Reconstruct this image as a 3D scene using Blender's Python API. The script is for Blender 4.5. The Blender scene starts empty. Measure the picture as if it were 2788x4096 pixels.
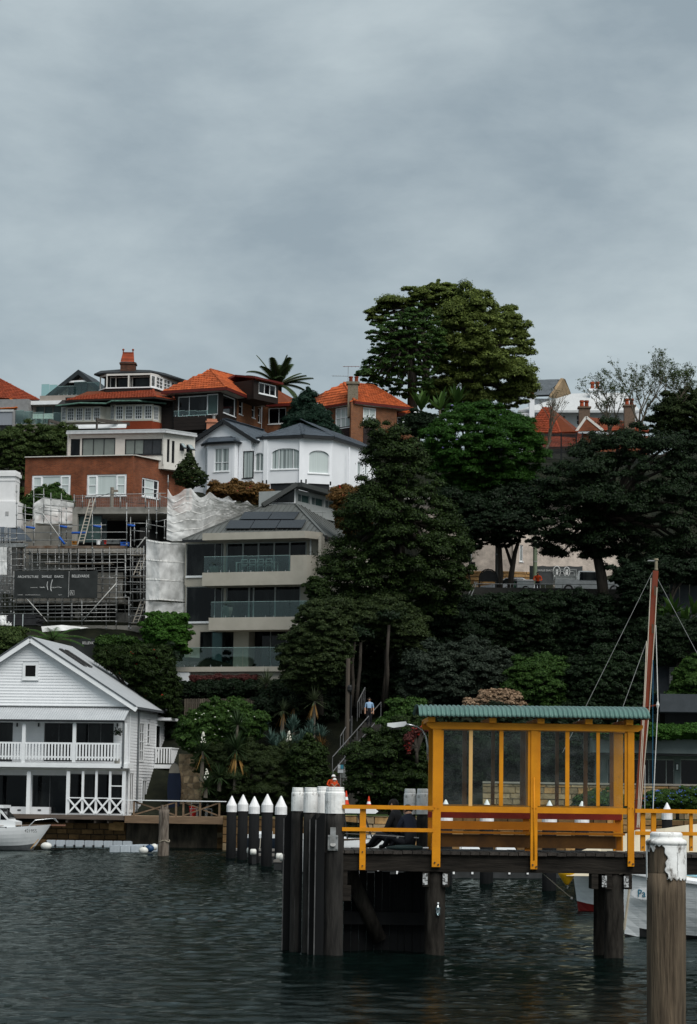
import bpy, math, random
import numpy as np
from mathutils import Vector, Matrix
random.seed(7); rng = np.random.default_rng(11)
SC = bpy.context.scene
COL = SC.collection
# ------------------------------------------------------------------ camera
F, CX, CY = 9874.0, 1394.0, 2048.0          # photograph pixels
EYE = Vector((0, 0, 3.06))
TILT, ROLL = math.atan2(3190 - 2048, F), math.radians(0.8)
RM = Matrix.Rotation(math.pi / 2 + TILT, 3, 'X') @ Matrix.Rotation(ROLL, 3, 'Z')
cd = bpy.data.cameras.new('camera'); cam = bpy.data.objects.new('camera', cd); COL.objects.link(cam)
cam.matrix_world = Matrix.Translation(EYE) @ RM.to_4x4()
cd.sensor_fit = 'HORIZONTAL'; cd.sensor_width = 24.0; cd.lens = 85.0; cd.clip_start = 0.5; cd.clip_end = 3000
SC.camera = cam
SC.render.resolution_x, SC.render.resolution_y = 697, 1024
# ------------------------------------------------------------------ sky, sun, exposure
SUN_EL, SUN_AZ = math.radians(52), math.radians(146)   # azimuth clockwise from +Y (behind the camera)
w = bpy.data.worlds.new('World'); SC.world = w; w.use_nodes = True
nt = w.node_tree; nt.nodes.clear(); N = nt.nodes.new; L = nt.links.new
sky = N('ShaderNodeTexSky'); sky.sky_type = 'NISHITA'; sky.sun_disc = False
sky.sun_elevation = SUN_EL; sky.sun_rotation = SUN_AZ
sky.air_density = 1.0; sky.dust_density = 2.0
tc = N('ShaderNodeTexCoord'); mp = N('ShaderNodeMapping'); mp.inputs['Scale'].default_value = (1.0, 1.0, 2.2)
mp.inputs['Location'].default_value = (0.3, 0.1, 0.35)
n1 = N('ShaderNodeTexNoise'); n1.inputs['Scale'].default_value = 6.4; n1.inputs['Detail'].default_value = 7; n1.inputs['Roughness'].default_value = 0.56
n1.inputs['Distortion'].default_value = 0.12
rp = N('ShaderNodeValToRGB'); e = rp.color_ramp.elements
e[0].position = 0.365; e[0].color = (1.52, 1.85, 2.03, 1); e[1].position = 0.66; e[1].color = (2.56, 2.93, 3.04, 1)
sc_ = N('ShaderNodeVectorMath'); sc_.operation = 'SCALE'; sc_.inputs['Scale'].default_value = 1.0
mx = N('ShaderNodeMix'); mx.data_type = 'RGBA'; mx.inputs['Factor'].default_value = 0.93
bg = N('ShaderNodeBackground'); bg.inputs['Strength'].default_value = 0.085
ow = N('ShaderNodeOutputWorld')
L(tc.outputs['Generated'], mp.inputs['Vector']); L(mp.outputs[0], n1.inputs['Vector']); L(n1.outputs['Fac'], rp.inputs['Fac'])
L(rp.outputs['Color'], sc_.inputs[0]); L(sky.outputs[0], mx.inputs[6]); L(sc_.outputs[0], mx.inputs[7])
L(mx.outputs[2], bg.inputs['Color']); L(bg.outputs[0], ow.inputs[0])
sl = bpy.data.lights.new('sun', 'SUN'); sl.energy = 1.5; sl.angle = math.radians(50); sl.color = (1.0, 0.97, 0.93)
so = bpy.data.objects.new('sun', sl); COL.objects.link(so)
sd = Vector((math.sin(SUN_AZ) * math.cos(SUN_EL), math.cos(SUN_AZ) * math.cos(SUN_EL), math.sin(SUN_EL)))
so.rotation_euler = sd.to_track_quat('Z', 'Y').to_euler()
SC.view_settings.view_transform = 'Standard'; SC.view_settings.look = 'None'
SC.view_settings.gamma = 1.0; SC.view_settings.use_curve_mapping = False
SC.view_settings.exposure = 1.2
SC.cycles.max_bounces = 6; SC.cycles.transparent_max_bounces = 16; SC.cycles.use_denoising = True
SC.cycles.diffuse_bounces = 3; SC.cycles.glossy_bounces = 3; SC.cycles.sample_clamp_indirect = 6

# ------------------------------------------------------------------ helpers
def ray(px, py): return RM @ Vector(((px - CX) / F, (CY - py) / F, -1))
def at(px, py, d):                       # the point at depth d (metres) seen at a photograph pixel
    r = ray(px, py); return EYE + r * (d / r.y)
def atz(px, py, z):                      # the point at height z seen at a pixel
    r = ray(px, py); return EYE + r * ((z - EYE.z) / r.z)
V = Vector
W = {}                                   # world matrices
I4 = Matrix.Identity(4)
def T(p): return Matrix.Translation(p)
class MB:
    def __init__(s): s.v = []; s.f = []; s.mi = []
    def _f(s, *idx, m=0): s.f.append(idx); s.mi.append(m)
    def quad(s, a, b, c, d, m=0):
        n = len(s.v); s.v += [tuple(a), tuple(b), tuple(c), tuple(d)]; s._f(n, n+1, n+2, n+3, m=m); return s
    def box(s, x0, x1, y0, y1, z0, z1, m=0):
        n = len(s.v)
        s.v += [(x0,y0,z0),(x1,y0,z0),(x1,y1,z0),(x0,y1,z0),(x0,y0,z1),(x1,y0,z1),(x1,y1,z1),(x0,y1,z1)]
        for q in ((0,3,2,1),(4,5,6,7),(0,1,5,4),(1,2,6,5),(2,3,7,6),(3,0,4,7)): s._f(*[n+i for i in q], m=m)
        return s
    def poly(s, pts, ext, m=0):          # planar polygon extruded by ext
        n = len(s.v); k = len(pts); ext = V(ext)
        s.v += [tuple(p) for p in pts] + [tuple(V(p) + ext) for p in pts]
        s._f(*range(n, n+k), m=m); s._f(*reversed(range(n+k, n+2*k)), m=m)
        for i in range(k):
            j = (i+1) % k; s._f(n+i, n+k+i, n+k+j, n+j, m=m)
        return s
    def tube(s, pts, r, n=6, m=0, cap=True):
        pts = [V(p) for p in pts]; rs = r if isinstance(r, (list, tuple)) else [r] * len(pts)
        base = len(s.v); k = len(pts); ref = None
        for i, p in enumerate(pts):
            t = (pts[min(i+1, k-1)] - pts[max(i-1, 0)])
            t = t.normalized() if t.length > 1e-9 else V((0,0,1))
            if ref is None: ref = V((1,0,0)) if abs(t.x) < .8 else V((0,1,0))
            a = t.cross(ref); a = a.normalized() if a.length > 1e-6 else t.orthogonal().normalized()
            b = t.cross(a); ref = -b if False else ref
            for j in range(n):
                c = 2*math.pi*j/n; q = p + a*(math.cos(c)*rs[i]) + b*(math.sin(c)*rs[i]); s.v.append((q.x,q.y,q.z))
        for i in range(k-1):
            for j in range(n):
                j2 = (j+1) % n; s._f(base+i*n+j, base+i*n+j2, base+(i+1)*n+j2, base+(i+1)*n+j, m=m)
        if cap:
            s._f(*[base+j for j in reversed(range(n))], m=m); s._f(*[base+(k-1)*n+j for j in range(n)], m=m)
        return s
    def bar(s, a, b, w, h, up=(0,0,1), m=0):      # rectangular section between two points
        a, b, up = V(a), V(b), V(up); t = (b-a).normalized()
        x = t.cross(up); x = x.normalized() if x.length > 1e-5 else t.orthogonal().normalized(); y = x.cross(t)
        x *= w/2; y *= h/2; n = len(s.v)
        for p in (a, b):
            for q in (-x-y, x-y, x+y, -x+y): s.v.append(tuple(p+q))
        for q in ((0,1,2,3),(7,6,5,4),(0,4,5,1),(1,5,6,2),(2,6,7,3),(3,7,4,0)): s._f(*[n+i for i in q], m=m)
        return s
    def lathe(s, c, prof, n=12, m=0, ax=None):
        base = len(s.v); c = V(c)
        for r, z in prof:
            for j in range(n):
                a = 2*math.pi*j/n; s.v.append((c.x+r*math.cos(a), c.y+r*math.sin(a), c.z+z))
        for i in range(len(prof)-1):
            for j in range(n):
                j2 = (j+1) % n; s._f(base+i*n+j, base+i*n+j2, base+(i+1)*n+j2, base+(i+1)*n+j, m=m)
        s._f(*[base+j for j in reversed(range(n))], m=m); s._f(*[base+(len(prof)-1)*n+j for j in range(n)], m=m)
        return s
    def mesh(s, name):
        me = bpy.data.meshes.new(name); me.from_pydata(s.v, [], s.f); return me
def npmesh(name, verts, faces):           # numpy: all quads or all tris
    me = bpy.data.meshes.new(name); nv, nf, k = len(verts), len(faces), faces.shape[1]
    me.vertices.add(nv); me.vertices.foreach_set('co', np.asarray(verts, np.float32).ravel())
    me.loops.add(nf*k); me.loops.foreach_set('vertex_index', np.asarray(faces, np.int32).ravel())
    me.polygons.add(nf); me.polygons.foreach_set('loop_start', np.arange(nf, dtype=np.int32)*k)
    me.update(calc_edges=True); return me
def place(o, parent, M):
    COL.objects.link(o); W[o] = M
    if parent is not None: o.parent = parent; o.matrix_basis = W[parent].inverted() @ M
    else: o.matrix_basis = M
    return o
def add(name, mb, mat, parent=None, M=None, smooth=False, label=None, kind=None):
    me = mb.mesh(name) if isinstance(mb, MB) else mb
    if isinstance(mat, (list, tuple)):
        if not me.materials:
            for q in mat: me.materials.append(q)
            if isinstance(mb, MB): me.polygons.foreach_set('material_index', mb.mi)
    elif mat is not None and not me.materials: me.materials.append(mat)
    if smooth: me.polygons.foreach_set('use_smooth', [True]*len(me.polygons))
    o = bpy.data.objects.new(name, me)
    if M is None: M = W[parent] if parent is not None else I4
    place(o, parent, M)
    if label: o['label'] = label
    if kind: o['kind'] = kind
    return o
def tag(o, label, cat, group=None, kind=None):
    o['label'] = label; o['category'] = cat
    if group: o['group'] = group
    if kind: o['kind'] = kind
    return o
def thing(name, label, cat, M=None, group=None):
    o = bpy.data.objects.new(name, None); o.empty_display_size = .2
    place(o, None, M if M is not None else I4.copy()); return tag(o, label, cat, group)
def yawM(p, yaw): return T(p) @ Matrix.Rotation(yaw, 4, 'Z')
class Fr:                                 # a facade plane: x along it, y into the building, z up
    def __init__(s, P0, ax, base=None):
        s.o = P0.copy(); s.o.z = P0.z if base is None else base
        ax = V((ax.x, ax.y, 0)).normalized(); s.x = ax; s.y = V((-ax.y, ax.x, 0))
        s.M = yawM(s.o, math.atan2(ax.y, ax.x)); s.Mi = s.M.inverted()
    @staticmethod
    def yaw(px, py, d, deg, base=None):   # positive deg: the right end comes nearer
        a = math.radians(deg); return Fr(at(px, py, d), V((math.cos(a), -math.sin(a), 0)), base)
    @staticmethod
    def hline(p0, d, p1, base=None):      # through two pixels of a level line
        P0 = at(p0[0], p0[1], d); P1 = atz(p1[0], p1[1], P0.z); return Fr(P0, P1 - P0, base)
    @staticmethod
    def pts(P0, P1, base=None): return Fr(P0, P1 - P0, base)
    def P(s, px, py, off=0.0):            # local point of a pixel on the plane pushed back by off
        r = ray(px, py); k = (off - (EYE - s.o).dot(s.y)) / r.dot(s.y); return s.Mi @ (EYE + r * k)
    def w(s, px, py, off=0.0): return s.M @ s.P(px, py, off)
    def rect(s, x0, y0, x1, y1, off=0.0):
        a = s.P(x0, y0, off); b = s.P(x1, y1, off); return a.x, b.x, b.z, a.z     # u0,u1,v0,v1
# ------------------------------------------------------------------ materials
_M = {}
def _principled(name):
    m = bpy.data.materials.new(name); m.use_nodes = True; t = m.node_tree
    return m, t, t.nodes['Principled BSDF']
def mat(name, c, c2=None, rough=.6, scale=3.0, bump=0.0, bscale=None, spec=.22, metal=0.0, stretch=(1,1,1), detail=6, lo=.35, hi=.68, per=0.0, stain=None, coat=0):
    if name in _M: return _M[name]
    m, t, p = _principled(name); N, L = t.nodes.new, t.links.new
    p.inputs['Roughness'].default_value = rough; p.inputs['Specular IOR Level'].default_value = spec; p.inputs['Metallic'].default_value = metal
    p.inputs['Coat Weight'].default_value = coat
    c2 = c2 or tuple(x*.78 for x in c)
    tc = N('ShaderNodeTexCoord'); mp = N('ShaderNodeMapping'); mp.inputs['Scale'].default_value = stretch
    L(tc.outputs['Object'], mp.inputs[0])
    nz = N('ShaderNodeTexNoise'); nz.inputs['Scale'].default_value = scale; nz.inputs['Detail'].default_value = detail; nz.inputs['Roughness'].default_value = .62
    L(mp.outputs[0], nz.inputs['Vector'])
    r = N('ShaderNodeValToRGB'); e = r.color_ramp.elements
    e[0].position = lo; e[0].color = (*c2, 1); e[1].position = hi; e[1].color = (*c, 1); L(nz.outputs['Fac'], r.inputs[0])
    col = r.outputs['Color']
    if stain:                             # dirt with a shape of its own: (colour, scale, threshold, stretch)
        sc, ss, th, st = stain
        mp2 = N('ShaderNodeMapping'); mp2.inputs['Scale'].default_value = st; L(tc.outputs['Object'], mp2.inputs[0])
        n2 = N('ShaderNodeTexNoise'); n2.inputs['Scale'].default_value = ss; n2.inputs['Detail'].default_value = 7; n2.inputs['Roughness'].default_value = .7
        L(mp2.outputs[0], n2.inputs['Vector'])
        r2 = N('ShaderNodeValToRGB'); r2.color_ramp.elements[0].position = th; r2.color_ramp.elements[1].position = th+.1
        L(n2.outputs['Fac'], r2.inputs[0])
        mxx = N('ShaderNodeMix'); mxx.data_type = 'RGBA'; L(r2.outputs['Color'], mxx.inputs['Factor'])
        L(col, mxx.inputs[6]); mxx.inputs[7].default_value = (*sc, 1); col = mxx.outputs[2]
    if per:
        oi = N('ShaderNodeObjectInfo'); h = N('ShaderNodeHueSaturation')
        mr = N('ShaderNodeMapRange'); mr.inputs['To Min'].default_value = 1-per; mr.inputs['To Max'].default_value = 1+per
        L(oi.outputs['Random'], mr.inputs[0]); L(mr.outputs[0], h.inputs['Value']); L(col, h.inputs['Color']); col = h.outputs[0]
    L(col, p.inputs['Base Color'])
    if bump:
        nb = N('ShaderNodeTexNoise'); nb.inputs['Scale'].default_value = bscale or scale*4; nb.inputs['Detail'].default_value = 5; L(mp.outputs[0], nb.inputs['Vector'])
        b = N('ShaderNodeBump'); b.inputs['Strength'].default_value = bump; b.inputs['Distance'].default_value = .03; L(nb.outputs['Fac'], b.inputs['Height']); L(b.outputs[0], p.inputs['Normal'])
    _M[name] = m; return m
def brickmat(name, c1, c2, mort, sx=.24, sy=.075, ms=.012, bump=.3, stain=None):
    if name in _M: return _M[name]
    m, t, p = _principled(name); N, L = t.nodes.new, t.links.new
    p.inputs['Roughness'].default_value = .8; p.inputs['Specular IOR Level'].default_value = .2
    tc = N('ShaderNodeTexCoord'); sp = N('ShaderNodeSeparateXYZ'); L(tc.outputs['Object'], sp.inputs[0])
    ad = N('ShaderNodeMath'); L(sp.outputs[0], ad.inputs[0]); L(sp.outputs[1], ad.inputs[1])
    cb = N('ShaderNodeCombineXYZ'); L(ad.outputs[0], cb.inputs[0]); L(sp.outputs[2], cb.inputs[1])
    br = N('ShaderNodeTexBrick'); br.inputs['Scale'].default_value = 1.0; br.inputs['Brick Width'].default_value = sx; br.inputs['Row Height'].default_value = sy
    br.inputs['Mortar Size'].default_value = ms; br.inputs['Color1'].default_value = (*c1,1); br.inputs['Color2'].default_value = (*c2,1); br.inputs['Mortar'].default_value = (*mort,1)
    br.inputs['Bias'].default_value = -.1
    L(cb.outputs[0], br.inputs['Vector'])
    nz = N('ShaderNodeTexNoise'); nz.inputs['Scale'].default_value = .9; nz.inputs['Detail'].default_value = 7; nz.inputs['Roughness'].default_value = .7; L(tc.outputs['Object'], nz.inputs['Vector'])
    mr = N('ShaderNodeMapRange'); mr.inputs['From Min'].default_value = .3; mr.inputs['From Max'].default_value = .7; mr.inputs['To Min'].default_value = .48; mr.inputs['To Max'].default_value = 1.2
    L(nz.outputs['Fac'], mr.inputs[0]); h = N('ShaderNodeHueSaturation'); L(br.outputs['Color'], h.inputs['Color']); L(mr.outputs[0], h.inputs['Value'])
    L(h.outputs[0], p.inputs['Base Color'])
    b = N('ShaderNodeBump'); b.inputs['Strength'].default_value = bump; b.inputs['Distance'].default_value = .012; b.invert = True
    L(br.outputs['Fac'], b.inputs['Height']); L(b.outputs[0], p.inputs['Normal'])
    _M[name] = m; return m
def glassmat(name, tint=(.8,.93,.9), refl=.12, rough=.02, dirt=0.0, ior=1.45):
    if name in _M: return _M[name]
    m = bpy.data.materials.new(name); m.use_nodes = True; t = m.node_tree; t.nodes.clear(); N, L = t.nodes.new, t.links.new
    tr = N('ShaderNodeBsdfTransparent'); tr.inputs[0].default_value = (*tint,1)
    gs = N('ShaderNodeBsdfGlossy'); gs.inputs['Roughness'].default_value = rough; gs.inputs[0].default_value = (.9,.95,.95,1)
    lw = N('ShaderNodeFresnel'); lw.inputs['IOR'].default_value = ior
    a = N('ShaderNodeMath'); a.operation = 'MAXIMUM'; a.inputs[1].default_value = refl; L(lw.outputs[0], a.inputs[0])
    mx = N('ShaderNodeMixShader'); L(a.outputs[0], mx.inputs[0]); L(tr.outputs[0], mx.inputs[1]); L(gs.outputs[0], mx.inputs[2])
    o = N('ShaderNodeOutputMaterial'); out = mx.outputs[0]
    if dirt:                               # salt and dust film in blotches
        df = N('ShaderNodeBsdfDiffuse'); df.inputs[0].default_value = (.42,.46,.46,1)
        tc = N('ShaderNodeTexCoord'); nz = N('ShaderNodeTexNoise'); nz.inputs['Scale'].default_value = 2.6; nz.inputs['Detail'].default_value = 8; nz.inputs['Roughness'].default_value = .65; nz.inputs['Distortion'].default_value = .8
        L(tc.outputs['Object'], nz.inputs['Vector'])
        mr = N('ShaderNodeMapRange'); mr.inputs['From Min'].default_value = .42; mr.inputs['From Max'].default_value = .78; mr.inputs['To Min'].default_value = 0.0; mr.inputs['To Max'].default_value = dirt
        L(nz.outputs['Fac'], mr.inputs[0]); m2 = N('ShaderNodeMixShader'); L(mr.outputs[0], m2.inputs[0]); L(out, m2.inputs[1]); L(df.outputs[0], m2.inputs[2]); out = m2.outputs[0]
    L(out, o.inputs[0]); _M[name] = m; return m
def leafmat(name, c1, c2, rough=.55, trans=.25):
    if name in _M: return _M[name]
    m, t, p = _principled(name); N, L = t.nodes.new, t.links.new
    p.inputs['Roughness'].default_value = rough; p.inputs['Specular IOR Level'].default_value = .12
    g = N('ShaderNodeNewGeometry'); nz = N('ShaderNodeTexNoise'); nz.inputs['Scale'].default_value = .55; nz.inputs['Detail'].default_value = 3
    tc = N('ShaderNodeTexCoord'); L(tc.outputs['Object'], nz.inputs['Vector'])
    pw = N('ShaderNodeMath'); pw.operation = 'POWER'; pw.inputs[1].default_value = 2.0; L(g.outputs['Random Per Island'], pw.inputs[0])
    a = N('ShaderNodeMath'); a.operation = 'MULTIPLY_ADD'; a.inputs[1].default_value = .7; L(pw.outputs[0], a.inputs[0])
    b = N('ShaderNodeMath'); b.operation = 'MULTIPLY'; b.inputs[1].default_value = .42; L(nz.outputs['Fac'], b.inputs[0]); L(b.outputs[0], a.inputs[2])
    mx = N('ShaderNodeMix'); mx.data_type = 'RGBA'; mx.inputs[6].default_value = (*c1,1); mx.inputs[7].default_value = (*c2,1); L(a.outputs[0], mx.inputs['Factor'])
    L(mx.outputs[2], p.inputs['Base Color'])
    tl = N('ShaderNodeBsdfTranslucent'); L(mx.outputs[2], tl.inputs[0]); ms = N('ShaderNodeMixShader'); ms.inputs[0].default_value = trans
    L(p.outputs[0], ms.inputs[1]); L(tl.outputs[0], ms.inputs[2]); L(ms.outputs[0], t.nodes['Material Output'].inputs[0])
    _M[name] = m; return m
WHITE = mat('white_paint', (.80,.82,.83), (.70,.72,.73), rough=.5, scale=1.2, stain=((.45,.45,.42), .9, .70, (1,1,.35)))
OFFW = mat('offwhite_paint', (.62,.61,.57), (.54,.53,.49), rough=.55, scale=1.5)
GLASS = mat('dark_window_glass', (.022,.025,.025), (.002,.003,.004), rough=.04, spec=.22, scale=.8, detail=3, lo=.46, hi=.72, stretch=(1.6,1,.5))
GREENG = mat('green_tinted_glass', (.05,.085,.08), (.03,.055,.052), rough=.08, scale=.7)
BLIND = mat('pale_blind', (.52,.58,.57), (.44,.50,.49), rough=.35, scale=.5, stretch=(30,1,.2), coat=.3)
DARKFR = mat('dark_frame', (.02,.022,.024), rough=.4)
CLEARG = glassmat('balustrade_glass', (.68,.82,.80), .05)
STEEL = mat('galvanised_steel', (.36,.37,.37), (.20,.20,.19), rough=.45, metal=.55, scale=6)
CHROME = mat('bright_steel', (.6,.62,.63), rough=.25, metal=.8)
BLACK = mat('black_rubber', (.010,.011,.012), (.018,.019,.02), rough=.6)
# ------------------------------------------------------------------ water
def spaced(lo, a, b, hi, step, k):
    mid = np.arange(a, b + 1e-6, step); l = -np.geomspace(1, max(a-lo, 1.01), k)[::-1] + 1 + a; h = np.geomspace(1, max(hi-b, 1.01), k) - 1 + b
    return np.unique(np.concatenate([l[:-1], mid, h[1:]]))
xs = spaced(-900, -15, 15, 900, .125, 14); ys = spaced(-400, 22, 142, 147.8, .13, 10)
X, Y = np.meshgrid(xs, ys, indexing='ij'); Z = np.zeros_like(X); wr = np.random.default_rng(5)
for i in range(46):
    lam = .36 * (4.2 ** wr.random()); th = math.radians(wr.normal(80, 34)); k = 2*math.pi/lam
    amp = .0030 * lam ** .5 * wr.uniform(.5, 1.2); ph = wr.uniform(0, 6.28)
    q = k*(X*math.cos(th) + Y*math.sin(th)) + ph + .6*np.sin(.37*X+.21*Y+i)
    Z += amp*(np.sin(q) + .28*np.sin(2*q+.6))
patch = .95 - .03*X + .30*np.sin(.11*X+.05*Y+1)*np.sin(.07*Y-.09*X+.4) + .22*np.sin(.31*X+.13*Y)
Z *= np.clip(patch, .4, 1.7)
Z *= np.clip((18-np.abs(X))/3, 0, 1)*np.clip((Y-21)/3, 0, 1)*np.clip((143-Y)/3, 0, 1)
nx, ny = X.shape; ii = np.arange(nx*ny).reshape(nx, ny)
fc = np.stack([ii[:-1,:-1], ii[1:,:-1], ii[1:,1:], ii[:-1,1:]], -1).reshape(-1, 4)
me = npmesh('water', np.stack([X, Y, Z], -1).reshape(-1, 3), fc); me.polygons.foreach_set('use_smooth', [True]*len(me.polygons))
m = bpy.data.materials.new('harbour_water'); m.use_nodes = True; t = m.node_tree; t.nodes.clear(); N, L = t.nodes.new, t.links.new
df = N('ShaderNodeBsdfDiffuse'); df.inputs[0].default_value = (.003,.0075,.0065,1)
gs = N('ShaderNodeBsdfGlossy'); gs.inputs[0].default_value = (.39,.435,.425,1); gs.inputs['Roughness'].default_value = .03
fr = N('ShaderNodeFresnel'); fr.inputs['IOR'].default_value = 1.33
tc = N('ShaderNodeTexCoord'); mp = N('ShaderNodeMapping'); mp.inputs['Scale'].default_value = (1,1.7,1); L(tc.outputs['Object'], mp.inputs[0])
nz = N('ShaderNodeTexNoise'); nz.inputs['Scale'].default_value = 7; nz.inputs['Detail'].default_value = 4; nz.inputs['Roughness'].default_value = .6; L(mp.outputs[0], nz.inputs['Vector'])
b = N('ShaderNodeBump'); b.inputs['Strength'].default_value = .3; b.inputs['Distance'].default_value = .03; L(nz.outputs['Fac'], b.inputs['Height'])
L(b.outputs[0], gs.inputs['Normal']); L(b.outputs[0], fr.inputs['Normal'])
ms = N('ShaderNodeMixShader'); L(fr.outputs[0], ms.inputs[0]); L(df.outputs[0], ms.inputs[1]); L(gs.outputs[0], ms.inputs[2]); om = N('ShaderNodeOutputMaterial'); L(ms.outputs[0], om.inputs[0])
add('water', me, m, kind='structure')
# ------------------------------------------------------------------ ground
PY = [100, 137.9, 138.0, 147, 152, 162, 168, 172, 180, 188, 200, 215, 260, 900]
PZ = [-3, -3, -3.0, 1.5, 3.0, 10.5, 14.0, 17.0, 23.5, 26.3, 31.5, 33.5, 34.5, 34.5]
def gz(x, y):                             # ground height
    z = float(np.interp(y, PY, PZ))
    if y < 148.5: z = -3.0 if y < 147.6 else 1.45
    k = min(max((x-3)/4, 0), 1)           # on the right a level shelf carries the road
    if k > 0:
        zr = float(np.interp(y, [147, 150, 157, 170, 171, 181, 184, 185.5, 200, 215, 900], [1.5, 2.2, 8, 15.5, 17.3, 17.5, 17.5, 19, 30, 33.5, 34.5])) if y >= 148.5 else z
        z = z*(1-k) + zr*k
    return z
gx = np.concatenate([np.linspace(-900, -60, 8), np.arange(-50, 51, 1.5), np.linspace(60, 900, 8)])
gy = np.concatenate([[138, 147.4, 147.7], np.arange(148.5, 216, 1.0), np.linspace(217, 300, 16), np.linspace(350, 900, 6)])
GX, GY = np.meshgrid(gx, gy, indexing='ij'); GZ = np.vectorize(gz)(GX, GY) + np.where(GY > 149, .25*np.sin(GX*.9)*np.sin(GY*.8+GX*.2), 0)
GZ = np.where((GX > 5) & (GY > 170) & (GY < 182.5), np.vectorize(gz)(GX, GY) - .03, GZ)
nx, ny = GX.shape; ii = np.arange(nx*ny).reshape(nx, ny)
fc = np.stack([ii[:-1,:-1], ii[1:,:-1], ii[1:,1:], ii[:-1,1:]], -1).reshape(-1, 4)
SOIL = mat('leaf_litter_soil', (.018,.020,.012), (.008,.010,.007), rough=.95, scale=1.1, bump=.6, spec=.1)
me = npmesh('ground', np.stack([GX, GY, GZ], -1).reshape(-1, 3), fc)
add('ground', me, SOIL, kind='structure')
ASPH = mat('asphalt', (.045,.045,.045), (.03,.03,.03), rough=.9, scale=8)
rb = MB().box(5.5, 60, 171.3, 181, 17.25, 17.62)
add('road', rb, ASPH, kind='structure')
kb = MB().box(5.5, 60, 171.0, 171.28, 15.6, 17.70)
add('kerb', kb, mat('kerb_concrete', (.035,.034,.030)), kind='structure')

# foreshore terrace behind the sea walls
LAWN = mat('lawn_grass', (.045,.085,.02), (.025,.05,.012), rough=.9, scale=9, bump=.5)
add('lawn', MB().box(-6.9, -1.2, 141.6, 149, -3, 1.9).box(-1.19, 60, 131.6, 149, -3, 2.1), LAWN, kind='structure')
# ================================================================== ferry wharf, shelter, rails, piles
YEL = mat('yellow_paint', (.64,.25,.005), (.47,.175,.004), rough=.5, scale=1.6, stain=((.16,.075,.02), 5, .66, (1,1,.35)), bump=.12, bscale=30)
YELP = mat('pale_yellow_paint', (.68,.42,.16), (.60,.36,.12), rough=.5, scale=3)
RED = mat('red_board_paint', (.22,.022,.012), (.15,.014,.008), rough=.45, scale=3)
TIMB = mat('dark_wet_timber', (.026,.022,.018), (.007,.006,.005), rough=.75, spec=.1, scale=2.2, stretch=(.5,1,5), bump=.5, bscale=9)
PLANK = mat('deck_plank', (.050,.043,.037), (.016,.014,.012), rough=.8, scale=3, stretch=(4,.6,4), bump=.4, per=.35)
PILE = mat('tidal_pile', (.036,.032,.027), (.008,.007,.006), rough=.85, spec=.1, scale=2.5, stretch=(3,3,.6), bump=.5, stain=((.20,.19,.15), 2.2, .66, (2,2,.5)))
BWT = mat('bare_pile_timber', (.17,.145,.115), (.045,.036,.028), rough=.85, scale=3.0, stretch=(3.5,3.5,.32), bump=.8, bscale=9, lo=.3, hi=.72)
CAPW = mat('white_pile_paint', (.80,.81,.80), (.66,.66,.64), rough=.55, scale=5, bump=.25, bscale=14, stain=((.09,.075,.06), 3.2, .555, (1,1,.7)))
BLKP = mat('black_pile_sleeve', (.006,.0065,.007), (.010,.0105,.011), rough=.8, spec=.06, scale=2, stretch=(2,2,.3))
D0 = 49.0
fw = Fr.yaw(1737, 3404, D0, -1.6); ZD = fw.o.z        # deck front edge; local z = 0 at deck level
R0 = lambda px, py, off=0.: fw.P(px, py, off)
wharf = thing('ferry_wharf', 'dark timber ferry wharf deck on piles carrying the yellow shelter', 'wharf', fw.M)
uL, uR = R0(1300, 3404).x, 6.2
DEPTH = 2.6
n = int((uR-uL)/.19); pk = MB().box(-.088, .088, 0, 1, -.06, 0).mesh('plank')
for i in range(n):
    u = uL + .1 + i*.19; o = add('plank', pk, PLANK, wharf, fw.M @ T((u, -.03-random.random()*.03, -random.random()*.012)) @ Matrix.Diagonal((1, DEPTH+random.random()*.05, 1, 1)))
for a, b, nm in ((uL-.02, 1.9, 'beam'), (1.905, 4.35, 'beam'), (4.355, uR, 'beam')):
    add(nm, MB().box(a, b, .02, .22, -.40, -.065), TIMB, wharf)
add('beam', MB().box(uL, uR, DEPTH-.25, DEPTH-.05, -.40, -.065), TIMB, wharf)
def rough_pile(r, z0, z1, n=14, amp=.03, seed=0, lean=(0,0), cracks=True):
    rr = random.Random(seed); prof = []; k = max(8, int((z1-z0)/.22)); mb = MB(); base = 0
    ph = [rr.uniform(0,6.28) for _ in range(4)]
    rings = []
    for i in range(k+1):
        z = z0 + (z1-z0)*i/k; row = []
        for j in range(n):
            a = 2*math.pi*j/n; q = r*(1 + amp*math.sin(2*a+ph[0]+.6*z) + amp*.7*math.sin(5*a+ph[1]) + amp*.5*math.sin(3*z+ph[2]))
            if cracks and j in (2, n-4): q *= .90
            row.append((q*math.cos(a)+lean[0]*(z-z0), q*math.sin(a)+lean[1]*(z-z0), z))
        rings.append(row)
    for row in rings: mb.v += row
    for i in range(k):
        for j in range(n):
            j2 = (j+1) % n; mb._f(i*n+j, i*n+j2, (i+1)*n+j2, (i+1)*n+j)
    mb._f(*[k*n+j for j in range(n)]); mb._f(*[j for j in reversed(range(n))]); return mb
zw = -ZD - .8                                           # below water in wharf-local z
for i, (px0, px1, off, r) in enumerate(((1303,1374,.35,.18),(1700,1781,.25,.2),(2375,2440,.9,.17),(2418,2494,.22,.19), (2860,2930,.4,.19))):
    u = R0((px0+px1)/2, 3600, off).x
    add('pile', rough_pile(r, zw, -.41 if off < .6 else -.08, seed=i), PILE, wharf, fw.M @ T((u, off, 0)), smooth=True)
for i, u in enumerate((-1.9, -.1)):
    add('pile', rough_pile(.17, zw, -.41, seed=20+i), PILE, wharf, fw.M @ T((u, DEPTH-.3, 0)), smooth=True)
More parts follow.
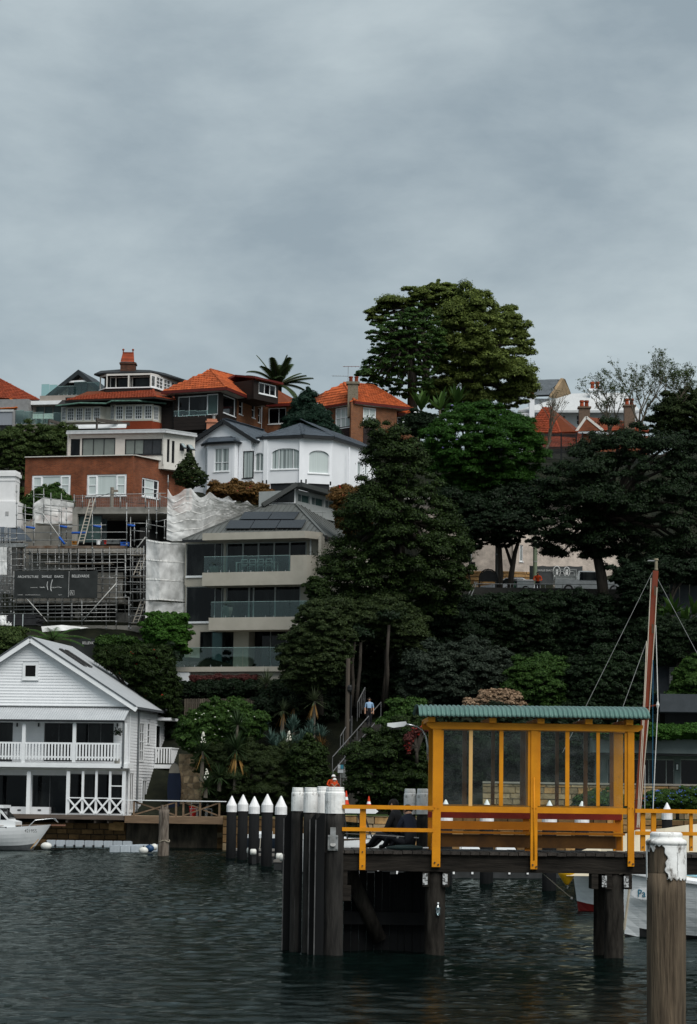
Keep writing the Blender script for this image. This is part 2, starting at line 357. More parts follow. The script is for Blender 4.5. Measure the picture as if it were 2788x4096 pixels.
add('brace', MB().tube([R0(1395, 3490, 1.0), R0(1520, 3760, 1.2)], .15, 10), PILE, wharf, smooth=True)
for i in range(11):
    u = uL+.42+i*.155; add('landing_plank', MB().box(u, u+.15, 1.3+random.uniform(0,.05), 1.4, -ZD-.3, -.42-random.uniform(0,.1)), BLKP, wharf)
add('landing_beam', MB().box(uL+.35, uL+2.2, 1.1, 1.29, -1.5, -1.25), BLKP, wharf)
for px in (1363, 1690, 1770, 2365, 2420, 2500):         # packers bolted beside the piles
    p = R0(px, 3500, .1); add('packer', MB().box(p.x, p.x+.13, .03, .5, -.40-.30, -.405), TIMB, wharf)
RETRO = mat('reflector_mesh', (.45,.46,.46), (.08,.08,.08), rough=.5, scale=30, detail=1, lo=.45, hi=.55)
for px in (1695, 1775, 2412, 2500):
    p = R0(px, 3500, .02); add('reflector', MB().box(p.x-.02, p.x+.075, .015, .028, -.66, -.44), RETRO, wharf)
p = R0(1363, 3545, .1); add('fender_block', MB().box(p.x, p.x+.2, .0, .3, p.z-.28, p.z+.02), TIMB, wharf)
p = R0(1352, 3460); add('bolt', MB().lathe(p + V((0,0,0)), [(.03,-.03),(.04,0),(.03,.03)], 8), STEEL, wharf)

# --- shelter
sh = thing('wharf_shelter', 'yellow timber waiting shelter with green curved corrugated roof on the wharf', 'shelter', fw.M)
def pbox(name, x0, y0, x1, y1, o0, o1, m, parent, fr=fw, M=None):
    u0, u1, v0, v1 = fr.rect(x0, y0, x1, y1, o0); return add(name, MB().box(u0, u1, o0, o1, v0, v1), m, parent, fr.M)
for x0, x1, yb in ((1733,1761,3468),(2125,2149,3477),(2512,2537,3466)):
    o = pbox('post', x0, 2916, x1, yb, -.075, .045, YEL, sh)
    for k, (dx, dy) in enumerate(((6,-18),(20,-10))):
        p = R0(x0+dx, yb+dy, -.075); add('bolt', MB().tube([p, p+V((0,-.02,0))], .018, 8), mat('bolt_dark', (.08,.05,.03)), o)
        p = R0(x0+dx, 3235+dy*.3, -.075); add('bolt', MB().tube([p, p+V((0,-.015,0))], .012, 8), YEL, o)
SDEP = 1.55
for x0, x1 in ((1716,1742),(2104,2128),(2455,2492)):      # back posts
    pbox('post', x0, 2905, x1, 3404, SDEP, SDEP+.12, YEL, sh)
a0, b0, v0, v1 = fw.rect(1706, 2893, 2569, 2918)
u0, u1 = a0, b0
vt = R0(1706, 2889).z; vb = R0(1760, 2916).z
hb = MB().poly([(u0, -.09, vt), (u0, -.09, vt-.06), (u0+.09, -.09, vb), (u1-.09, -.09, vb), (u1, -.09, vt-.06), (u1, -.09, vt)], (0, .07, 0))
add('header_beam', hb, YEL, sh)
add('header_beam', MB().box(u0, u1, SDEP-.03, SDEP+.06, vb+.02, vt+.06), YEL, sh)
for u in (u0+.02, 1.05, 2.0, 2.95, u1-.35):
    add('rafter', MB().box(u, u+.14, -.22, SDEP+.35, vt+.003, vt+.10), YEL, sh)
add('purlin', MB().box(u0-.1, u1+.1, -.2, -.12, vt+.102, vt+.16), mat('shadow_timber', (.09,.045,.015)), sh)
# window wall
vs, vh = R0(1750, 3223).z, vb
bot = R0(1750, 3247).z
add('sill_rail', MB().box(R0(1761,3230).x, R0(2125,3230).x, -.05, .04, bot, vs), YEL, sh)
add('sill_rail', MB().box(R0(2149,3230).x, R0(2512,3230).x, -.05, .04, bot, vs), YEL, sh)
mull = [(1762,1772,YEL),(1877,1889,YELP),(1998,2012,YEL),(2113,2124,YEL),(2150,2161,YEL),(2262,2277,YEL),(2386,2399,YEL),(2499,2511,YEL)]
for x0, x1, mm in mull: pbox('mullion', x0, 2919, x1, 3224, -.045, .0, mm, sh)
DIRTY = glassmat('salt_stained_glass', (.92,.96,.94), .012, .03, dirt=.05, ior=1.15)
for i in range(7):
    if i == 3: continue
    ua, ub = R0(mull[i][1]-2, 3100).x, R0(mull[i+1][0]+2, 3100).x
    add('pane', MB().box(ua, ub, -.02, -.012, vs, vh), DIRTY, sh)
for i, (x0, x1) in enumerate(((1851,1866),(1966,1978),(2082,2100),(2222,2235),(2335,2350),(2440,2452))):   # slim posts of the far wall
    pbox('mullion', x0, 2915, x1, 3224, SDEP-.02, SDEP+.05, mat('brown_varnish', (.17,.065,.016), (.11,.04,.01), rough=.5), sh)
add('sill_rail', MB().box(R0(1716,3215,SDEP).x, R0(2490,3215,SDEP).x, SDEP-.03, SDEP+.06, vs-.05, vs+.03), YEL, sh)
pc = R0(2136, 3110, -.08); pipe = MB().tube([pc, R0(2136, 3440, -.08)], .014, 8); add('conduit', pipe, YEL, sh, smooth=True)
# curved corrugated roof sheets
GRN = mat('green_roof_paint', (.098,.190,.165), (.072,.145,.128), rough=.45, scale=2.5, stain=((.07,.09,.07), 7, .72, (1,1,1)), spec=.35)
rl, rr_ = R0(1676, 2825, -.3).x, R0(2600, 2860, -.3).x
prof = [(-.36, vt+.11), (-.335, vt+.17), (-.25, vt+.235), (-.1, vt+.29), (.2, vt+.335), (.6, vt+.355), (1.1, vt+.35), (1.6, vt+.30), (2.0, vt+.21)]
ns = 5; wsheet = (rr_-rl)/ns
for sidx in range(ns):
    ua, ub = rl + sidx*wsheet, rl + (sidx+1)*wsheet + (.03 if sidx < ns-1 else 0); cols = 78
    mb = MB()
    for i in range(cols+1):
        u = ua + (ub-ua)*i/cols; dz = .021*math.cos(2*math.pi*(u-rl)/.0925)
        for j, (y, z) in enumerate(prof):
            j0, j1 = max(j-1,0), min(j+1,len(prof)-1); tx, tz = prof[j1][0]-prof[j0][0], prof[j1][1]-prof[j0][1]; q = math.hypot(tx,tz)
            mb.v.append((u, y - tz/q*dz, z + tx/q*dz + sidx*.004))
    k = len(prof)
    for i in range(cols):
        for j in range(k-1): mb._f(i*k+j, (i+1)*k+j, (i+1)*k+j+1, i*k+j+1)
    o = add('roof_sheet', mb, GRN, sh, smooth=True); o.modifiers.new('thick', 'SOLIDIFY').thickness = .004
    for q in range(2):
        uu = ua + wsheet*(.25+.5*q); uu = rl + round((uu-rl)/.0925)*.0925
        add('screw', MB().lathe((uu, -.29, vt+.215), [(.011,-.01),(.011,.015)], 6), DARKFR, sh)
# bench inside
bench = thing('bench', 'orange bench with red top board inside the yellow wharf shelter', 'bench', fw.M)
YELD = mat('orange_bench_paint', (.50,.17,.008), (.40,.13,.006), rough=.5, scale=2, stain=((.02,.015,.01), 4, .78, (1,1,1)))
B = .95
pbox('backrest', 1712, 3282, 2462, 3325, B, B+.03, YELD, bench)
pbox('top_board', 1712, 3246, 2488, 3281, B-.03, B+.02, RED, bench)
sz = R0(1740, 3332, B-.4).z
add('seat', MB().box(R0(1712,3330,B).x, R0(2488,3330,B).x, B-.45, B-.005, sz, sz+.04), YELD, bench)
pbox('seat_apron', 1765, 3336, 2462, 3396, B-.35, B-.32, mat('brown_apron', (.13,.055,.01), (.07,.03,.008), rough=.6), bench)
for px in (1725, 2100, 2465): pbox('leg', px, 3346, px+22, 3404, B-.3, B-.2, YELD, bench)
for px in (1728, 2092, 2460): pbox('stile', px, 3240, px+24, 3330, B+.032, B+.08, YELD, bench)
# railings
def rail_run(name, label, xs, x0, x1, yt, tops):
    r = thing(name, label, 'railing', fw.M, 'yellow wharf railings')
    za, zb = R0(1400, yt[0]).z, R0(1400, yt[1]).z; zc, zd = R0(1400, yt[2]).z, R0(1400, yt[3]).z
    ua, ub = R0(x0, 3230).x, R0(x1, 3230).x
    add('top_rail', MB().box(ua, ub, -.12, -.06, zb, za), YEL, r); add('middle_rail', MB().box(ua, ub, -.10, -.06, zd, zc), YEL, r)
    for px0, px1, yb in xs:
        u0, u1, v0, v1 = fw.rect(px0, yt[0]+4, px1, yb); o = add('post', MB().box(u0, u1, -.058, .018, v0, za-.01), YEL, r)
        for vv in (v0+.08, v0+.35, za-.08): add('bolt', MB().tube([((u0+u1)/2, -.058, vv), ((u0+u1)/2, -.075, vv)], .014, 8), mat('bolt_dark', (.08,.05,.03)), o)
    return r
rail_run('wharf_railing', 'yellow railing at the left end of the wharf in front of the seated fishers', [(1440,1461,3479)], 1369, 1733, (3219,3235,3309,3324), 0)
rail_run('wharf_railing', 'yellow railing on the wharf running right from the shelter behind the near pile', [(2561,2580,3404),(2604,2623,3404),(2756,2770,3404)], 2538, 2960, (3219,3235,3309,3324), 0)
# rough white-capped piles at the wharf end
def capped(px, wpx, ytop, ybare, off, label, bare=True, group='white capped piles at the wharf end', r=None):
    p = R0(px, 3300, off); r = r or wpx/2/201.5*(D0+off)/D0
    M = fw.M @ T((p.x, off, 0)); zt = R0(px, ytop, off).z; zb = R0(px, ybare, off).z
    t = thing('mooring_pile', label, 'pile', M, group)
    add('shaft', rough_pile(r*.93, zw, zb+.02, seed=int(px), amp=.02), mat('grey_pile_timber', (.034,.032,.029), (.009,.0085,.008), rough=.85, scale=2.5, stretch=(3,3,.5), bump=.5), t, smooth=True)
    c = add('cap', MB().lathe((0,0,0), [(r*.99, zb), (r, zb+.1), (r*1.0, zt-.15), (r*.985, zt-.115), (r*.9, zt-.09), (r*.9, zt-.05), (r*.87, zt-.035), (r*.87, zt-.008), (r*.80, zt)], 16), CAPW, t)
    return t
capped(1189, 50, 3150, 3244, 1.0, 'white capped pile at the far left of the wharf end cluster')
capped(1241, 57, 3150, 3250, .6, 'white capped pile with bare patch, second from left in wharf cluster')
capped(1290, 52, 3146, 3252, 1.2, 'white capped pile half hidden behind its neighbour in the wharf cluster')
t = capped(1339, 81, 3148, 3254, .05, 'widest white capped pile with steel bracket beside the wharf deck')
p0 = R0(1332, 3350, -.16) - R0(1339, 3300, .05); br = MB()
zz = lambda y: R0(1332, y, -.16).z
br.box(p0.x-.055, p0.x+.055, -.215, -.2, zz(3382), zz(3309)); br.tube([(p0.x, -.215, zz(3382)), (p0.x, -.235, zz(3382)+.02)], .055, 12)
br.box(p0.x-.1, p0.x+.1, -.2, -.19, zz(3402), zz(3340))
for dx in (-.08, .08):
    for y in (3346, 3394): br.tube([(p0.x+dx, -.2, zz(y)), (p0.x+dx, -.23, zz(y))], .02, 8)
add('bracket', br, STEEL, t)
capped(1639, 49, 3155, 3257, 2.9, 'white capped pile behind the seated fishers, the one further left', group='white capped piles behind the fishers')
capped(1690, 51, 3155, 3257, 2.8, 'white capped pile with large dark bare patch touching the shelter', group='white capped piles behind the fishers')
# black rubbing strips
for i, (xa, xb, yt, off, lab) in enumerate(((1138,1170,3249,1.3,'black timber fender strip, farthest left of the wharf cluster'),(1187,1212,3249,.9,'black timber fender strip, second from the left at wharf'),
        (1242,1266,3253,.1,'black timber fender strip with pale edge, third from left at wharf'),(1266,1300,3254,-.25,'black timber fender strip nearest the widest white capped pile'))):
    u0, u1 = R0(xa, 3300, off).x, R0(xb, 3300, off).x; zt = R0(xa, yt, off).z
    mb = MB().poly([(u0, 0, zw), (u0, 0, zt-.12), (u0+.10, 0, zt), (u1, 0, zt), (u1, 0, zw)], (0, .12, 0)); M = fw.M @ T((0, off, 0))
    o = thing('fender_strip', lab, 'fender', fw.M @ T((u0, off, zw)), 'black fender strips'); W[o] = fw.M @ T((u0, off, zw))
    add('strip', mb, BLKP, o, M)
    add('wear_edge', MB().box(u0-.022, u0-.002, .0, .05, zw, zt-.12), mat('worn_grey_edge', (.12,.12,.12), (.05,.05,.05), rough=.6), o, M)
# near pile
P = at(2665, 3500, 26.0); t = thing('mooring_pile', 'big split timber pile with peeling white top nearest the camera', 'pile', T((P.x, P.y, 0)))
k = 26.0/F; zc = lambda y: at(2665, y, 26).z
R = 76*k
shaft = rough_pile(R, -1.5, zc(3500)+.02, n=40, amp=.012, seed=4, cracks=False)
NEARW = mat('near_pile_wood', (.150,.113,.075), (.030,.022,.015), rough=.85, scale=5.0, stretch=(4,4,.28), bump=1.0, bscale=10, lo=.28, hi=.75)
nv = []
for (x, y, z) in shaft.v:                                # a deep drying crack down the face
    a = math.atan2(y, x); d = abs(a - (-1.50 + .04*math.sin(z*2.1) + .02*math.sin(z*7)))
    q = 1 - .22*max(0, 1-d/.09)*min(1, max(0, (z-.2)/1.0)) if d < .09 else 1
    nv.append((x*q, y*q, z))
shaft.v = nv
add('shaft', shaft, NEARW, t, smooth=True)
# peeling paint sleeve: grid of cells, the ones that peeled away are missing
def sleeve(R, z0, z1, edge, n=220, nz=90):
    mb = MB(); ids = {}
    def vid(i, j):
        i %= n
        if (i, j) not in ids:
            a = 2*math.pi*i/n; z = z0 + (z1-z0)*j/nz; rr = R*(1.052 + .005*math.sin(5*a+z*9)); ids[i, j] = len(mb.v); mb.v.append((rr*math.cos(a), rr*math.sin(a), z))
        return ids[i, j]
    for i in range(n):
        for j in range(nz):
            a = 2*math.pi*(i+.5)/n; a = a-2*math.pi if a > math.pi else a; z = z0 + (z1-z0)*(j+.5)/nz
            if edge(a, z): mb._f(vid(i,j), vid(i+1,j), vid(i+1,j+1), vid(i,j+1))
    return mb
zs0, zs1 = zc(3520), zc(3372)
def keep(a, z):
    wob = .05*math.sin(z*31)+.03*math.sin(z*71+1)
    f = (z-zs0)/(zs1-zs0)
    if z < zs0+.012+.012*math.sin(a*23)+.008*math.sin(a*61): return False
    if -2.9 < a < -2.25+wob: return f > .82 + .06*math.sin(a*19)
    if -2.25+wob <= a < -1.66+wob*1.3-.1*f: return f > .97 - .06*abs(math.sin(a*13))
    return abs(a+1.12+.02*math.sin(z*40)) > .014 or f > .75 or f < .1
sl_ = add('paint_sleeve', sleeve(R, zs0, zs1, keep), CAPW, t, smooth=True); sl_.modifiers.new('thick', 'SOLIDIFY').thickness = .006
add('core', rough_pile(R*.975, zc(3502), zc(3374), n=40, amp=.012, seed=4, cracks=False), NEARW, t, smooth=True)
add('cap', MB().lathe((0,0,0), [(R*1.062, zc(3380)), (R*1.075, zc(3366)), (R*.99, zc(3358)), (R*.86, zc(3354)), (R*.84, zc(3345)), (R*.85, zc(3343)), (R*.83, zc(3333)), (R*.75, zc(3328))], 40), CAPW, t, smooth=True)
# ---- marina piles with pointed white caps
def pointed(px, ytop, wpx, label, yrat=1.0):
    d = F*.5/wpx; p = at(px, ytop, d); r = .25
    t = thing('marina_pile', label, 'pile', T((p.x, p.y, 0)), 'black marina piles with pointed white caps')
    add('shaft', MB().lathe((0,0,0), [(r*.98, -2), (r*.98, p.z-.78)], 14), BLKP, t, smooth=True)
    add('cap', MB().lathe((0,0,0), [(r*1.04, p.z-.80), (r*1.04, p.z-.48), (.03, p.z-.015), (.01, p.z)], 14), mat('cap_white_plastic', (.82,.82,.82), rough=.4), t)
    return p
for px, yt, wp, lab in ((928,3183,40,'pointed marina pile, leftmost of the five in a row'),(973,3178,41,'pointed marina pile, second from left of the five'),(1018,3185,43,'pointed marina pile, middle one of the five'),
        (1070,3176,45,'pointed marina pile, second from right of the five'),(1125,3183,46.5,'pointed marina pile, rightmost of the five next to black fender strips'),
        (1783,3198,56,'pointed marina pile behind the leftmost shelter pane'),(1948,3198,54,'pointed marina pile behind the second shelter pane'),(2198,3202,58,'pointed marina pile behind the fourth shelter pane'),
        (2328,3204,56,'pointed marina pile behind the fifth shelter pane'),(2668,3210,42,'pointed marina pile in front of the blue flowers beyond the railing')):
    pointed(px, yt, wp, lab)
# ================================================================== building helpers
def wall(fr, root, u0, u1, v0, v1, holes, m, th=.2, off=0.0, name='wall'):
    us = sorted({u0, u1, *[min(max(q, u0), u1) for h in holes for q in h[:2]]}); vs = sorted({v0, v1, *[min(max(q, v0), v1) for h in holes for q in h[2:]]})
    def solid(i, j):
        if i < 0 or j < 0 or i >= len(us)-1 or j >= len(vs)-1: return False
        uc, vc = (us[i]+us[i+1])/2, (vs[j]+vs[j+1])/2
        return not any(h[0] < uc < h[1] and h[2] < vc < h[3] for h in holes)
    mb = MB(); y0, y1 = off, off+th
    for i in range(len(us)-1):
        for j in range(len(vs)-1):
            if not solid(i, j): continue
            a, b, c, d = us[i], us[i+1], vs[j], vs[j+1]
            mb.quad((a,y0,c),(b,y0,c),(b,y0,d),(a,y0,d))
            if not solid(i-1,j): mb.quad((a,y1,c),(a,y0,c),(a,y0,d),(a,y1,d))
            if not solid(i+1,j): mb.quad((b,y0,c),(b,y1,c),(b,y1,d),(b,y0,d))
            if not solid(i,j-1): mb.quad((a,y1,c),(b,y1,c),(b,y0,c),(a,y0,c))
            if not solid(i,j+1): mb.quad((a,y0,d),(b,y0,d),(b,y1,d),(a,y1,d))
    return add(name, mb, m, root, fr.M)
def win(fr, root, r, cols=1, rows=1, fm=None, pm=None, fw_=.07, rec=.1, sill=True, off=0.0, mid=None, bars=.045, name='window'):
    u0, u1, v0, v1 = r; fm = fm or WHITE; pm = pm or GLASS; y0, y1 = off+rec-.05, off+rec+.04
    mb = MB().box(u0,u1,y0,y1,v0,v0+fw_).box(u0,u1,y0,y1,v1-fw_,v1).box(u0,u0+fw_,y0,y1,v0+fw_,v1-fw_).box(u1-fw_,u1,y0,y1,v0+fw_,v1-fw_)
    cu = [u0+fw_ + (u1-u0-2*fw_)*i/cols for i in range(cols+1)] if isinstance(cols, int) else [u0+fw_] + [u0+(u1-u0)*q for q in cols] + [u1-fw_]
    rv = [v0+fw_ + (v1-v0-2*fw_)*i/rows for i in range(rows+1)] if isinstance(rows, int) else [v0+fw_] + [v0+(v1-v0)*q for q in rows] + [v1-fw_]
    for q in cu[1:-1]: mb.box(q-bars/2, q+bars/2, y0+.004, y1-.004, v0+fw_, v1-fw_)
    for q in rv[1:-1]: mb.box(u0+fw_, u1-fw_, y0+.008, y1-.008, q-bars/2, q+bars/2)
    o = add(name, mb, fm, root, fr.M)
    k = 0
    for i in range(len(cu)-1):
        pmi = pm[i % len(pm)] if isinstance(pm, list) else pm
        if len(rv)-1 > 3 or (u1-u0)/(len(cu)-1) < .3:
            if i == 0: add('pane', MB().box(u0+.01, u1-.01, off+rec, off+rec+.02, v0+.01, v1-.01), pmi, o, fr.M)
        else:
            for j in range(len(rv)-1): add('pane', MB().box(cu[i]-.012, cu[i+1]+.012, off+rec-.0+.001*j, off+rec+.02, rv[j]-.012, rv[j+1]+.012), pmi, o, fr.M)
    if sill: add('sill', MB().box(u0-.05, u1+.05, off-.06, off+rec-.05, v0-.07, v0-.003), fm, o, fr.M)
    return o
def wr(fr, *r, off=0.0): return fr.rect(*r, off)
def plane3(a, b, c): n = (b-a).cross(c-a).normalized(); return a, n
def onp(px, py, pl): r = ray(px, py); return EYE + r*((pl[0]-EYE).dot(pl[1])/r.dot(pl[1]))
def tile_mesh(w=.27, l=.40):
    mb = MB(); zs = (0.0, .04, .012, .012, .04, .0); xs_ = (-.5, -.3, -.12, .12, .3, .5); n = 6
    for y, lift in ((0, .045), (l, .0)):
        for x, z in zip(xs_, zs): mb.v.append((x*w, y, z+lift))
    for x, z in zip(xs_, zs): mb.v.append((x*w, 0, z*.3))
    for i in range(n-1): mb._f(i, i+1, n+i+1, n+i); mb._f(2*n+i, 2*n+i+1, i+1, i)
    return mb
def flat_tile(w=.33, l=.42):
    return MB().box(-w/2+.004, w/2-.004, 0, l, .012, .04)
class Tiles:                               # roof tiles: the first 300 are pieces of their own, the rest one joined part
    def __init__(s, root, m, mb=None, pitch=(.25,.33), budget=300, name='roof_tile'):
        s.root, s.m, s.mb, s.pitch, s.left, s.name = root, m, mb or tile_mesh(), pitch, budget, name
        s.me = s.mb.mesh(name); s.me.materials.append(m); s.rest = MB()
    def slope(s, poly, ia=0, ib=1, deck=None, lift=.02):
        a, b = poly[ia], poly[ib]; e = (b-a).normalized(); n = None
        for p in poly:
            q = e.cross(p-a)
            if q.length > .4: n = q.normalized(); break
        if n.z < 0: n = -n
        up = n.cross(e)
        if up.z < 0: up = -up
        if e.cross(up).dot(n) < 0: e = -e
        P2 = [((p-a).dot(e), (p-a).dot(up)) for p in poly]
        def inside(x, y):
            c = False; j = len(P2)-1
            for i in range(len(P2)):
                if (P2[i][1] > y) != (P2[j][1] > y) and x < (P2[j][0]-P2[i][0])*(y-P2[i][1])/(P2[j][1]-P2[i][1]) + P2[i][0]: c = not c
                j = i
            return c
        if deck: add('roof_deck', MB().poly([p - n*.005 for p in poly], -n*.14), deck, s.root, I4)
        x0, x1 = min(p[0] for p in P2), max(p[0] for p in P2); y1 = max(p[1] for p in P2)
        R = Matrix((e, up, n)).transposed().to_4x4(); row = 0; y = -.04
        while y < y1:
            x = x0 + (s.pitch[0]/2 if row % 2 else 0)
            while x < x1:
                if inside(x, y+.18):
                    p = a + e*x + up*y + n*(lift+random.uniform(-.006,.006)); M = T(p) @ R
                    if s.left > 0 :
                        s.left -= 1; add(s.name, s.me, None, s.root, M)
                    else:
                        k = len(s.rest.v); s.rest.v += [tuple(M @ V(v)) for v in s.mb.v]; s.rest.f += [tuple(k+i for i in f) for f in s.mb.f]; s.rest.mi += s.mb.mi
                x += s.pitch[0]
            y += s.pitch[1]; row += 1
    def ridge(s, a, b, r=.11):
        n = max(1, int((b-a).length/.42)); t = (b-a)/n; M0 = t.normalized().to_track_quat('Y', 'Z').to_matrix().to_4x4()
        mb = MB(); k = 6
        for y, q in ((0, 1.12), (t.length*1.04, .95)):
            for i in range(k+1):
                c = math.pi*i/k; mb.v.append((r*q*math.cos(c), y, r*.75*q*math.sin(c)))
        for i in range(k): mb._f(i, i+1, k+1+i+1, k+1+i)
        mb._f(*range(k+1))
        me = mb.mesh('ridge_tile'); me.materials.append(s.m)
        for i in range(n): add('ridge_tile', me, None, s.root, T(a + t*i + V((0,0,.03))) @ M0)
    def done(s):
        if s.rest.v: add(s.name + '_field', s.rest, s.m, s.root, I4, kind='stuff')
def body(root, pts, z0, z1, m, name='wall'):
    return add(name, MB().poly([V((p.x, p.y, z0)) for p in pts], (0, 0, z1-z0)), m, root, I4)
def glass_rail(fr, root, pts, off, h=None, m=None, studs=True):      # glass balustrade along pixel points [(x,ytop,ybot)], plane offset
    prev = None; m = m or CLEARG
    for i in range(len(pts)-1):
        a = fr.P(pts[i][0], pts[i][1], off); b = fr.P(pts[i+1][0], pts[i+1][1], off); c = fr.P(pts[i][0], pts[i][2], off)
        o = add('glass_panel', MB().box(a.x+.01, b.x-.01, off, off+.012, c.z, a.z), m, root, fr.M)
        add('edge_strip', MB().box(a.x+.01, b.x-.01, off-.001, off+.013, a.z+.002, a.z+.022), mat('glass_edge', (.35,.50,.48), rough=.3), o, fr.M)
        if studs:
            for q in (.2, .8):
                u = a.x + (b.x-a.x)*q; add('stud', MB().tube([(u, off-.03, c.z-.02), (u, off-.03, c.z+.13)], .022, 6), CHROME, o, fr.M)
def lettering(root, M, body_, size, m, name='lettering', align='LEFT', sx=1.0, ext=.004):
    cu = bpy.data.curves.new(name, 'FONT'); cu.body = body_; cu.size = size; cu.align_x = align; cu.extrude = ext; cu.resolution_u = 2
    tmp = bpy.data.objects.new(name, cu); me = bpy.data.meshes.new_from_object(tmp); bpy.data.objects.remove(tmp); me.materials.clear(); me.materials.append(m); o = bpy.data.objects.new(name, me); place(o, root, M @ Matrix.Rotation(math.pi/2, 4, 'X') @ Matrix.Diagonal((sx,1,1,1))); return o
TILE = mat('orange_roof_tile', (.43,.100,.026), (.26,.055,.017), rough=.75, scale=1.3, spec=.2, per=.28)
TILED = mat('weathered_red_tile', (.32,.058,.020), (.15,.030,.012), rough=.75, scale=.9, per=.22, spec=.2)
TDECK = mat('tile_underside', (.14,.035,.012), rough=.8)
SLATE = mat('slate_grey_tile', (.060,.075,.092), (.040,.050,.062), rough=.5, scale=1, per=.12)
GUT = mat('dark_red_gutter', (.105,.016,.012), (.08,.012,.010), rough=.4)
BRK = brickmat('brown_brick', (.24,.075,.022), (.155,.046,.016), (.16,.12,.085))
BRKR = brickmat('red_brick', (.25,.062,.020), (.155,.036,.013), (.17,.10,.065))
DKW = mat('dark_stained_timber', (.020,.014,.011), (.012,.009,.008), rough=.6, scale=4, stretch=(.3,.3,3))
# ================================================================== hilltop houses
# --- orange brick house with dormer
E = at(905, 1550, 196.0); ze = E.z
fL, sR = atz(646, 1566, ze), atz(1071, 1617, ze)
base = 30.0
dF = (E - fL).normalized(); dS = (sR - E).normalized()
C0 = E - dF*.85 + dS*.75; C0.z = base                    # wall corner under the eaves
frF = Fr(C0 - dF*4.2, dF, base); frS = Fr(C0, dS, base)
hs = thing('brick_house', 'brown brick house with orange hipped tile roof, dormer and corner balcony', 'house', frF.M)
zt = ze - base - .02
h1, h2 = wr(frF, 711, 1577, 826, 1660), wr(frF, 827, 1572, 871, 1660)
h1 = (h1[0], h1[1], h1[2], zt-.35); h2 = (h2[0]+.02, min(h2[1], 4.05), h1[2], zt-.3)
wall(frF, hs, 0, 4.2, 0, zt, [h1, h2], DKW)
win(frF, hs, h1, cols=[.38], rows=1, rec=.16, sill=False, pm=GLASS); win(frF, hs, h2, pm=GREENG, sill=False)
sw = [wr(frS, 894, 1577, 941, 1668), wr(frS, 957, 1590, 971, 1661), wr(frS, 1008, 1606, 1020, 1674), wr(frS, 1033, 1630, 1043, 1693)]
uS = frS.P(947, 1650).x; uE = frS.P(1046, 1700).x
wall(frS, hs, 0.001, uS, 0, zt, [sw[0]], DKW); wall(frS, hs, uS+.001, uE, 0, zt, sw[1:], BRK)
win(frS, hs, sw[0], pm=GLASS); [win(frS, hs, q, rows=2, pm=GLASS, fw_=.06) for q in sw[1:]]
Q = frS.M @ V((uE, 0, 0)); body(hs, [C0 - dF*4.15 + frF.y*.22, C0 + frF.y*.22 + frS.y*.22, Q + frS.y*.22, Q - dF*4.0], base-3, ze-.05, BRK)
# balcony of dark boards
bb = wr(frF, 695, 1667, 832, 1716, off=-.9); bd = MB()
for i in range(4):
    v0 = bb[2] + (bb[3]-bb[2])*i/4; add('balcony_board', MB().box(bb[0], bb[1], -.9, -.86, v0, v0+(bb[3]-bb[2])/4-.015), DKW, hs, frF.M)
add('balcony_floor', MB().box(bb[0], bb[1], -.84, .0, bb[2]+.1, bb[2]+.3), DKW, hs, frF.M)
glass_rail(frF, hs, [(695,1645,1667),(740,1645,1667),(786,1645,1667),(832,1645,1667)], -.86)
# roof
ap = at(842, 1479, 199.6); plS = plane3(E, sR, ap); re_ = onp(1004, 1522, plS)
tl = Tiles(hs, TILE)
tl.slope([fL, E, ap], deck=TDECK); tl.slope([E, sR, re_, ap], deck=TDECK)
wR = atz(1168, 1613, ze); wa = at(1112, 1560, sR.y+2.5); wb = at(1192, 1604, sR.y+3.0)
tl.slope([sR, wR, wb, wa], deck=TDECK)
tl.ridge(E, ap); tl.ridge(ap, re_); tl.done()
g = MB()
for a, b in ((fL, E), (E, sR), (sR, wR)): g.bar(a - V((0,0,.1)), b - V((0,0,.1)), .16, .22)
add('gutter', g, GUT, hs, I4)
add('soffit', MB().poly([fL - V((0,0,.2)), E - V((0,0,.2)), sR - V((0,0,.2)), sR - dF*4 - V((0,0,.2))], (0,0,.04)), OFFW, hs, I4)
frW = Fr.pts(Q, Q + (wR-sR), base); ww = wr(frW, 1074, 1633, 1144, 1694)
wall(frW, hs, .02, frW.P(1170,1700).x, 0, zt, [ww], BRK); win(frW, hs, ww, cols=[.58], pm=GLASS); body(hs, [frW.M @ V((0.02,.22,0)), frW.M @ V((frW.P(1170,1700).x,.22,0)), frW.M @ V((2.5,4,0)), frW.M @ V((0,4,0))], base-3, ze-.05, BRK)
# dormer
frD = Fr.hline((1016, 1519), 199.4, (1113, 1541)); frD2 = None
dz0 = frD.P(1016, 1595).z; dr = frD.rect(1016, 1519, 1113, 1545); top = 0.0
dw = wr(frD, 1036, 1527, 1105, 1588); u1 = dr[1]
wall(frD, hs, 0, u1, dz0, top, [dw], DKW); win(frD, hs, dw, cols=3, pm=GLASS, fw_=.09)
A, B_ = frD.M @ V((0,0,0)), at(948, 1508, 201.5)
side = [frD.M @ V((0,.05,dz0)), frD.M @ V((0,.05,-.02)), V((B_.x, B_.y, A.z-.02))]
add('dormer_cheek', MB().poly(side, frD.y*.2), DKW, hs, I4)
cen = sum(side, V((0,0,0)))/3; tri = [p + (cen-p)*.22 - frD.y*.03 for p in side]; tri2 = [p + (cen-p)*.42 - frD.y*.04 for p in side]
o = add('window', MB().poly(tri, frD.y*.02), WHITE, hs, I4); add('pane', MB().poly(tri2, frD.y*.02), GLASS, o, I4)
roofp = [at(940, 1506, 201.5), frD.M @ V((-.3,-.35,.06)), frD.M @ V((u1+.25,-.35,.06)), frD.M @ V((u1+.25,3.0,.1)), frD.M @ V((-.2,3.2,.1))]
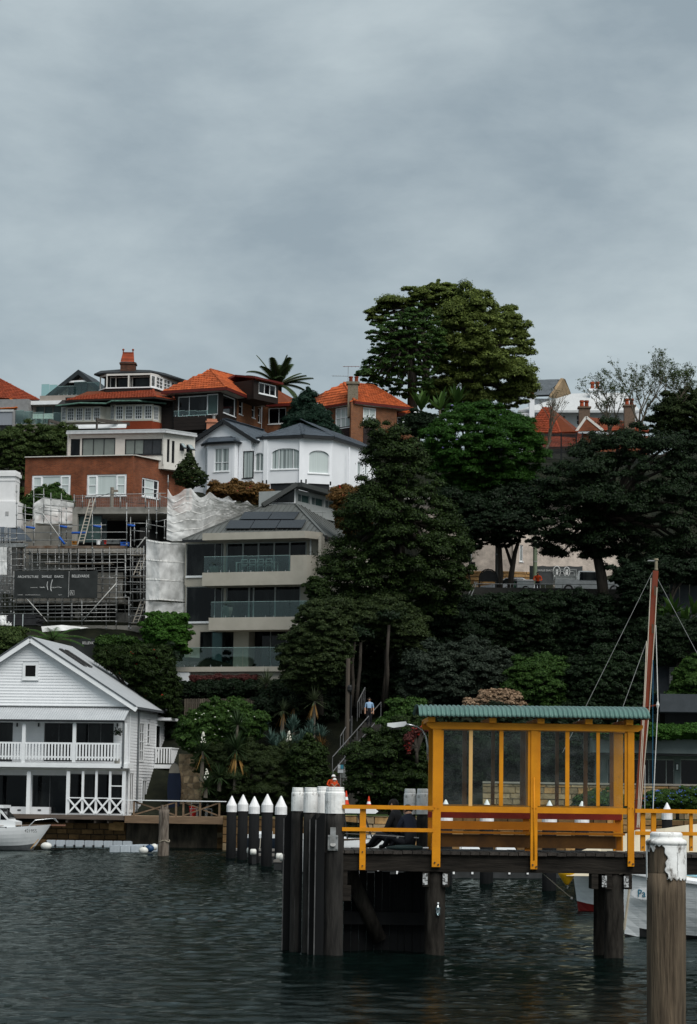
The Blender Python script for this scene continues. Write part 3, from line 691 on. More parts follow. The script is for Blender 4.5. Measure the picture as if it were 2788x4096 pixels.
add('dormer_roof', MB().poly([p for p in roofp], (0,0,.16)), GUT, hs, I4)
body(hs, [frD.M @ V((.02,.21,0)), frD.M @ V((u1-.02,.21,0)), frD.M @ V((u1-.02,2.6,0)), frD.M @ V((.02,2.6,0))], A.z+dz0, A.z-.01, DKW, 'dormer_wall')
ck = at(848, 1692, 196.5); mb = MB().box(-.42,.42,-.3,.3,-1.2,.0).box(-.5,.5,-.38,.38,0,.12).box(-.4,.4,-.28,.28,.125,.3); o = add('chimney', mb, mat('salmon_brick', (.46,.20,.12), (.36,.15,.09)), hs, T(ck))
add('flue', MB().lathe((.15,0,.3), [(.13,0),(.13,.3),(.2,.32),(.2,.4),(.1,.45)], 8), STEEL, o, T(ck))

# --- second brick house with chimney and aerial
E = at(1420, 1606, 202.0); ze = E.z; base = 29.5
fL, sR = atz(1290, 1627, ze), atz(1641, 1631, ze)
dA, dB = (E-fL).normalized(), (sR-E).normalized(); C0 = E - dA*.35 + dB*.25; C0.z = base
lenA = (E-fL).length - .5; lenB = (sR-E).length - 1.3
hs = thing('brick_house', 'brick house with corner pier under orange tile roof between conifer and big trees', 'house', T((C0.x, C0.y, base)))
frA = Fr(C0 - dA*lenA, dA, base); frB = Fr(C0, dB, base); zt = ze - base - .05
wa_, wb_ = wr(frA, 1341, 1634, 1400, 1707), wr(frB, 1453, 1628, 1504, 1705)
wa_ = (wa_[0], wa_[1], wa_[2], min(wa_[3], zt-.1)); wb_ = (wb_[0], wb_[1], wb_[2], min(wb_[3], zt-.1))
wall(frA, hs, 0, lenA-.02, 0, zt, [wa_], BRK); wall(frB, hs, 0, lenB, 0, zt, [wb_], BRK)
win(frA, hs, wa_, cols=3, rows=2, pm=BLIND, fw_=.09, bars=.07); win(frB, hs, wb_, cols=2, rows=2, pm=BLIND, fw_=.09, bars=.08)
u0, u1 = frB.P(1404,1700,-.2).x, frB.P(1450,1700,-.2).x
add('brick_pier', MB().box(u0, u1, -.2, -.002, 0, zt-.02), BRK, hs, frB.M)
SHG = mat('dark_shingle', (.030,.020,.020), (.018,.013,.013), scale=8, rough=.7)
for fr_, r in ((frB, wr(frB, 1453, 1709, 1500, 1785)), (frA, wr(frA, 1345, 1711, 1400, 1770))):
    for i in range(6):
        v = r[2] + (r[3]-r[2])*i/6; add('shingle_course', MB().box(r[0], r[1], -.05-.0, -.004, v, v+(r[3]-r[2])/6-.012), SHG, hs, fr_.M)
body(hs, [frA.M @ V((.05,.22,0)), C0 + frA.y*.22 + frB.y*.22, frB.M @ V((lenB,.22,0)), frB.M @ V((lenB,5,0))], base-4, ze-.1, BRK)
r1, = (at(1376, 1532, 205.5),); pl = plane3(E, sR, r1); r2 = onp(1493, 1542, pl)
tl = Tiles(hs, TILE)
tl.slope([E, sR, r2, r1], deck=TDECK); tl.slope([fL, E, r1, at(1250, 1590, 207)], deck=TDECK)
E2 = at(1690, 1660, 206); e0 = atz(1590, 1652, E2.z); tl.slope([e0, E2, at(1650, 1632, 208.5), at(1560, 1610, 208.5)], deck=TDECK)
tl.ridge(r1, r2); tl.ridge(sR, r2); tl.ridge(E, r1); tl.done()
g = MB(); [g.bar(a - V((0,0,.08)), b - V((0,0,.08)), .15, .2) for a, b in ((fL,E),(E,sR),(e0,E2))]; add('gutter', g, GUT, hs, I4)
add('soffit', MB().poly([fL - V((0,0,.2)), E - V((0,0,.2)), sR - V((0,0,.2)), sR + V((-3,3,-.2))], (0,0,.04)), OFFW, hs, I4)
frX = Fr(frB.M @ V((lenB, 1.2, 0)), dB, base); rw = wr(frX, 1590, 1668, 1610, 1720); wall(frX, hs, 0, 3.2, 0, zt-.3, [rw], BRK); win(frX, hs, rw, rows=2)
ck = at(1408, 1603, 202.8); STUC = mat('roughcast', (.22,.19,.14), (.13,.11,.08), scale=9, rough=.95, bump=.5)
o = add('chimney', MB().box(-.36,.5,-.4,.4,-1.4,1.35).box(-.5,.62,-.5,.5,1.352,1.55), STUC, hs, T(ck))
for dx in (-.12, .35): add('chimney_pot', MB().lathe((dx,0,1.55), [(.16,0),(.14,.35),(.18,.38),(.18,.48)], 8), TILED, o, T(ck))
am = at(1392, 1526, 202.6); an = thing('aerial', 'thin television aerial on the chimney of the orange roofed house', 'aerial', T(am))
add('mast', MB().tube([(0,0,-.6),(0,0,1.28)], .022, 5), STEEL, an)
ab = MB().tube([(-.45,0,1.25),(.95,-.2,1.25)], .02, 4); [ab.tube([(x,-.3,1.25),(x,.3,1.25)], .01, 4) for x in (-.3,0,.3,.6,.9)]; add('boom', ab, mat('aerial_red', (.2,.05,.03)), an)
ab = MB().tube([(-1.35,.1,.47),(.0,0,.44)], .018, 4); [ab.tube([(x,-.2,.47),(x,.3,.47)], .01, 4) for x in (-1.2,-1,-.8,-.6,-.4)]; add('boom', ab, STEEL, an)

# --- dark timber house with sash window bays
frC = Fr.yaw(243, 1690, 200, 12, 28.5); hs = thing('timber_house', 'dark timber house with white sash bay windows, red tile skirt roof and glazed upper room', 'house', frC.M)
GUTG = mat('verdigris_gutter', (.10,.20,.16), (.05,.09,.07), rough=.6)
def faces(fr, root, cs, y0, y1, specs, m, depth=3.0):                 # cs: [(px, off)]; specs per face: window list or None
    P = [fr.M @ V((fr.P(px, (y0+y1)/2, off).x, off, 0)) for px, off in cs]
    for i in range(len(P)-1):
        f = Fr.pts(P[i], P[i+1], fr.o.z); L_ = (P[i+1]-P[i]).length; zt_, zb_ = f.P(cs[i][0], y0).z, f.P(cs[i][0], y1).z
        hol = []
        if specs[i]:
            n, a, b, rr_, pm = specs[i]; v0, v1 = zb_ + (zt_-zb_)*a, zb_ + (zt_-zb_)*b
            ww_ = L_/n
            hol = [(ww_*q+ww_*.12, ww_*q+ww_*.88, v0, v1) for q in range(n)]
        wall(f, root, .0, L_, zb_, zt_, hol, m, th=.12)
        for h in hol: win(f, root, h, cols=3 if rr_ > 1 else 1, rows=4 if rr_ > 1 else 1, pm=specs[i][4], rec=.06, fw_=.06, bars=.03, sill=False, fm=WHITE)
    back = [p + fr.y*.14 for p in P]; back += [P[-1] + fr.y*depth, P[0] + fr.y*depth]
    add('room', MB().poly([V((p.x,p.y,fr.o.z+zb_)) for p in back], (0,0,zt_-zb_)), m, root, I4); return P
CREAM = mat('cream_joinery', (.60,.58,.50), (.52,.50,.43), rough=.5)
SASHP = mat('lace_pane', (.17,.185,.18), (.05,.055,.055), rough=.15, scale=4, lo=.4, hi=.6)
faces(frC, hs, [(244,.5),(265,0),(404,0),(425,.4),(442,.5)], 1627, 1690, [(1,.12,.92,2,SASHP),(4,.10,.92,2,SASHP),None,None], CREAM)
faces(frC, hs, [(440,.5),(458,0),(612,0),(637,.6)], 1619, 1685, [(1,.1,.93,2,SASHP),(4,.1,.93,2,SASHP),(1,.1,.93,2,SASHP)], CREAM)
ap_ = faces(frC, hs, [(440,.45),(470,-.03),(610,-.03),(638,.55)], 1686, 1728, [None]*3, mat('red_shingle', (.26,.05,.018), (.17,.03,.012), scale=6, stretch=(1,1,4), rough=.8))
u0, u1, v0, v1 = frC.rect(250, 1608, 690, 1740, 1.2); wall(frC, hs, u0, u1, v0-4, v1, [], DKW, th=4.5, off=1.2)
# eaves with green gutters, tile skirt
def slab(name, px, d, th, m, root=None): return add(name, MB().poly([at(x, y, dd) for x, y, dd in px], (0,0,-th)), m, root or hs, I4)
dC = 200
slab('eave', [(223,1623,199.2),(319,1611,198.6),(425,1613,198.4),(447,1603,198.2),(553,1602,197.6),(664,1613,198.6),(690,1600,203),(250,1600,203)], 0, .12, DKW)
gp = [at(*q) for q in ((223,1623,199.1),(319,1611,198.5),(425,1613,198.3),(447,1603,198.1),(553,1602,197.5),(664,1613,198.5))]; add('gutter', MB().tube([p - V((0,0,.02)) for p in gp], .075, 6), GUTG, hs, I4)
tl = Tiles(hs, TILED)
z1 = at(261, 1602, 199.6)
e1, e2 = z1, atz(620, 1588, z1.z); e3 = atz(697, 1600, z1.z)
tl.slope([e1, e2, at(611,1556,201.6), at(350,1566,202.2)], deck=TDECK); tl.slope([e2, e3, at(700,1592,203), at(611,1556,201.6)], deck=TDECK); tl.ridge(e2, at(611,1556,201.6)); tl.done()
add('gutter', MB().tube([e1-V((0,0,.08)), e2-V((0,0,.08)), e3-V((0,0,.08))], .09, 6), DKW, hs, I4)
u0, u1, v0, v1 = frC.rect(262, 1590, 680, 1625, 1.0); wall(frC, hs, u0, u1, v0, v1, [], DKW, th=3, off=1.0)
# upper glazed room
UP = [(398,3.2),(425,2.2),(602,2.2),(624,2.8),(742,8.0)]
P = [frC.M @ V((frC.P(px, 1555, off).x, off, 0)) for px, off in UP]
zb, zs_, zt_ = [frC.P(510, y, 2.2).z for y in (1582, 1553, 1494)]
for i in range(4):
    f = Fr.pts(P[i], P[i+1], frC.o.z); L_ = (P[i+1]-P[i]).length
    wall(f, hs, 0, L_, zb-.6, zs_, [], DKW, th=.1); add('sill', MB().box(0, L_, -.06, .14, zs_+.002, zs_+.09), WHITE, hs, f.M)
    n = (1, 2, 1, 4)[i]; hol = [(L_*q/n+.06, L_*(q+1)/n-.06, zs_+.1, zt_-.15) for q in range(n)]
    wall(f, hs, 0, L_, zs_+.092, zt_, hol, OFFW, th=.1)
    if i in (2,3): [win(f, hs, h, cols=2 if i == 3 else 1, rows=3 if i == 3 else 1, pm=SASHP, rec=.06, sill=False) for h in hol]
    else:
        for h in hol:
            nn = max(1, int((h[1]-h[0])/.9)); win(f, hs, (h[0]-.02, h[1]+.02, h[2]-.02, h[3]+.02), cols=nn, pm=[GLASS, GREENG], rec=.9, sill=False, fm=OFFW)
add('room', MB().poly([P[0]+frC.y*1.3+V((0,0,zb)), P[1]+frC.y*1.1+V((0,0,zb)), P[2]+frC.y*1.1+V((0,0,zb)), P[3]+frC.y*.3+V((-.2,0,zb)), P[4]+V((-.4,.2,zb)), P[4]+V((-5,1,zb))], (0,0,zt_-zb-.02)), DKW, hs, I4)
ROOFB = mat('black_bitumen_roof', (.014,.015,.017), (.009,.010,.011), rough=.6)
zz = frC.o.z + zt_
rf = [atz(376, 1501, zz), atz(420, 1496, zz), atz(612, 1494, zz), atz(700, 1516, zz), atz(748, 1528, zz)]
rf2 = [at(403, 1483, rf[0].y+2.2), at(482, 1477, rf[1].y+3), at(600, 1480, rf[2].y+3), at(660, 1492, rf[3].y+1)]
add('roof', MB().poly(rf + [rf[-1] + V((-4,3,0)), rf[0] + V((2,5,0))], (0,0,.13)), ROOFB, hs, I4)
mb = MB(); k = [rf[0], rf[1], rf[2], rf[3], rf[4]]; t = [rf2[0], rf2[1], rf2[2], rf2[3], rf[4]+V((0,0,.16))]
for i in range(4): mb.quad(k[i]+V((0,0,.131)), k[i+1]+V((0,0,.131)), t[i+1], t[i])
mb.quad(t[0], t[1], t[2], t[3]); add('roof', mb, ROOFB, hs, I4)
ck = at(513, 1478, 203.5); cb = MB().box(-.62,.62,-.5,.5,-.6,.55).box(-.7,.7,-.58,.58,.38,.5)
BRKD = brickmat('old_dark_brick', (.12,.04,.02), (.07,.028,.016), (.06,.045,.035)); o = add('chimney', cb, BRKD, hs, T(ck))
gb = MB().poly([(-.55,-.45,.552),(.55,-.45,.552),(.12,-.45,1.38),(-.3,-.45,1.38)], (0,.9,0)); add('chimney_gable', MB().poly([(.5,-.45,.552),(.5,.45,.552),(.3,0,1.3)], (-.1,0,0)), BRKD, o, T(ck))
for i in range(6):
    f = i/6; add('gable_tile_course', MB().poly([(-.6+.12*f,-.55+.5*f,.56+.78*f),(.52-.1*f,-.55+.5*f,.56+.78*f),(.52-.1*f,-.45+.5*f,.74+.78*f),(-.6+.12*f,-.45+.5*f,.74+.78*f)], (0,.06,.0)), TILED, o, T(ck))
add('gable_cap', MB().box(-.5,.42,-.07,.07,1.36,1.46), TILED, o, T(ck))
for dx in (-.45, .36): add('finial', MB().lathe((dx,0,1.46), [(.05,0),(.04,.12),(.1,.17),(.1,.24),(.03,.3)], 8), TILED, o, T(ck))
pg = thing('pergola', 'weathered grey timber pergola beams above the white awning roller', 'pergola', T(at(480,1700,196)))
for a, b in (((195,1682,195.5),(270,1702,197.5)),((385,1678,194.5),(517,1698,197.2)),((270,1700,197.0),(518,1694,197.2))): add('beam', MB().bar(at(*a), at(*b), .14, .22), mat('grey_timber', (.085,.075,.065), (.05,.045,.04), rough=.85), pg, I4)
for q in ((196,1682,195.5),(388,1680,194.5)): p = at(*q); add('post', MB().bar(p, p-V((0,0,1.6)), .12, .12), mat('grey_timber', (.085,.075,.065)), pg, I4)
a, b = at(232, 1706, 196.3), at(506, 1702, 196.3); aw = thing('awning', 'rolled white awning cassette below the sash window bays', 'awning', T(a)); add('cassette', MB().bar(a, b, .2, .22), WHITE, aw, I4); add('front_bar', MB().bar(a-V((0,.3,.2)), b-V((0,.3,.2)), .1, .1), WHITE, aw, I4)

# --- glass balcony house
frG = Fr.yaw(137, 1690, 204, 12, 29.0); hs = thing('rendered_house', 'taupe rendered house with dark gable and green glass balustrades behind dark timber house', 'house', frG.M)
TAUPE = mat('taupe_render', (.30,.265,.235), (.26,.23,.20), rough=.8)
DROOF = mat('charcoal_roof', (.030,.038,.042), (.020,.025,.028), rough=.6)
r = frG.rect(115, 1606, 300, 1760); hw = wr(frG, 140, 1623, 246, 1698); wall(frG, hs, r[0], r[1], r[2], r[3], [hw], TAUPE); win(frG, hs, hw, cols=3, pm=GREENG, rec=.15, sill=False, fm=TAUPE)
add('wall', MB().box(r[0], r[1]+4, .21, 6, r[2]-3, r[3]), TAUPE, hs, frG.M)
r = frG.rect(112, 1604, 262, 1619, -.5); add('fascia', MB().box(r[0], r[1], -.5, .3, r[3]-.32, r[3]), WHITE, hs, frG.M)
r2 = frG.rect(159, 1583, 440, 1606, -.2); add('parapet', MB().box(r2[0], r2[1], -.2, .0, r[3]+.004, r2[3]), TAUPE, hs, frG.M); add('terrace_floor', MB().box(r2[0], r2[1], .002, 6, r[3]+.004, r2[3]-.1), TAUPE, hs, frG.M)
glass_rail(frG, hs, [(166,1538,1588),(198,1540,1588),(230,1543,1587)], 1.4, studs=False); glass_rail(frG, hs, [(230,1546,1583),(264,1545,1583),(296,1544,1583)], -.12); glass_rail(frG, hs, [(296,1528,1583),(345,1530,1583),(398,1532,1583)], .2)
gp = [frG.P(x, y, 3.0) for x, y in ((180,1588),(313,1490),(440,1588))]; add('gable', MB().poly(gp, (0,.3,0)), TAUPE, hs, frG.M)
gd = wr(frG, 276, 1530, 300, 1583, off=3.0); win(frG, hs, gd, pm=GLASS, off=2.9, rec=.02, fm=DARKFR, sill=False)
gd = wr(frG, 302, 1530, 350, 1583, off=3.0); win(frG, hs, gd, cols=2, pm=GREENG, off=2.9, rec=.02, fm=DARKFR, sill=False)
for a, b in (((172,1590),(313,1478)),((313,1478),(448,1592))):
    A, B_ = frG.P(*a, 2.0), frG.P(*b, 2.0); dn = V((0,0,-.42))
    add('roof', MB().poly([A, B_, B_+dn, A+dn], (0,5,0)), DROOF, hs, frG.M)
a, b = frG.P(276,1528,2.2), frG.P(356,1523,2.2); add('awning_box', MB().bar(a, b, .25, .14), WHITE, hs, frG.M)
r = frG.rect(58, 1698, 284, 1760, -1.6); add('balcony_parapet', MB().box(r[0], r[1], -1.6, -.01, r[2], r[3]), TAUPE, hs, frG.M)
glass_rail(frG, hs, [(60,1642,1698),(96,1646,1698),(133,1650,1698),(175,1655,1697),(210,1652,1697),(246,1652,1696)], -1.5)
for i, px in enumerate((137, 158, 181, 200)):
    p = frG.P(px, 1697, -.9); c = thing('balcony_chair', ('white', 'white', 'white', 'white')[i] + ' outdoor chair behind the lower glass balustrade, ' + ('leftmost of the four','second from left','third from left','rightmost of the four')[i], 'chair', frG.M @ T(p), 'white balcony chairs')
    add('seat', MB().box(-.22,.22,-.22,.22,.40,.45), OFFW, c); add('backrest', MB().box(-.22,.22,.18,.22,.46,.92), OFFW, c)
    for sx in (-.2,.2):
        for sy in (-.2,.2): add('leg', MB().box(sx-.02,sx+.02,sy-.02,sy+.02,0,.4), OFFW, c)

# --- orange roofed house at the left edge
frO = Fr.yaw(0, 1700, 203, 10, 29.0); hs = thing('tiled_house', 'red tiled hip roof house at left edge with grey roller shutter', 'house', frO.M)
tl = Tiles(hs, TILED); a, b = at(-120, 1586, 206), at(158, 1602, 206); tl.slope([a, b, at(-20, 1508, 210)], deck=TDECK); tl.ridge(b, at(-20,1508,210)); tl.done()
TOR = mat('bright_orange_tile', (.52,.14,.016), (.42,.10,.012), rough=.7, scale=1, per=.12)
tl = Tiles(hs, TOR); hip = at(66, 1633, 203.0); tl.slope([at(-60,1638,203.6), hip, at(38,1604,205.2), at(-30,1616,205.2)], deck=TDECK); tl.slope([hip, at(120,1641,204.8), at(100,1618,206), at(38,1604,205.2)], deck=TDECK); tl.ridge(hip, at(38,1604,205.2)); tl.done()
body(hs, [at(-120,1600,206.6), at(112,1600,207.2), at(112,1600,212), at(-120,1600,212)], 29, at(60,1606,206.5).z, mat('cream_render', (.40,.37,.30)))
body(hs, [at(-60,1640,204.2), at(64,1640,203.6), at(112,1640,205.4), at(60,1640,208)], 28, at(60,1638,203.5).z, mat('pale_render', (.42,.46,.40)))
r = frO.rect(-20, 1648, 51, 1700, .0); SHUT = mat('grey_shutter', (.26,.28,.31), (.22,.24,.27), rough=.5, scale=1, stretch=(40,1,.1))
add('roller_shutter', MB().box(r[0], r[1], 0, .06, r[2], r[3]), SHUT, hs, frO.M); add('shutter_box', MB().box(r[0], r[1]+.05, -.08, .1, r[3]+.002, r[3]+.18), mat('pale_metal', (.5,.52,.53)), hs, frO.M)
r = frO.rect(51, 1640, 60, 1705); add('post', MB().box(r[0], r[1], -.05, .15, r[2]-1, r[3]), mat('grey_post', (.25,.25,.25)), hs, frO.M)
r = frO.rect(-20, 1700, 50, 1745)
for i in range(12):
    u = r[0] + (r[1]-r[0])*i/12; add('slat', MB().box(u, u+.07, .0, .05, r[2], r[3]-.002), DARKFR, hs, frO.M)
add('wall', MB().box(r[0], r[1]+1.2, .3, 4, r[2]-2, r[3]+2.2), mat('grey_post', (.25,.25,.25)), hs, frO.M)

# --- brick box flat building with cream upper storey
z0 = at(535, 1822, 176.0); bL, bR = atz(102, 1831, z0.z), atz(772, 1871, z0.z); base = 19.0
frF = Fr.pts(bL, z0, base); frS = Fr.pts(z0, bR, base); Lf, Ls = (z0-bL).length, (bR-z0).length; zt = z0.z - base
hs = thing('apartment_building', 'red brick flat-roofed block with cream upper storey above the scaffolding', 'building', frF.M)
hw = [wr(frF, 128, 1902, 281, 1980), wr(frF, 348, 1899, 505, 1982)]; hsd = [wr(frS, 569, 1909, 635, 1997)]
wall(frF, hs, 0, Lf, 0, zt, hw, BRKR); wall(frS, hs, .001, Ls, 0, zt, hsd, BRKR)
for q in hw: win(frF, hs, q, cols=[.26,.74], rows=1, pm=BLIND, fw_=.1, bars=.09); win(frF, hs, (q[0]+.09, q[0]+(q[1]-q[0])*.25, q[2]+.09, q[3]-.09), rows=2, pm=BLIND, rec=.06, sill=False); win(frF, hs, (q[0]+(q[1]-q[0])*.75, q[1]-.09, q[2]+.09, q[3]-.09), rows=2, pm=BLIND, rec=.06, sill=False)
win(frS, hs, hsd[0], cols=[.2,.72], rows=[.5], pm=[GLASS, BLIND, GLASS], fw_=.1)
CRE = mat('cream_cladding', (.60,.585,.54), (.54,.525,.48), rough=.6, scale=1.5)
body(hs, [bL + frF.y*.21, z0 + frF.y*.21 + frS.y*.21, bR + frS.y*.21, bR + frS.y*.21 + (bL-z0)*.8], base, z0.z-.01, BRKR)
add('coping', MB().bar(bL+V((0,0,.03)), z0+V((0,0,.03)), .34, .06).bar(z0+V((0,0,.03)), bR+V((0,0,.03)), .34, .06), CRE, hs, I4)
c0 = at(659, 1724, 178.5); cL = atz(270, 1730, c0.z); cR = atz(781, 1740, c0.z)
fU, fV = Fr.pts(cL, c0, z0.z-.6), Fr.pts(c0, cR, z0.z-.6); LU, LV = (c0-cL).length, (cR-c0).length; zu = c0.z - z0.z + .6
uw = [wr(fU, 283, 1756, 319, 1824), wr(fU, 328, 1753, 460, 1826), wr(fU, 500, 1757, 647, 1817)]
wall(fU, hs, 0, LU, 0, zu, uw, CRE); win(fU, hs, uw[0], fm=DARKFR); win(fU, hs, uw[1], cols=3, fm=DARKFR, pm=mat('grey_blind', (.20,.235,.215), (.17,.20,.185), rough=.3)); win(fU, hs, uw[2], cols=4, fm=DARKFR, pm=[mat('grey_blind', (.20,.235,.215)), mat('grey_blind', (.20,.235,.215)), mat('slate_blind', (.045,.05,.055), rough=.3), mat('slate_blind', (.045,.05,.055))])
vw = [wr(fV, 669, 1756, 677, 1849), wr(fV, 688, 1763, 697, 1853), wr(fV, 719, 1773, 737, 1805), wr(fV, 746, 1778, 768, 1811)]
wall(fV, hs, .001, LV, 0, zu, vw, CRE); [win(fV, hs, q, fm=DARKFR, sill=False, fw_=.06) for q in vw]
for q in vw[2:]:
    add('awning_sash', MB().poly([(q[0]+.02,.02,q[3]-.04),(q[1]-.02,.02,q[3]-.04),(q[1]-.02,-.45,q[2]+.1),(q[0]+.02,-.45,q[2]+.1)], (0,-.02,.03)), DARKFR, hs, fV.M); add('pane', MB().poly([(q[0]+.1,.0,q[3]-.02),(q[1]-.1,.0,q[3]-.02),(q[1]-.1,-.38,q[2]+.19),(q[0]+.1,-.38,q[2]+.19)], (0,-.03,.045)), mat('sky_pane', (.30,.36,.37), rough=.1), hs, fV.M)
body(hs, [cL + fU.y*.21, c0 + fU.y*.21 + fV.y*.21, cR + fV.y*.21, cR + (cL-c0)*.85 + fV.y*.21], z0.z-.6, c0.z-.02, CRE)
CORR = mat('zinc_sheet', (.42,.44,.44), (.36,.38,.38), rough=.45, metal=.2)
rp_ = [cL - fU.y*.25, c0 - fU.y*.25 - fV.y*.2, cR - fV.y*.2, cR + (cL-c0)*.85]; add('roof', MB().poly([p+V((0,0,.01)) for p in rp_], (0,0,.1)), CORR, hs, I4)
add('gutter', MB().bar(rp_[0]-V((0,.08,.1)), rp_[1]-V((0,.08,.1)), .12, .16).bar(rp_[1]-V((0,0,.1)), rp_[2]-V((0,0,.1)), .12, .16), mat('pale_metal', (.5,.52,.53)), hs, I4)
for px, f_ in ((276, fU), (655, fU)):
    u = f_.P(px, 1780).x; add('downpipe', MB().tube([(u,-.06,zu-.2),(u,-.06,.3)], .045, 6), CRE, hs, f_.M)

# --- white house with slate roofs and curved-head windows
ze = at(1206, 1749, 184.0).z; base = 21.5
K = [atz(1011, 1757, ze), atz(1064, 1754, ze), at(1206, 1749, 184.0), atz(1329, 1756, ze), atz(1504, 1812, ze)]
hs = thing('white_house', 'white rendered house with dark slate roofs and arched windows on a faceted bay', 'house', T(V((K[2].x, K[2].y, base))))
WR = mat('white_render', (.78,.80,.825), (.73,.75,.775), rough=.75, scale=.9)
zt = ze - base
VB = mat('vertical_blind', (.44,.50,.49), (.17,.20,.20), rough=.3, scale=1.0, stretch=(14,.2,.05), detail=1, lo=.42, hi=.55)
sp = [[(1020,1812,1055,1884)], [(1086,1795,1200,1875)], [(1235,1800,1316,1896)], [(1431,1845,1446,1902),(1457,1845,1471,1902)]]
for i in range(4):
    f = Fr.pts(K[i], K[i+1], base); L_ = (K[i+1]-K[i]).length
    hol = [wr(f, *q) for q in sp[i]]
    gar = []
    if i in (1, 2): q = (1081,1934,1197,1999) if i == 1 else (1233,1933,1317,1990); gar = [wr(f, *q)]
    wall(f, hs, .0, L_, 0, zt, hol+gar, WR)
    for h in hol:
        win(f, hs, h, cols=1 if i in (2,3) else ([.25,.75] if i == 1 else 2), pm=VB if i != 2 else BLIND, sill=True, fw_=.07, rec=.12)
        if i < 3:                                     # arched head: white spandrels over the corners
            hw_, hc = (h[1]-h[0])/2, (h[0]+h[1])/2; arch = .42 if i != 0 else .3; pts = [(h[0]-.01, -.004, h[3]+.01)]
            for side in (-1, 1):
                pp = [(hc+side*(hw_+.01), .0, h[3]+.01)] + [(hc+side*hw_*math.sin(q*math.pi/12), .0, h[3]-arch*(1-math.cos(q*math.pi/12))) for q in range(6, -1, -1)]
                add('arch_spandrel', MB().poly([V(p)+V((0,.004,.006)) for p in pp], (0,.075,0)), WR, hs, f.M)
    for h in gar: add('garage_door', MB().box(h[0], h[1], .12, .18, h[2], h[3]), mat('charcoal_door', (.022,.024,.027)), hs, f.M)
    add('pilaster', MB().box(-.16,.16,-.06,-.003,0,zt-.02), WR, hs, f.M) if i in (1,2) else None
body(hs, [K[0]+V((.1,.25,0)), K[1]+V((.05,.22,0)), K[2]+V((0,.25,0)), K[3]+V((-.2,.2,0)), K[4]+V((-.25,.0,0)), K[4]+V((-8,2,0))], base, ze-.02, WR)
tl = Tiles(hs, SLATE, flat_tile(), (.33,.34))
zr = ze + .12; ev = [atz(1003, 1756, zr), atz(1050, 1748, zr), atz(1212, 1740, zr), atz(1336, 1748, zr), atz(1512, 1806, zr)]; ap = at(1202, 1697, 187.6); rb_ = at(1440, 1768, 194)
for i in range(3): tl.slope([ev[i], ev[i+1], ap], deck=DROOF)
tl.slope([ev[3], ev[4], rb_, ap], deck=DROOF); tl.ridge(ev[2], ap, .1); tl.ridge(ev[3], ap, .1); tl.ridge(ev[1], ap, .1)
g = MB(); [g.bar(ev[i]-V((0,0,.1)), ev[i+1]-V((0,0,.1)), .14, .2) for i in range(4)]; add('gutter', g, DARKFR, hs, I4)
# gabled wing at left
fG = Fr.hline((773, 1771), 187.5, (1011, 1757), base); Lg = (atz(1011,1757,fG.M.translation.z if False else at(773,1771,187.5).z) - fG.M.translation).xy.length; zg = at(773,1771,187.5).z - base
apg = fG.P(901, 1690); wall(fG, hs, 0, Lg, 0, zg, [], WR); add('gable', MB().poly([(0,0,zg+.001),(Lg,0,zg+.001),(apg.x,0,apg.z)], (0,.2,0)), WR, hs, fG.M)
add('wall', MB().box(.02, Lg, .21, 5, 0, zg), WR, hs, fG.M)
A, L0, R0_ = fG.M @ V((apg.x,-.35,apg.z+.15)), fG.M @ V((-.35,-.35,zg-.12)), fG.M @ V((Lg+.5,-.35,zg-.2))
bk = fG.y*6.5
tl.slope([R0_, R0_+bk, A+bk, A], deck=DROOF); tl.slope([L0+bk, L0, A, A+bk], deck=DROOF); tl.ridge(A, A+bk, .1)
add('barge_board', MB().bar(A-V((0,0,.1)), L0-V((0,0,.1)), .1, .28).bar(A-V((0,0,.1)), R0_-V((0,0,.1)), .1, .28), DARKFR, hs, I4)
# box bay
Pb = [fG.M @ V((fG.P(px,1850,o).x, o, 0)) for px, o in ((815,0),(830,-.9),(938,-.9),(955,-.1))]
zb1 = fG.P(885,1771,-.9).z
for i in range(3):
    f = Fr.pts(Pb[i], Pb[i+1], base); L_ = (Pb[i+1]-Pb[i]).length; q = [[(.25,L_-.35,zb1-2.3,zb1-.25)],[wr(f,857,1793,915,1884)],[]][i]
    wall(f, hs, 0, L_, 0, zb1, q, WR); [win(f, hs, h, cols=1 if i == 0 else 2, rows=[.38], pm=VB) for h in q]
zf = base + zb1; evb = [fG.M @ V((fG.P(797,1775,-.5).x,-.3,zb1)), fG.M @ V((fG.P(826,1772,-1.2).x,-1.25,zb1)), fG.M @ V((fG.P(944,1768,-1.2).x,-1.25,zb1)), fG.M @ V((fG.P(966,1770,-.3).x,-.3,zb1))]
apb = [fG.M @ V((fG.P(838,1745,0).x,.0,zb1+.55)), fG.M @ V((fG.P(928,1742,0).x,.0,zb1+.55))]
tl.slope([evb[0],evb[1],apb[0]], deck=DROOF); tl.slope([evb[1],evb[2],apb[1],apb[0]], deck=DROOF); tl.slope([evb[2],evb[3],apb[1]], deck=DROOF); tl.done()
r = wr(fG, 972, 1805, 1011, 1911, off=-.25); wall(fG, hs, fG.P(955,1800,-.25).x, Lg, 0, zg-.1, [r], WR, th=.24, off=-.25); win(fG, hs, r, pm=VB, off=-.25, sill=True, fm=DARKFR, fw_=.05)
for px, py in ((1051,1930),(1066,1928),(1205,1927),(1224,1925),(1322,1934)):
    p = at(px, py, 183.6); add('wall_lamp', MB().box(-.06,.06,-.1,.06,-.14,.14), DARKFR, hs, T(p))
for px, py, d in ((1397,1790,186.6),(1458,1815,189)): p = at(px, py, d); add('downpipe', MB().tube([p, p-V((0,0,4.5))], .06, 6), WR, hs, I4)
from mathutils import noise as mnoise
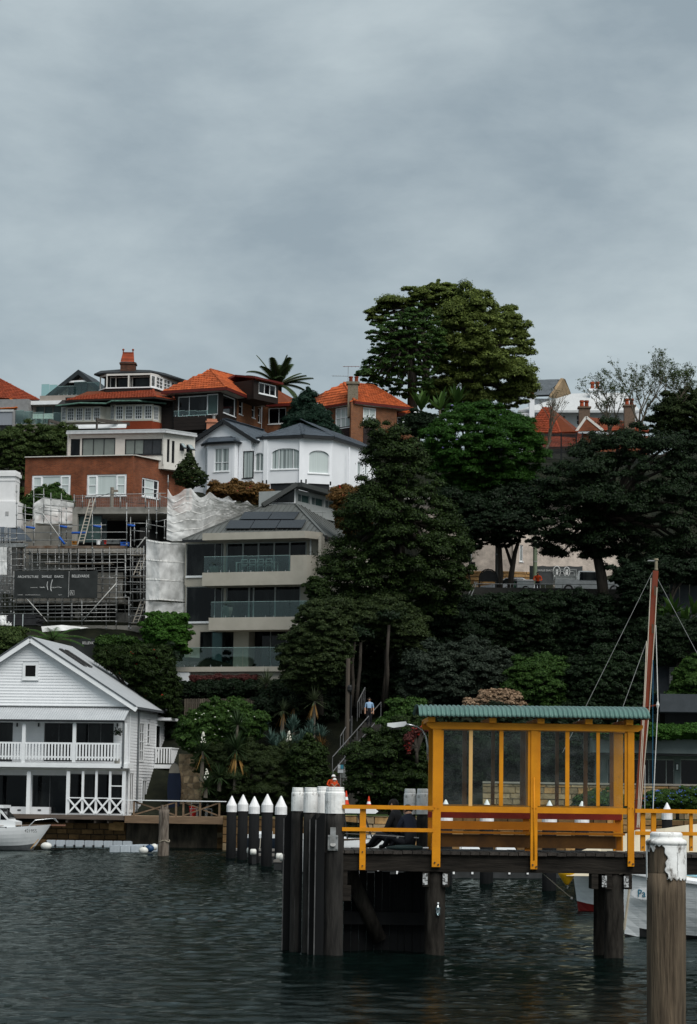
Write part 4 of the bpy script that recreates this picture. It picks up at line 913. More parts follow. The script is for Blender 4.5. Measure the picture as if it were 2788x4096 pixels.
# ================================================================== concrete house on the slope
CONC = mat('grey_render', (.40,.375,.32), (.34,.32,.27), rough=.85, scale=1.1, stain=((.17,.155,.13), 1.6, .66, (2.5,1,.35)))
SEAM = mat('grey_steel_roof', (.105,.112,.108), (.082,.088,.084), rough=.45, scale=1)
ALU = mat('pale_aluminium', (.33,.35,.345), (.28,.30,.295), rough=.4)
frM = Fr.yaw(740, 2668, 165, 20); hs = thing('concrete_house', 'grey rendered three level house with curved balconies, glass balustrades and solar roof', 'house', frM.M)
q = lambda *r, off=0.: frM.rect(*r, off)
def fbox(name, x0, y0, x1, y1, o0, o1, m, root=None, fr=None):
    fr = fr or frM; u0, u1, v0, v1 = fr.rect(x0, y0, x1, y1, o0); return add(name, MB().box(u0, u1, o0, o1, v0, v1), m, root or hs, fr.M)
UR = frM.P(1296, 2400).x
# level walls with openings
r = q(742, 2165, 1296, 2305); g1 = q(745, 2175, 893, 2303); g2 = q(904, 2170, 1225, 2292)
wall(frM, hs, r[0], UR, r[2], r[3], [g1, g2], CONC)
win(frM, hs, g1, cols=[.76,.94], pm=GLASS, fm=ALU, fw_=.05, sill=False); win(frM, hs, g2, cols=5, pm=GLASS, fm=ALU, fw_=.1, bars=.11, sill=False)
r2 = q(742, 2342, 1296, 2490); g3 = q(744, 2347, 893, 2487); g4 = q(904, 2345, 1200, 2478)
wall(frM, hs, r2[0], UR, r2[2], r2[3], [g3, g4], CONC)
win(frM, hs, g3, cols=[.76,.94], pm=GLASS, fm=ALU, fw_=.05, sill=False); win(frM, hs, g4, cols=[.31,.37,.66], pm=GLASS, fm=ALU, fw_=.08, bars=.1, sill=False)
r3 = q(740, 2490, 1296, 2670); g5 = q(800, 2527, 932, 2668); g6 = q(995, 2520, 1180, 2669)
wall(frM, hs, r3[0], UR, -.2, r2[2]-.001, [g5, (g6[0], g6[1], 0, g6[3])], CONC)
win(frM, hs, g5, cols=3, pm=[GLASS, mat('teal_curtain', (.09,.155,.16), rough=.3), GLASS], fm=DARKFR, fw_=.05, sill=False); win(frM, hs, (g6[0]-.1,g6[1]+.1,0,g6[3]+.1), cols=3, rec=1.2, pm=GLASS, fm=ALU, sill=False)
add('spandrel', MB().box(r[0], UR, -.0, .2, r2[3]+.001, r[2]-.001), CONC, hs, frM.M)
add('wall', MB().box(r[0]+.05, UR, .23, 9, -4, g6[2]), CONC, hs, frM.M); 
add('wall', MB().box(r[0]+.05, g6[0]-.03, .23, 9, g6[2]+.002, r2[2]), CONC, hs, frM.M); add('wall', MB().box(g6[0], UR, 1.6, 9, g6[2]+.002, r2[2]), CONC, hs, frM.M)
add('wall', MB().box(r[0]+.05, UR, .23, 9, r2[2]+.002, r[3]-.05), CONC, hs, frM.M)
add('side_wall', MB().box(UR+.002, UR+.2, -1.2, 5, -2, r[3]), CONC, hs, frM.M)
fbox('sill', 742, 2303, 812, 2310, -.1, -.002, WHITE); fbox('sill', 742, 2486, 838, 2493, -.1, -.002, WHITE)
# balconies
def balcony(x0, x1, yt, yb, dep, xr, name='balcony'):
    u0, u1, v0, v1 = frM.rect(x0, yt, x1, yb, -dep); pts = [(u0,-.01),(u0,-dep),(u1,-dep)]
    ue = max(frM.P(xr, yt, -.4).x, u1+.3)
    pts += [(u1+(ue-u1)*math.sin(a), -dep+(dep-.02)*(1-math.cos(a))*1.0) for a in [math.pi/2*i/6 for i in range(1,7)]]
    return add(name, MB().poly([V((x,y,v0)) for x, y in pts], (0,0,v1-v0)), CONC, hs, frM.M), (u0,u1,v0,v1)
b1, rb1 = balcony(809, 1213, 2291, 2337, 1.7, 1293); b2, rb2 = balcony(835, 1245, 2471, 2517, 1.7, 1300)
u0, u1, v0, v1 = frM.rect(1162, 2221, 1213, 2291, -1.7); ue = frM.P(1293, 2250, -.4).x
par = [(u0,-1.7),(u1,-1.7)] + [(u1+(ue-u1)*math.sin(a), -1.7+1.68*(1-math.cos(a))) for a in [math.pi/2*i/6 for i in range(1,7)]]
inn = [(x-.14 if i > 1 else x, y+.14) for i, (x, y) in enumerate(par)]
mb = MB()
for i in range(len(par)-1):
    (a,b),(c,d),(e_,f_),(g_,h_) = par[i], par[i+1], inn[i+1], inn[i]; mb.poly([V((a,b,rb1[3]+.002)),V((c,d,rb1[3]+.002)),V((e_,f_,rb1[3]+.002)),V((g_,h_,rb1[3]+.002))], (0,0,v1-rb1[3]))
add('parapet', mb, CONC, hs, frM.M)
for px in (1240, 1254): p = frM.P(px, 2240, -1.0); add('vent', MB().box(p.x-.09,p.x+.09,-1.36,-1.3,p.z-.2,p.z+.2), ALU, hs, frM.M) 
glass_rail(frM, hs, [(816,2228,2290),(902,2226,2290),(988,2225,2290),(1074,2223,2290),(1161,2221,2290)], -1.62)
glass_rail(frM, hs, [(843,2409,2471),(920,2408,2471),(1000,2407,2471),(1080,2406,2471),(1160,2405,2471),(1236,2405,2471)], -1.62)
ter = q(692, 2668, 1130, 2684, off=-3.0); add('terrace', MB().box(ter[0], ter[1], -3.0, -.003, ter[2]-.02, ter[3]), CONC, hs, frM.M)
glass_rail(frM, hs, [(656,2592,2668),(760,2591,2668),(866,2591,2668),(972,2590,2668),(1078,2590,2668),(1130,2594,2668)], -2.9)
add('retaining_wall', MB().box(ter[0]+.2, ter[1]-.1, -2.7, -.5, ter[2]-2.6, ter[2]-.022), CONC, hs, frM.M)
fbox('garden_door', 690, 2690, 757, 2728, -2.95, -2.72, WHITE)
# canopy, roof
ze = frM.P(732, 2160, -.5).z
c = q(810, 2133, 1220, 2150, off=-2.0); cue = frM.P(1283, 2140, -.8).x
add('canopy', MB().poly([V((x,y,c[2]-.02)) for x, y in ((c[0],0.3),(c[0],-2.0),(c[1],-2.0),(cue,-.9),(cue,.3))], (0,0,c[3]-c[2]+.02)), CONC, hs, frM.M)
p = frM.P(1243, 2150, -1.0); add('post', MB().tube([(p.x,-1.0,c[2]-.03),(p.x,-1.0,rb1[3]+.9)], .06, 8), ALU, hs, frM.M)
PL = frM.M @ V((frM.P(730,2162,-.6).x, -.6, ze)); zE = PL.z; PR = frM.M @ V((frM.P(1303,2137,-.6).x, -.6, ze))
ridR = at(1182, 2017, frM.M.translation.y + 1.4); pl = plane3(PL, PR, ridR); ridL = onp(1066, 2020, pl)
add('roof', MB().poly([PL, PR, ridR, ridL], (0,0,-.12)), SEAM, hs, I4)
e_ = (PR-PL).normalized(); nn = pl[1] if pl[1].z > 0 else -pl[1]; up = nn.cross(e_); up = up if up.z > 0 else -up
L_ = (PR-PL).length; w1 = (ridL-PL).dot(e_); w2 = (ridR-PL).dot(e_); H = (ridR-PL).dot(up)
for i in range(1, 30):
    x = L_*i/30; h = H*min(1, x/w1 if x < w1 else 1, (L_-x)/(L_-w2) if x > w2 else 1); add('seam', MB().bar(PL+e_*x+nn*.02, PL+e_*x+up*h+nn*.02, .035, .05, up=nn), SEAM, hs, I4)
BR = at(1400, 2175, PR.y+7); BT = at(1352, 2055, PR.y+7); plr = plane3(PR, BR, ridR)
add('roof', MB().poly([PR, BR, onp(1330, 2050, plr), ridR], (0,0,-.12)), SEAM, hs, I4)
for i in range(1, 14):
    f = i/14; a = PR.lerp(BR, f); b = ridR.lerp(onp(1330,2050,plr), f); add('seam', MB().bar(a+V((0,0,.03)), b+V((0,0,.03)), .04, .05), SEAM, hs, I4)
add('hip_cap', MB().bar(PR+V((0,0,.04)), ridR+V((0,0,.04)), .16, .08).bar(PL+V((0,0,.04)), ridL+V((0,0,.04)), .16, .08), SEAM, hs, I4)
add('gutter', MB().bar(PL-V((0,.05,.1)), PL+e_*2.2-V((0,.05,.1)), .12, .16).bar(PR-V((0,0,.1)), BR-V((0,0,.1)), .14, .2), DARKFR, hs, I4)
SOL = mat('solar_cell', (.012,.015,.020), (.009,.011,.015), rough=.25, spec=.5)
for row in ([(852,305),(1080,305),(1290,303)], [(735,372),(935,370),(1140,368),(1345,365)]):
    for i in range(len(row)-1):
        dxl = -42 if len(row) == 3 else -38; X = [550+.5057*v for v in (row[i][0], row[i+1][0]-6, row[i+1][0]-6+dxl, row[i][0]+dxl)]; yt, yb = 1900+.5057*row[i][1], 1900+.5057*(row[i][1]+(62 if len(row) == 3 else 68))
        add('solar_panel', MB().poly([onp(X[0],yt,pl)+nn*.1, onp(X[1],yt,pl)+nn*.1, onp(X[2],yb,pl)+nn*.14, onp(X[3],yb,pl)+nn*.14], nn*.04), SOL, hs, I4)
# clerestory
frL = Fr.hline((1188, 1958), 168.0, (1350, 1997)); vb_ = frL.P(1188, 2016).z; uE = frL.P(1351, 2020).x
ws = [(uE*(i/3)+.15, uE*((i+1)/3)-.12, vb_+.18, -.22) for i in range(3)]
wall(frL, hs, 0, uE, vb_-.6, .0, ws, ALU); [win(frL, hs, w_, cols=[.36], pm=[mat('louvre_glass', (.10,.125,.125), (.05,.07,.07), rough=.2, scale=2, stretch=(.1,.1,14), detail=0), GREENG], fm=ALU, fw_=.05, sill=False) for w_ in ws]
A = frL.M @ V((0,0,0)); gA = [at(1074, 2017, A.y-.2), frL.M @ V((-.02,0,vb_)), frL.M @ V((-.02,0,.25))]
add('clerestory_gable', MB().poly(gA, frL.y*.3), ALU, hs, I4); cc = sum(gA, V((0,0,0)))/3; fb_ = V((0,-.05,0))
o = add('window', MB().poly([p+(cc-p)*.12+fb_ for p in gA], (0,.03,0)), WHITE, hs, I4); add('pane', MB().poly([p+(cc-p)*.26+fb_*1.6 for p in gA], (0,.03,0)), GLASS, o, I4)
ra, rb_, rc = at(1050, 2022, A.y-.8), at(1186, 1939, A.y-.6), frL.M @ V((uE+.3,-.3,.12)); 
add('clerestory_roof', MB().bar(ra, rb_, .9, .30).bar(rb_, rc, .9, .30), mat('dark_fascia', (.055,.06,.058)), hs, I4)
body(hs, [frL.M @ V((.02,.22,0)), frL.M @ V((uE,.22,0)), frL.M @ V((uE,3,0)), frL.M @ V((0,3,0))], A.z+vb_-1, A.z-.02, ALU)
p = at(1291, 2048, 166); an = thing('aerial', 'thin aerial on the grey metal roof below the clerestory windows', 'aerial', T(p-V((0,0,1.4)))); add('mast', MB().tube([(0,0,0),(0,0,1.45)], .02, 5), STEEL, an); add('boom', MB().tube([(-.9,0,1.42),(.2,0,1.38)], .025, 4), STEEL, an)
# balcony furniture
fz = rb1[3]
for i, px in enumerate((984, 1017, 1048, 1082)):
    p = frM.P(px, 2285, -.9); c = thing('dining_chair', 'grey dining chair on the upper balcony, ' + ('leftmost of the row','second from left','third from left','rightmost of the row')[i], 'chair', frM.M @ T((p.x,-1.0,fz)), 'balcony dining chairs')
    add('seat', MB().box(-.23,.23,-.2,.22,.42,.46), ALU, c); add('backrest', MB().box(-.23,.23,-.22,-.19,.5,.56).box(-.23,.23,-.22,-.19,.84,.9).box(-.23,-.19,-.22,-.19,.46,.9).box(.19,.23,-.22,-.19,.46,.9), ALU, c)
    for sx in (-.21,.21):
        for sy in (-.19,.2): add('leg', MB().box(sx-.02,sx+.02,sy-.02,sy+.02,0,.42), ALU, c)
p = frM.P(1035, 2285, -.5); t = thing('dining_table', 'long grey dining table on the upper balcony', 'table', frM.M @ T((p.x,-.55,fz))); add('table_top', MB().box(-1.5,1.3,-.35,.35,.7,.75), ALU, t)
for sx in (-1.45,1.25):
    for sy in (-.3,.3): add('leg', MB().box(sx-.04,sx+.04,sy-.04,sy+.04,0,.7), ALU, t)
POT = mat('pale_pot', (.33,.32,.29), (.24,.23,.2), rough=.8)
for px, zf_, h, w_, lab in ((863, fz, .42, .4, 'wide stone bowl planter with round shrub on the upper balcony'), (914, rb2[3], .72, .34, 'tall pale pot plant on the middle balcony')):
    p = frM.P(px, 2290, -1.1); t = thing('planter', lab, 'planter', frM.M @ T((p.x,-1.15,zf_))); add('pot', MB().lathe((0,0,0), [(w_*.6,0),(w_,h*.7),(w_*1.05,h),(w_*.9,h)], 14), POT, t, smooth=False); t['foliage'] = 1
    PLANTERS = globals().setdefault('PLANTERS', []); PLANTERS.append((t, h, w_))
# ================================================================== building site with scaffolding
frK = Fr.yaw(290, 2183, 169, 8); st = thing('unfinished_building', 'raw concrete building shell with open dark floors inside the scaffolding', 'building', frK.M)
RAWC = mat('raw_concrete', (.31,.295,.265), (.22,.21,.185), rough=.9, scale=1.8, stain=((.13,.12,.10), 2.0, .62, (1,1,.5)))
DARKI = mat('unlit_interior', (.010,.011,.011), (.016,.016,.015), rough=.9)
kb = lambda n, x0, y0, x1, y1, o0, o1, m, root=st: fbox(n, x0, y0, x1, y1, o0, o1, m, root, frK)
kb('roof_slab', 290, 2028, 672, 2054, 0, 6, RAWC); kb('column', 290, 2054, 307, 2183, 0.01, .4, RAWC); kb('column', 585, 2055, 600, 2180, 1.5, 1.8, RAWC)
kb('floor_slab', 100, 2192, 575, 2212, .3, 6, RAWC); kb('floor_slab', 58, 2393, 491, 2414, -.1, 6, RAWC); kb('floor_slab', 60, 2500, 560, 2540, -.4, 6, RAWC)
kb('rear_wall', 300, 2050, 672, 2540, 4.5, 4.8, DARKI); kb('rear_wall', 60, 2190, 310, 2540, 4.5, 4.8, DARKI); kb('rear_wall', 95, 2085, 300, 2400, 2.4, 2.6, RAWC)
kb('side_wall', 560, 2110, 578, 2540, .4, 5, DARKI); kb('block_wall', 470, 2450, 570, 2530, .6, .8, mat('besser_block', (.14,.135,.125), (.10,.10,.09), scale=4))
kb('column', 300, 2440, 318, 2500, .5, .8, RAWC); kb('partition', 385, 2290, 490, 2392, 1.5, 1.6, RAWC)
gd = frK.rect(309, 2061, 407, 2172, .4); win(frK, st, gd, pm=GREENG, fm=DARKFR, off=.3, rec=.1, sill=False)
kb('partition', 407, 2075, 425, 2180, 1.2, 1.3, mat('blue_grey_ply', (.06,.08,.085))); kb('steel_beam', 102, 2183, 500, 2193, -1.6, -1.4, mat('rusty_beam', (.19,.15,.12), (.10,.055,.03), rough=.7, scale=1.5)); kb('steel_beam', 0, 2172, 110, 2188, -1.6, -1.4, STEEL)
sf = thing('scaffolding', 'galvanised tube scaffolding across the front of the building site', 'scaffolding', frK.M)
def sp_(x, y, off): return frK.P(x, y, off)
zs = lambda v: 1900+.4425*v
xs_ = lambda v: .4425*v
def pole(name, x0, y0, x1, y1, off, r=.03, m=STEEL): add(name, MB().tube([sp_(xs_(x0), zs(y0), off), sp_(xs_(x1), zs(y1), off)], r, 6), m, sf, smooth=True)
clip = MB().lathe((0,0,0), [(.05,-.06),(.065,-.03),(.065,.03),(.05,.06)], 6).mesh('coupler'); clip.materials.append(STEEL)
for x, y0, y1, off in ((45,480,1300,-1.6),(62,470,900,-.6),(150,90,610,-1.0),(150,650,860,-1.0),(228,265,870,-1.7),(305,130,640,-.4),(395,120,430,.5),(460,160,630,-.6),(535,265,860,-1.7),(555,165,640,.4),(600,240,620,0.),(670,175,300,-.2),(745,180,300,-.2),(835,180,860,-1.7),(860,180,300,-.2),
        (1087,180,300,-.2),(1145,250,720,-1.7),(1135,720,1110,-1.7),(1180,380,1400,-1.5),(1215,430,640,-.8),(1325,405,640,-1.6),(1345,240,580,-.9),(1415,150,580,-1.2),(1487,405,580,-.6),(1315,180,300,-.2),(1445,160,300,-.2),(1520,0,120,-.5),(125,870,1250,-1.8),(433,1100,1340,-1.8),(740,1100,1370,-1.8),(1050,845,1395,-1.8),(1095,980,1115,-1.2),(870,850,1310,-.9),(1165,1100,1400,-1.6),(450,745,860,-1.0),(1240,640,1120,-.7),(1300,640,1300,-1.6),(915,430,620,-1.0),(0,480,1400,-1.2),(20,560,1300,-.8),(90,480,1260,-.9),(100,650,1250,-1.7),(190,640,870,-.9),(270,640,870,-.7),(340,650,860,-1.2),(620,650,860,-1.1),(700,650,860,-.8),(930,650,1110,-1.0),(990,650,1110,-1.6),(1270,700,1340,-1.2),(560,1110,1330,-1.2),(650,1110,1330,-1.6),(300,1110,1330,-1.2),(960,1110,1400,-1.1)):
    pole('standard', x, y0, x, y1, off)
    for yy in range(int(y0)+60, int(y1), 105): add('coupler', clip, None, sf, frK.M @ T(sp_(xs_(x), zs(yy), off)))
for i in range(19): pole('standard', 10+i*70, 655 if i > 2 else 620, 10+i*70, 1330, -.25, .026); pole('ledger', 0, 690+i*76, 1310, 684+i*76, -.2, .022) if i < 8 else None
for x0, y0, x1, y1, off in ((160,280,305,303,-1.0),(160,345,300,362,-1.0),(305,175,395,178,-.4),(320,195,660,240,.2),(395,270,660,292,.4),(320,340,520,375,-.5),(320,435,660,470,-.4),(545,455,960,452,-1.0),(230,520,1140,516,-1.7),(0,525,230,530,-1.7),(0,570,150,575,-1.2),(235,590,1140,583,-1.7),(0,600,235,598,-1.7),(1145,435,1340,437,-1.5),(1180,500,1310,512,-1.5),(1310,440,1480,470,-.9),(1180,590,1320,580,-1.5),
        (835,725,1310,715,-1.6),(230,790,540,785,-1.7),(520,795,1140,790,-1.7),(140,855,860,850,-1.8),(875,862,1310,853,-1.7),(1180,780,1320,785,-1.6),(870,935,1060,930,-1.7),(1060,965,1320,970,-1.6),(870,985,1140,990,-1.7),(1180,915,1320,912,-1.6),(875,1060,1320,1055,-1.7),(0,1050,130,1048,-1.6),(0,1115,160,1110,-1.6),(130,1115,870,1108,-1.8),(870,1110,1160,1105,-1.8),(0,1190,1050,1175,-1.8),(0,1255,1050,1243,-1.8),(365,1320,1050,1318,-1.8),(1170,1135,1320,1130,-1.6),(1170,1200,1320,1205,-1.6),(1170,1270,1320,1272,-1.6),(1170,1335,1310,1332,-1.6),
        (670,190,860,188,-.2),(860,180,1500,165,-.2),(1430,420,1510,400,-.8),(1420,340,1510,348,-1.0),(1440,190,1520,210,-.5),(0,920,130,915,-1.6),(140,650,240,650,-1.3),(0,700,235,705,-1.0),(0,760,230,758,-1.5),(0,820,230,818,-1.2),(0,980,130,985,-1.4),(240,720,840,722,-1.1),(840,760,1140,764,-1.0),(1140,830,1320,826,-1.1),(130,1150,1050,1146,-1.2),(130,1215,1050,1210,-1.3),(130,1285,1050,1282,-1.3),(150,400,300,410,-.8),(400,320,660,338,.3),(1180,1030,1320,1034,-1.4)):
    pole('ledger', x0, y0, x1, y1, off, .026)
for x0, y0, x1, y1, off in ((385,345,585,625,-1.75),(240,1115,425,1325,-1.85),(740,1325,1050,980,-1.85),(320,360,305,640,-.3),(1210,700,1315,560,-1.2)): pole('brace', x0, y0, x1, y1, off, .034, mat('bright_tube', (.5,.5,.48), rough=.5))
GPL = mat('scaffold_plank', (.24,.22,.18), (.13,.11,.09), rough=.85, scale=3, stretch=(.4,3,3))
for x0, x1, y, off in ((140,1140,650,-1.5),(410,1010,797,-1.3),(870,1140,925,-1.3),(320,650,440,-.2),(880,1110,1110,-1.4),(1180,1320,720,-1.4),(1180,1320,918,-1.3),(1180,1320,1335,-1.3)):
    a, b = sp_(xs_(x0), zs(y), off), sp_(xs_(x1), zs(y), off)
    for j in range(3): add('plank', MB().box(a.x, b.x, off+.24*j, off+.24*j+.22, a.z-.05, a.z), GPL, sf)
BLUEF = mat('blue_foam', (.02,.10,.42), (.015,.08,.34), rough=.6)
for x0, y0, x1, y1, off in ((235,470,315,480,-1.05),(540,463,605,472,-1.02),(648,523,775,522,-1.72),(845,460,915,470,-1.02),(1150,452,1220,460,-1.52),(535,560,585,625,-1.76)): add('foam_sleeve', MB().tube([sp_(xs_(x0), zs(y0), off), sp_(xs_(x1), zs(y1), off)], .075, 8), BLUEF, sf, smooth=True)
def ladder(lab, a0, a1, b0, b1, off, m, n=12, r=.03):
    t = thing('ladder', lab, 'ladder', frK.M @ T(sp_(*a0, off))); A0, A1, B0, B1 = [sp_(*p, off) for p in (a0, a1, b0, b1)]
    for p, q_ in ((A0, B0), (A1, B1)): add('stile', MB().bar(p, q_, .06, .05, up=(0,1,0)), m, t, frK.M)
    for i in range(1, n): add('rung', MB().tube([A0.lerp(B0, i/n), A1.lerp(B1, i/n)], .02, 5), m, t, frK.M)
AL = mat('ladder_aluminium', (.52,.47,.40), (.42,.38,.32), rough=.5)
ladder('long aluminium ladder leaning up to the concrete roof slab', (312,2176), (334,2176), (361,1996), (379,1996), -1.9, AL, 14)
ladder('wooden site ladder standing against the white sheeting', (137,2045), (141,2170), (138,2045), (160,2045), -.5, AL, 6) if False else None
ladder('steep timber stair ladder by the white wrapped corner, upper', (534,2300), (556,2300), (566,2220), (584,2220), -1.2, AL, 7)
ladder('steep timber stair ladder by the white wrapped corner, lower', (532,2490), (552,2490), (564,2405), (580,2405), -1.2, AL, 7)
# site clutter
def crate(name, lab, cat, x0, y0, x1, y1, off, m, dep=.4, handle=True):
    u0, u1, v0, v1 = frK.rect(x0, y0, x1, y1, off); t = thing(name, lab, cat, frK.M @ T((u0, off, v0)))
    add('body', MB().box(u0, u1, off, off+dep, v0, v0+(v1-v0)*.72), m, t, frK.M); add('lid', MB().box(u0-.02, u1+.02, off-.02, off+dep+.02, v0+(v1-v0)*.722, v1), m, t, frK.M)
    add('latch', MB().box((u0+u1)/2-.05, (u0+u1)/2+.05, off-.04, off-.021, v0+(v1-v0)*.6, v0+(v1-v0)*.85), DARKFR, t, frK.M)
crate('tool_box', 'long grey tool box on the upper scaffold deck', 'toolbox', 425, 2160, 476, 2175, -1.3, mat('grey_plastic', (.12,.13,.13)))
crate('plastic_crate', 'blue plastic crate at the right end of the scaffold deck', 'crate', 482, 2168, 512, 2183, -1.3, BLUEF)
crate('red_can', 'small red fuel can beside the grey tool box', 'can', 417, 2162, 425, 2176, -1.3, mat('red_plastic', (.45,.02,.015)), .15)
u0, u1, v0, v1 = frK.rect(382, 2161, 402, 2178, -1.3); t = thing('bucket', 'white bucket on the upper scaffold deck', 'bucket', frK.M @ T(((u0+u1)/2, -1.2, v0))); add('pail', MB().lathe((0,0,0), [(.12,0),(.155,v1-v0),(.165,v1-v0),(.165,v1-v0-.03)], 12), WHITE, t); add('handle', MB().tube([(-.16,0,v1-v0-.02),(0,-.14,(v1-v0)*.6),(.16,0,v1-v0-.02)], .008, 4), STEEL, t)
crate('site_radio', 'orange boxed site light with white handle at ladder foot', 'lamp', 288, 2164, 304, 2178, -1.3, mat('orange_plastic', (.40,.16,.02)), .25)
# banner
def banner(name, lab, x0, y0, x1, y1, off, m, texts, amp=.05, fr=None, parts=12, cat='banner'):
    fr = fr or frK; u0, u1, v0, v1 = fr.rect(x0, y0, x1, y1, off); nu, nv = 64, 14; mb = MB(); rr = random.Random(x0)
    ph = rr.uniform(0, 6)
    def dy(u, v):
        s_, t_ = (u-u0)/(u1-u0), (v-v0)/(v1-v0); return amp*(math.sin(9*s_+2.5*t_+ph)*.5+math.sin(23*s_-5*t_+ph)*.35+abs(math.sin(13*s_+4*t_))*.4-.2)*(1-.5*t_)
    for i in range(nu+1):
        for j in range(nv+1):
            u, v = u0+(u1-u0)*i/nu, v0+(v1-v0)*j/nv; sag = -.05*abs(math.sin(i/nu*math.pi*4))*(j/nv)**3; mb.v.append((u, off+dy(u, v), v+sag))
    for i in range(nu):
        for j in range(nv): k = i*(nv+1)+j; mb._f(k, k+nv+1, k+nv+2, k+1)
    t = thing(name, lab, cat, fr.M @ T((u0, off, v0))); add('cloth', mb, m, t, fr.M, smooth=True)
    for (tx, ty, s, size, sx) in texts:
        p = fr.P(tx, ty, off); lettering(t, fr.M @ T((p.x, off-amp*1.1-.02, p.z)), s, size, mat('print_white', (.62,.63,.62)), sx=sx)
    return t, (u0, u1, v0, v1)
MESHB = mat('charcoal_mesh', (.030,.034,.034), (.018,.021,.021), rough=.8, scale=1.2)
bt, br_ = banner('site_banner', 'charcoal mesh banner with white architect and builder lettering on scaffolding', 59, 2281, 389, 2391, -1.95, MESHB,
    [(72,2312,'ARCHITECTURE',.235,.86),(168,2311,'SAVILLE',.235,.86),(218,2311,'ISAACS',.235,.86),(288,2310,'BELLEVARDE',.27,.80),(123,2352,'ARCHITECTURE',.075,.9),(72,2381,'02 9086 9000',.07,.9),(102,2381,'www.architecturesavilleisaacs.com.au',.078,.9),(235,2381,'Reg 8759',.07,.9),(163,2352,'saville',.13,1.0),(206,2352,'isaacs',.13,1.0)])
mb = MB(); o_ = -2.06
def stroke(pts, r=.012): mb.tube([V((frK.P(.4425*x, 1900+.4425*y, o_).x, o_, frK.P(.4425*x, 1900+.4425*y, o_).z)) for x, y in pts], r, 4)
stroke([(358,1013),(385,1018),(400,1014)]); stroke([(430,962),(424,1000),(432,1038)], .02); stroke([(474,945),(462,985),(458,1025),(463,1050)], .024); stroke([(500,1016),(530,1012),(556,1018)]); stroke([(625,870),(618,1105)], .01)
for a in (((632,1045),(632,1085)),((632,1085),(670,1085)),((670,1085),(670,1045)),((670,1045),(632,1045)),((636,1080),(645,1050)),((645,1050),(655,1080)),((655,1080),(660,1052)),((640,1068),(652,1064))): stroke(a, .009)
add('print', mb, mat('print_white', (.62,.63,.62)), bt, frK.M)
banner('fence_banner', 'dark mesh fence banner lettered in white behind the boathouse roof', 283, 2552, 566, 2640, -4.5, MESHB, [(330,2577,'BELLEVARDE',.26,.75),(424,2580,'BELLE',.22,.8),(472,2580,'VARDE',.18,.8),(508,2585,'BELLEVARDE',.17,.7)])
# plastic wrap
def wrapmat():
    m = bpy.data.materials.new('shrink_wrap'); m.use_nodes = True; t = m.node_tree; p = t.nodes['Principled BSDF']; p.inputs['Base Color'].default_value = (.80,.81,.80,1); p.inputs['Roughness'].default_value = .85; p.inputs['Specular IOR Level'].default_value = .1
    tr = t.nodes.new('ShaderNodeBsdfTransparent'); mx = t.nodes.new('ShaderNodeMixShader'); tc = t.nodes.new('ShaderNodeTexCoord'); nz = t.nodes.new('ShaderNodeTexNoise'); nz.inputs['Scale'].default_value = 1.1; nz.inputs['Detail'].default_value = 7
    mr = t.nodes.new('ShaderNodeMapRange'); mr.inputs['From Min'].default_value = .35; mr.inputs['From Max'].default_value = .7; mr.inputs['To Min'].default_value = .42; mr.inputs['To Max'].default_value = .86
    t.links.new(tc.outputs['Object'], nz.inputs['Vector']); t.links.new(nz.outputs['Fac'], mr.inputs[0]); t.links.new(mr.outputs[0], mx.inputs[0]); t.links.new(tr.outputs[0], mx.inputs[1]); t.links.new(p.outputs[0], mx.inputs[2]); t.links.new(mx.outputs[0], t.nodes['Material Output'].inputs[0]); return m
WRAP = wrapmat(); TAPE = mat('white_tape', (.72,.72,.70), rough=.5)
def sheet(lab, top, bot, tapes=(), amp=.14, nu=60, nv=26, seed=1, drape=0):
    rr = random.Random(seed); ph = [rr.uniform(0,6.28) for _ in range(8)]
    def pl_(pts, s):
        P = [at(*p) for p in pts]; L = [0]
        for i in range(len(P)-1): L.append(L[-1]+(P[i+1]-P[i]).length)
        x = s*L[-1]
        for i in range(len(P)-1):
            if x <= L[i+1]+1e-9: return P[i].lerp(P[i+1], (x-L[i])/(L[i+1]-L[i]))
        return P[-1]
    def pt(s, t):
        p = pl_(top, s).lerp(pl_(bot, s), t)
        w_=V((s*9+seed,t*5,seed*1.7)); f = amp*(.9*mnoise.noise(w_)+.7*(abs(mnoise.noise(V((s*22+t*6,t*7+seed,3))))-.2)+.45*mnoise.noise(V((s*50-t*9,t*18,seed)))+.5*(abs(mnoise.noise(V((s*14-t*10,seed,t*4))))-.2))
        p = p + V((0, -f, 0)); 
        if drape: p = p + V((0,0,drape*abs(math.sin(s*math.pi*5+ph[6]))*(1-t)**3*-1))
        return p
    mb = MB()
    for i in range(nu+1):
        for j in range(nv+1): mb.v.append(tuple(pt(i/nu, j/nv)))
    for i in range(nu):
        for j in range(nv): k = i*(nv+1)+j; mb._f(k, k+nv+1, k+nv+2, k+1)
    t = thing('plastic_sheeting', lab, 'sheeting', T(pt(0,1)), 'white plastic sheeting on the scaffold'); add('film', mb, WRAP, t, I4, smooth=True)
    for tt in tapes:
        m2 = MB()
        for i in range(nu+1):
            for dt in (-.012, .012): p = pt(i/nu, tt+dt) + V((0,-.03,0)); m2.v.append(tuple(p))
        for i in range(nu): m2._f(2*i, 2*i+2, 2*i+3, 2*i+1)
        add('tape', m2, TAPE, t, I4)
sheet('large white wrinkled plastic sheet wrapping the scaffold top beside the white house', [(671,1953,164.5),(690,1972,164.4),(738,1938,164.6),(800,1970,166),(853,1966,167.5),(950,1992,170),(1066,2018,173)], [(666,2158,164.5),(690,2165,164.5),(740,2163,165),(800,2150,166.5),(860,2110,169),(960,2085,171.5),(1066,2060,174)], (.16,.30,.46,.62,.8), .10, 110, 36, 3, .35)
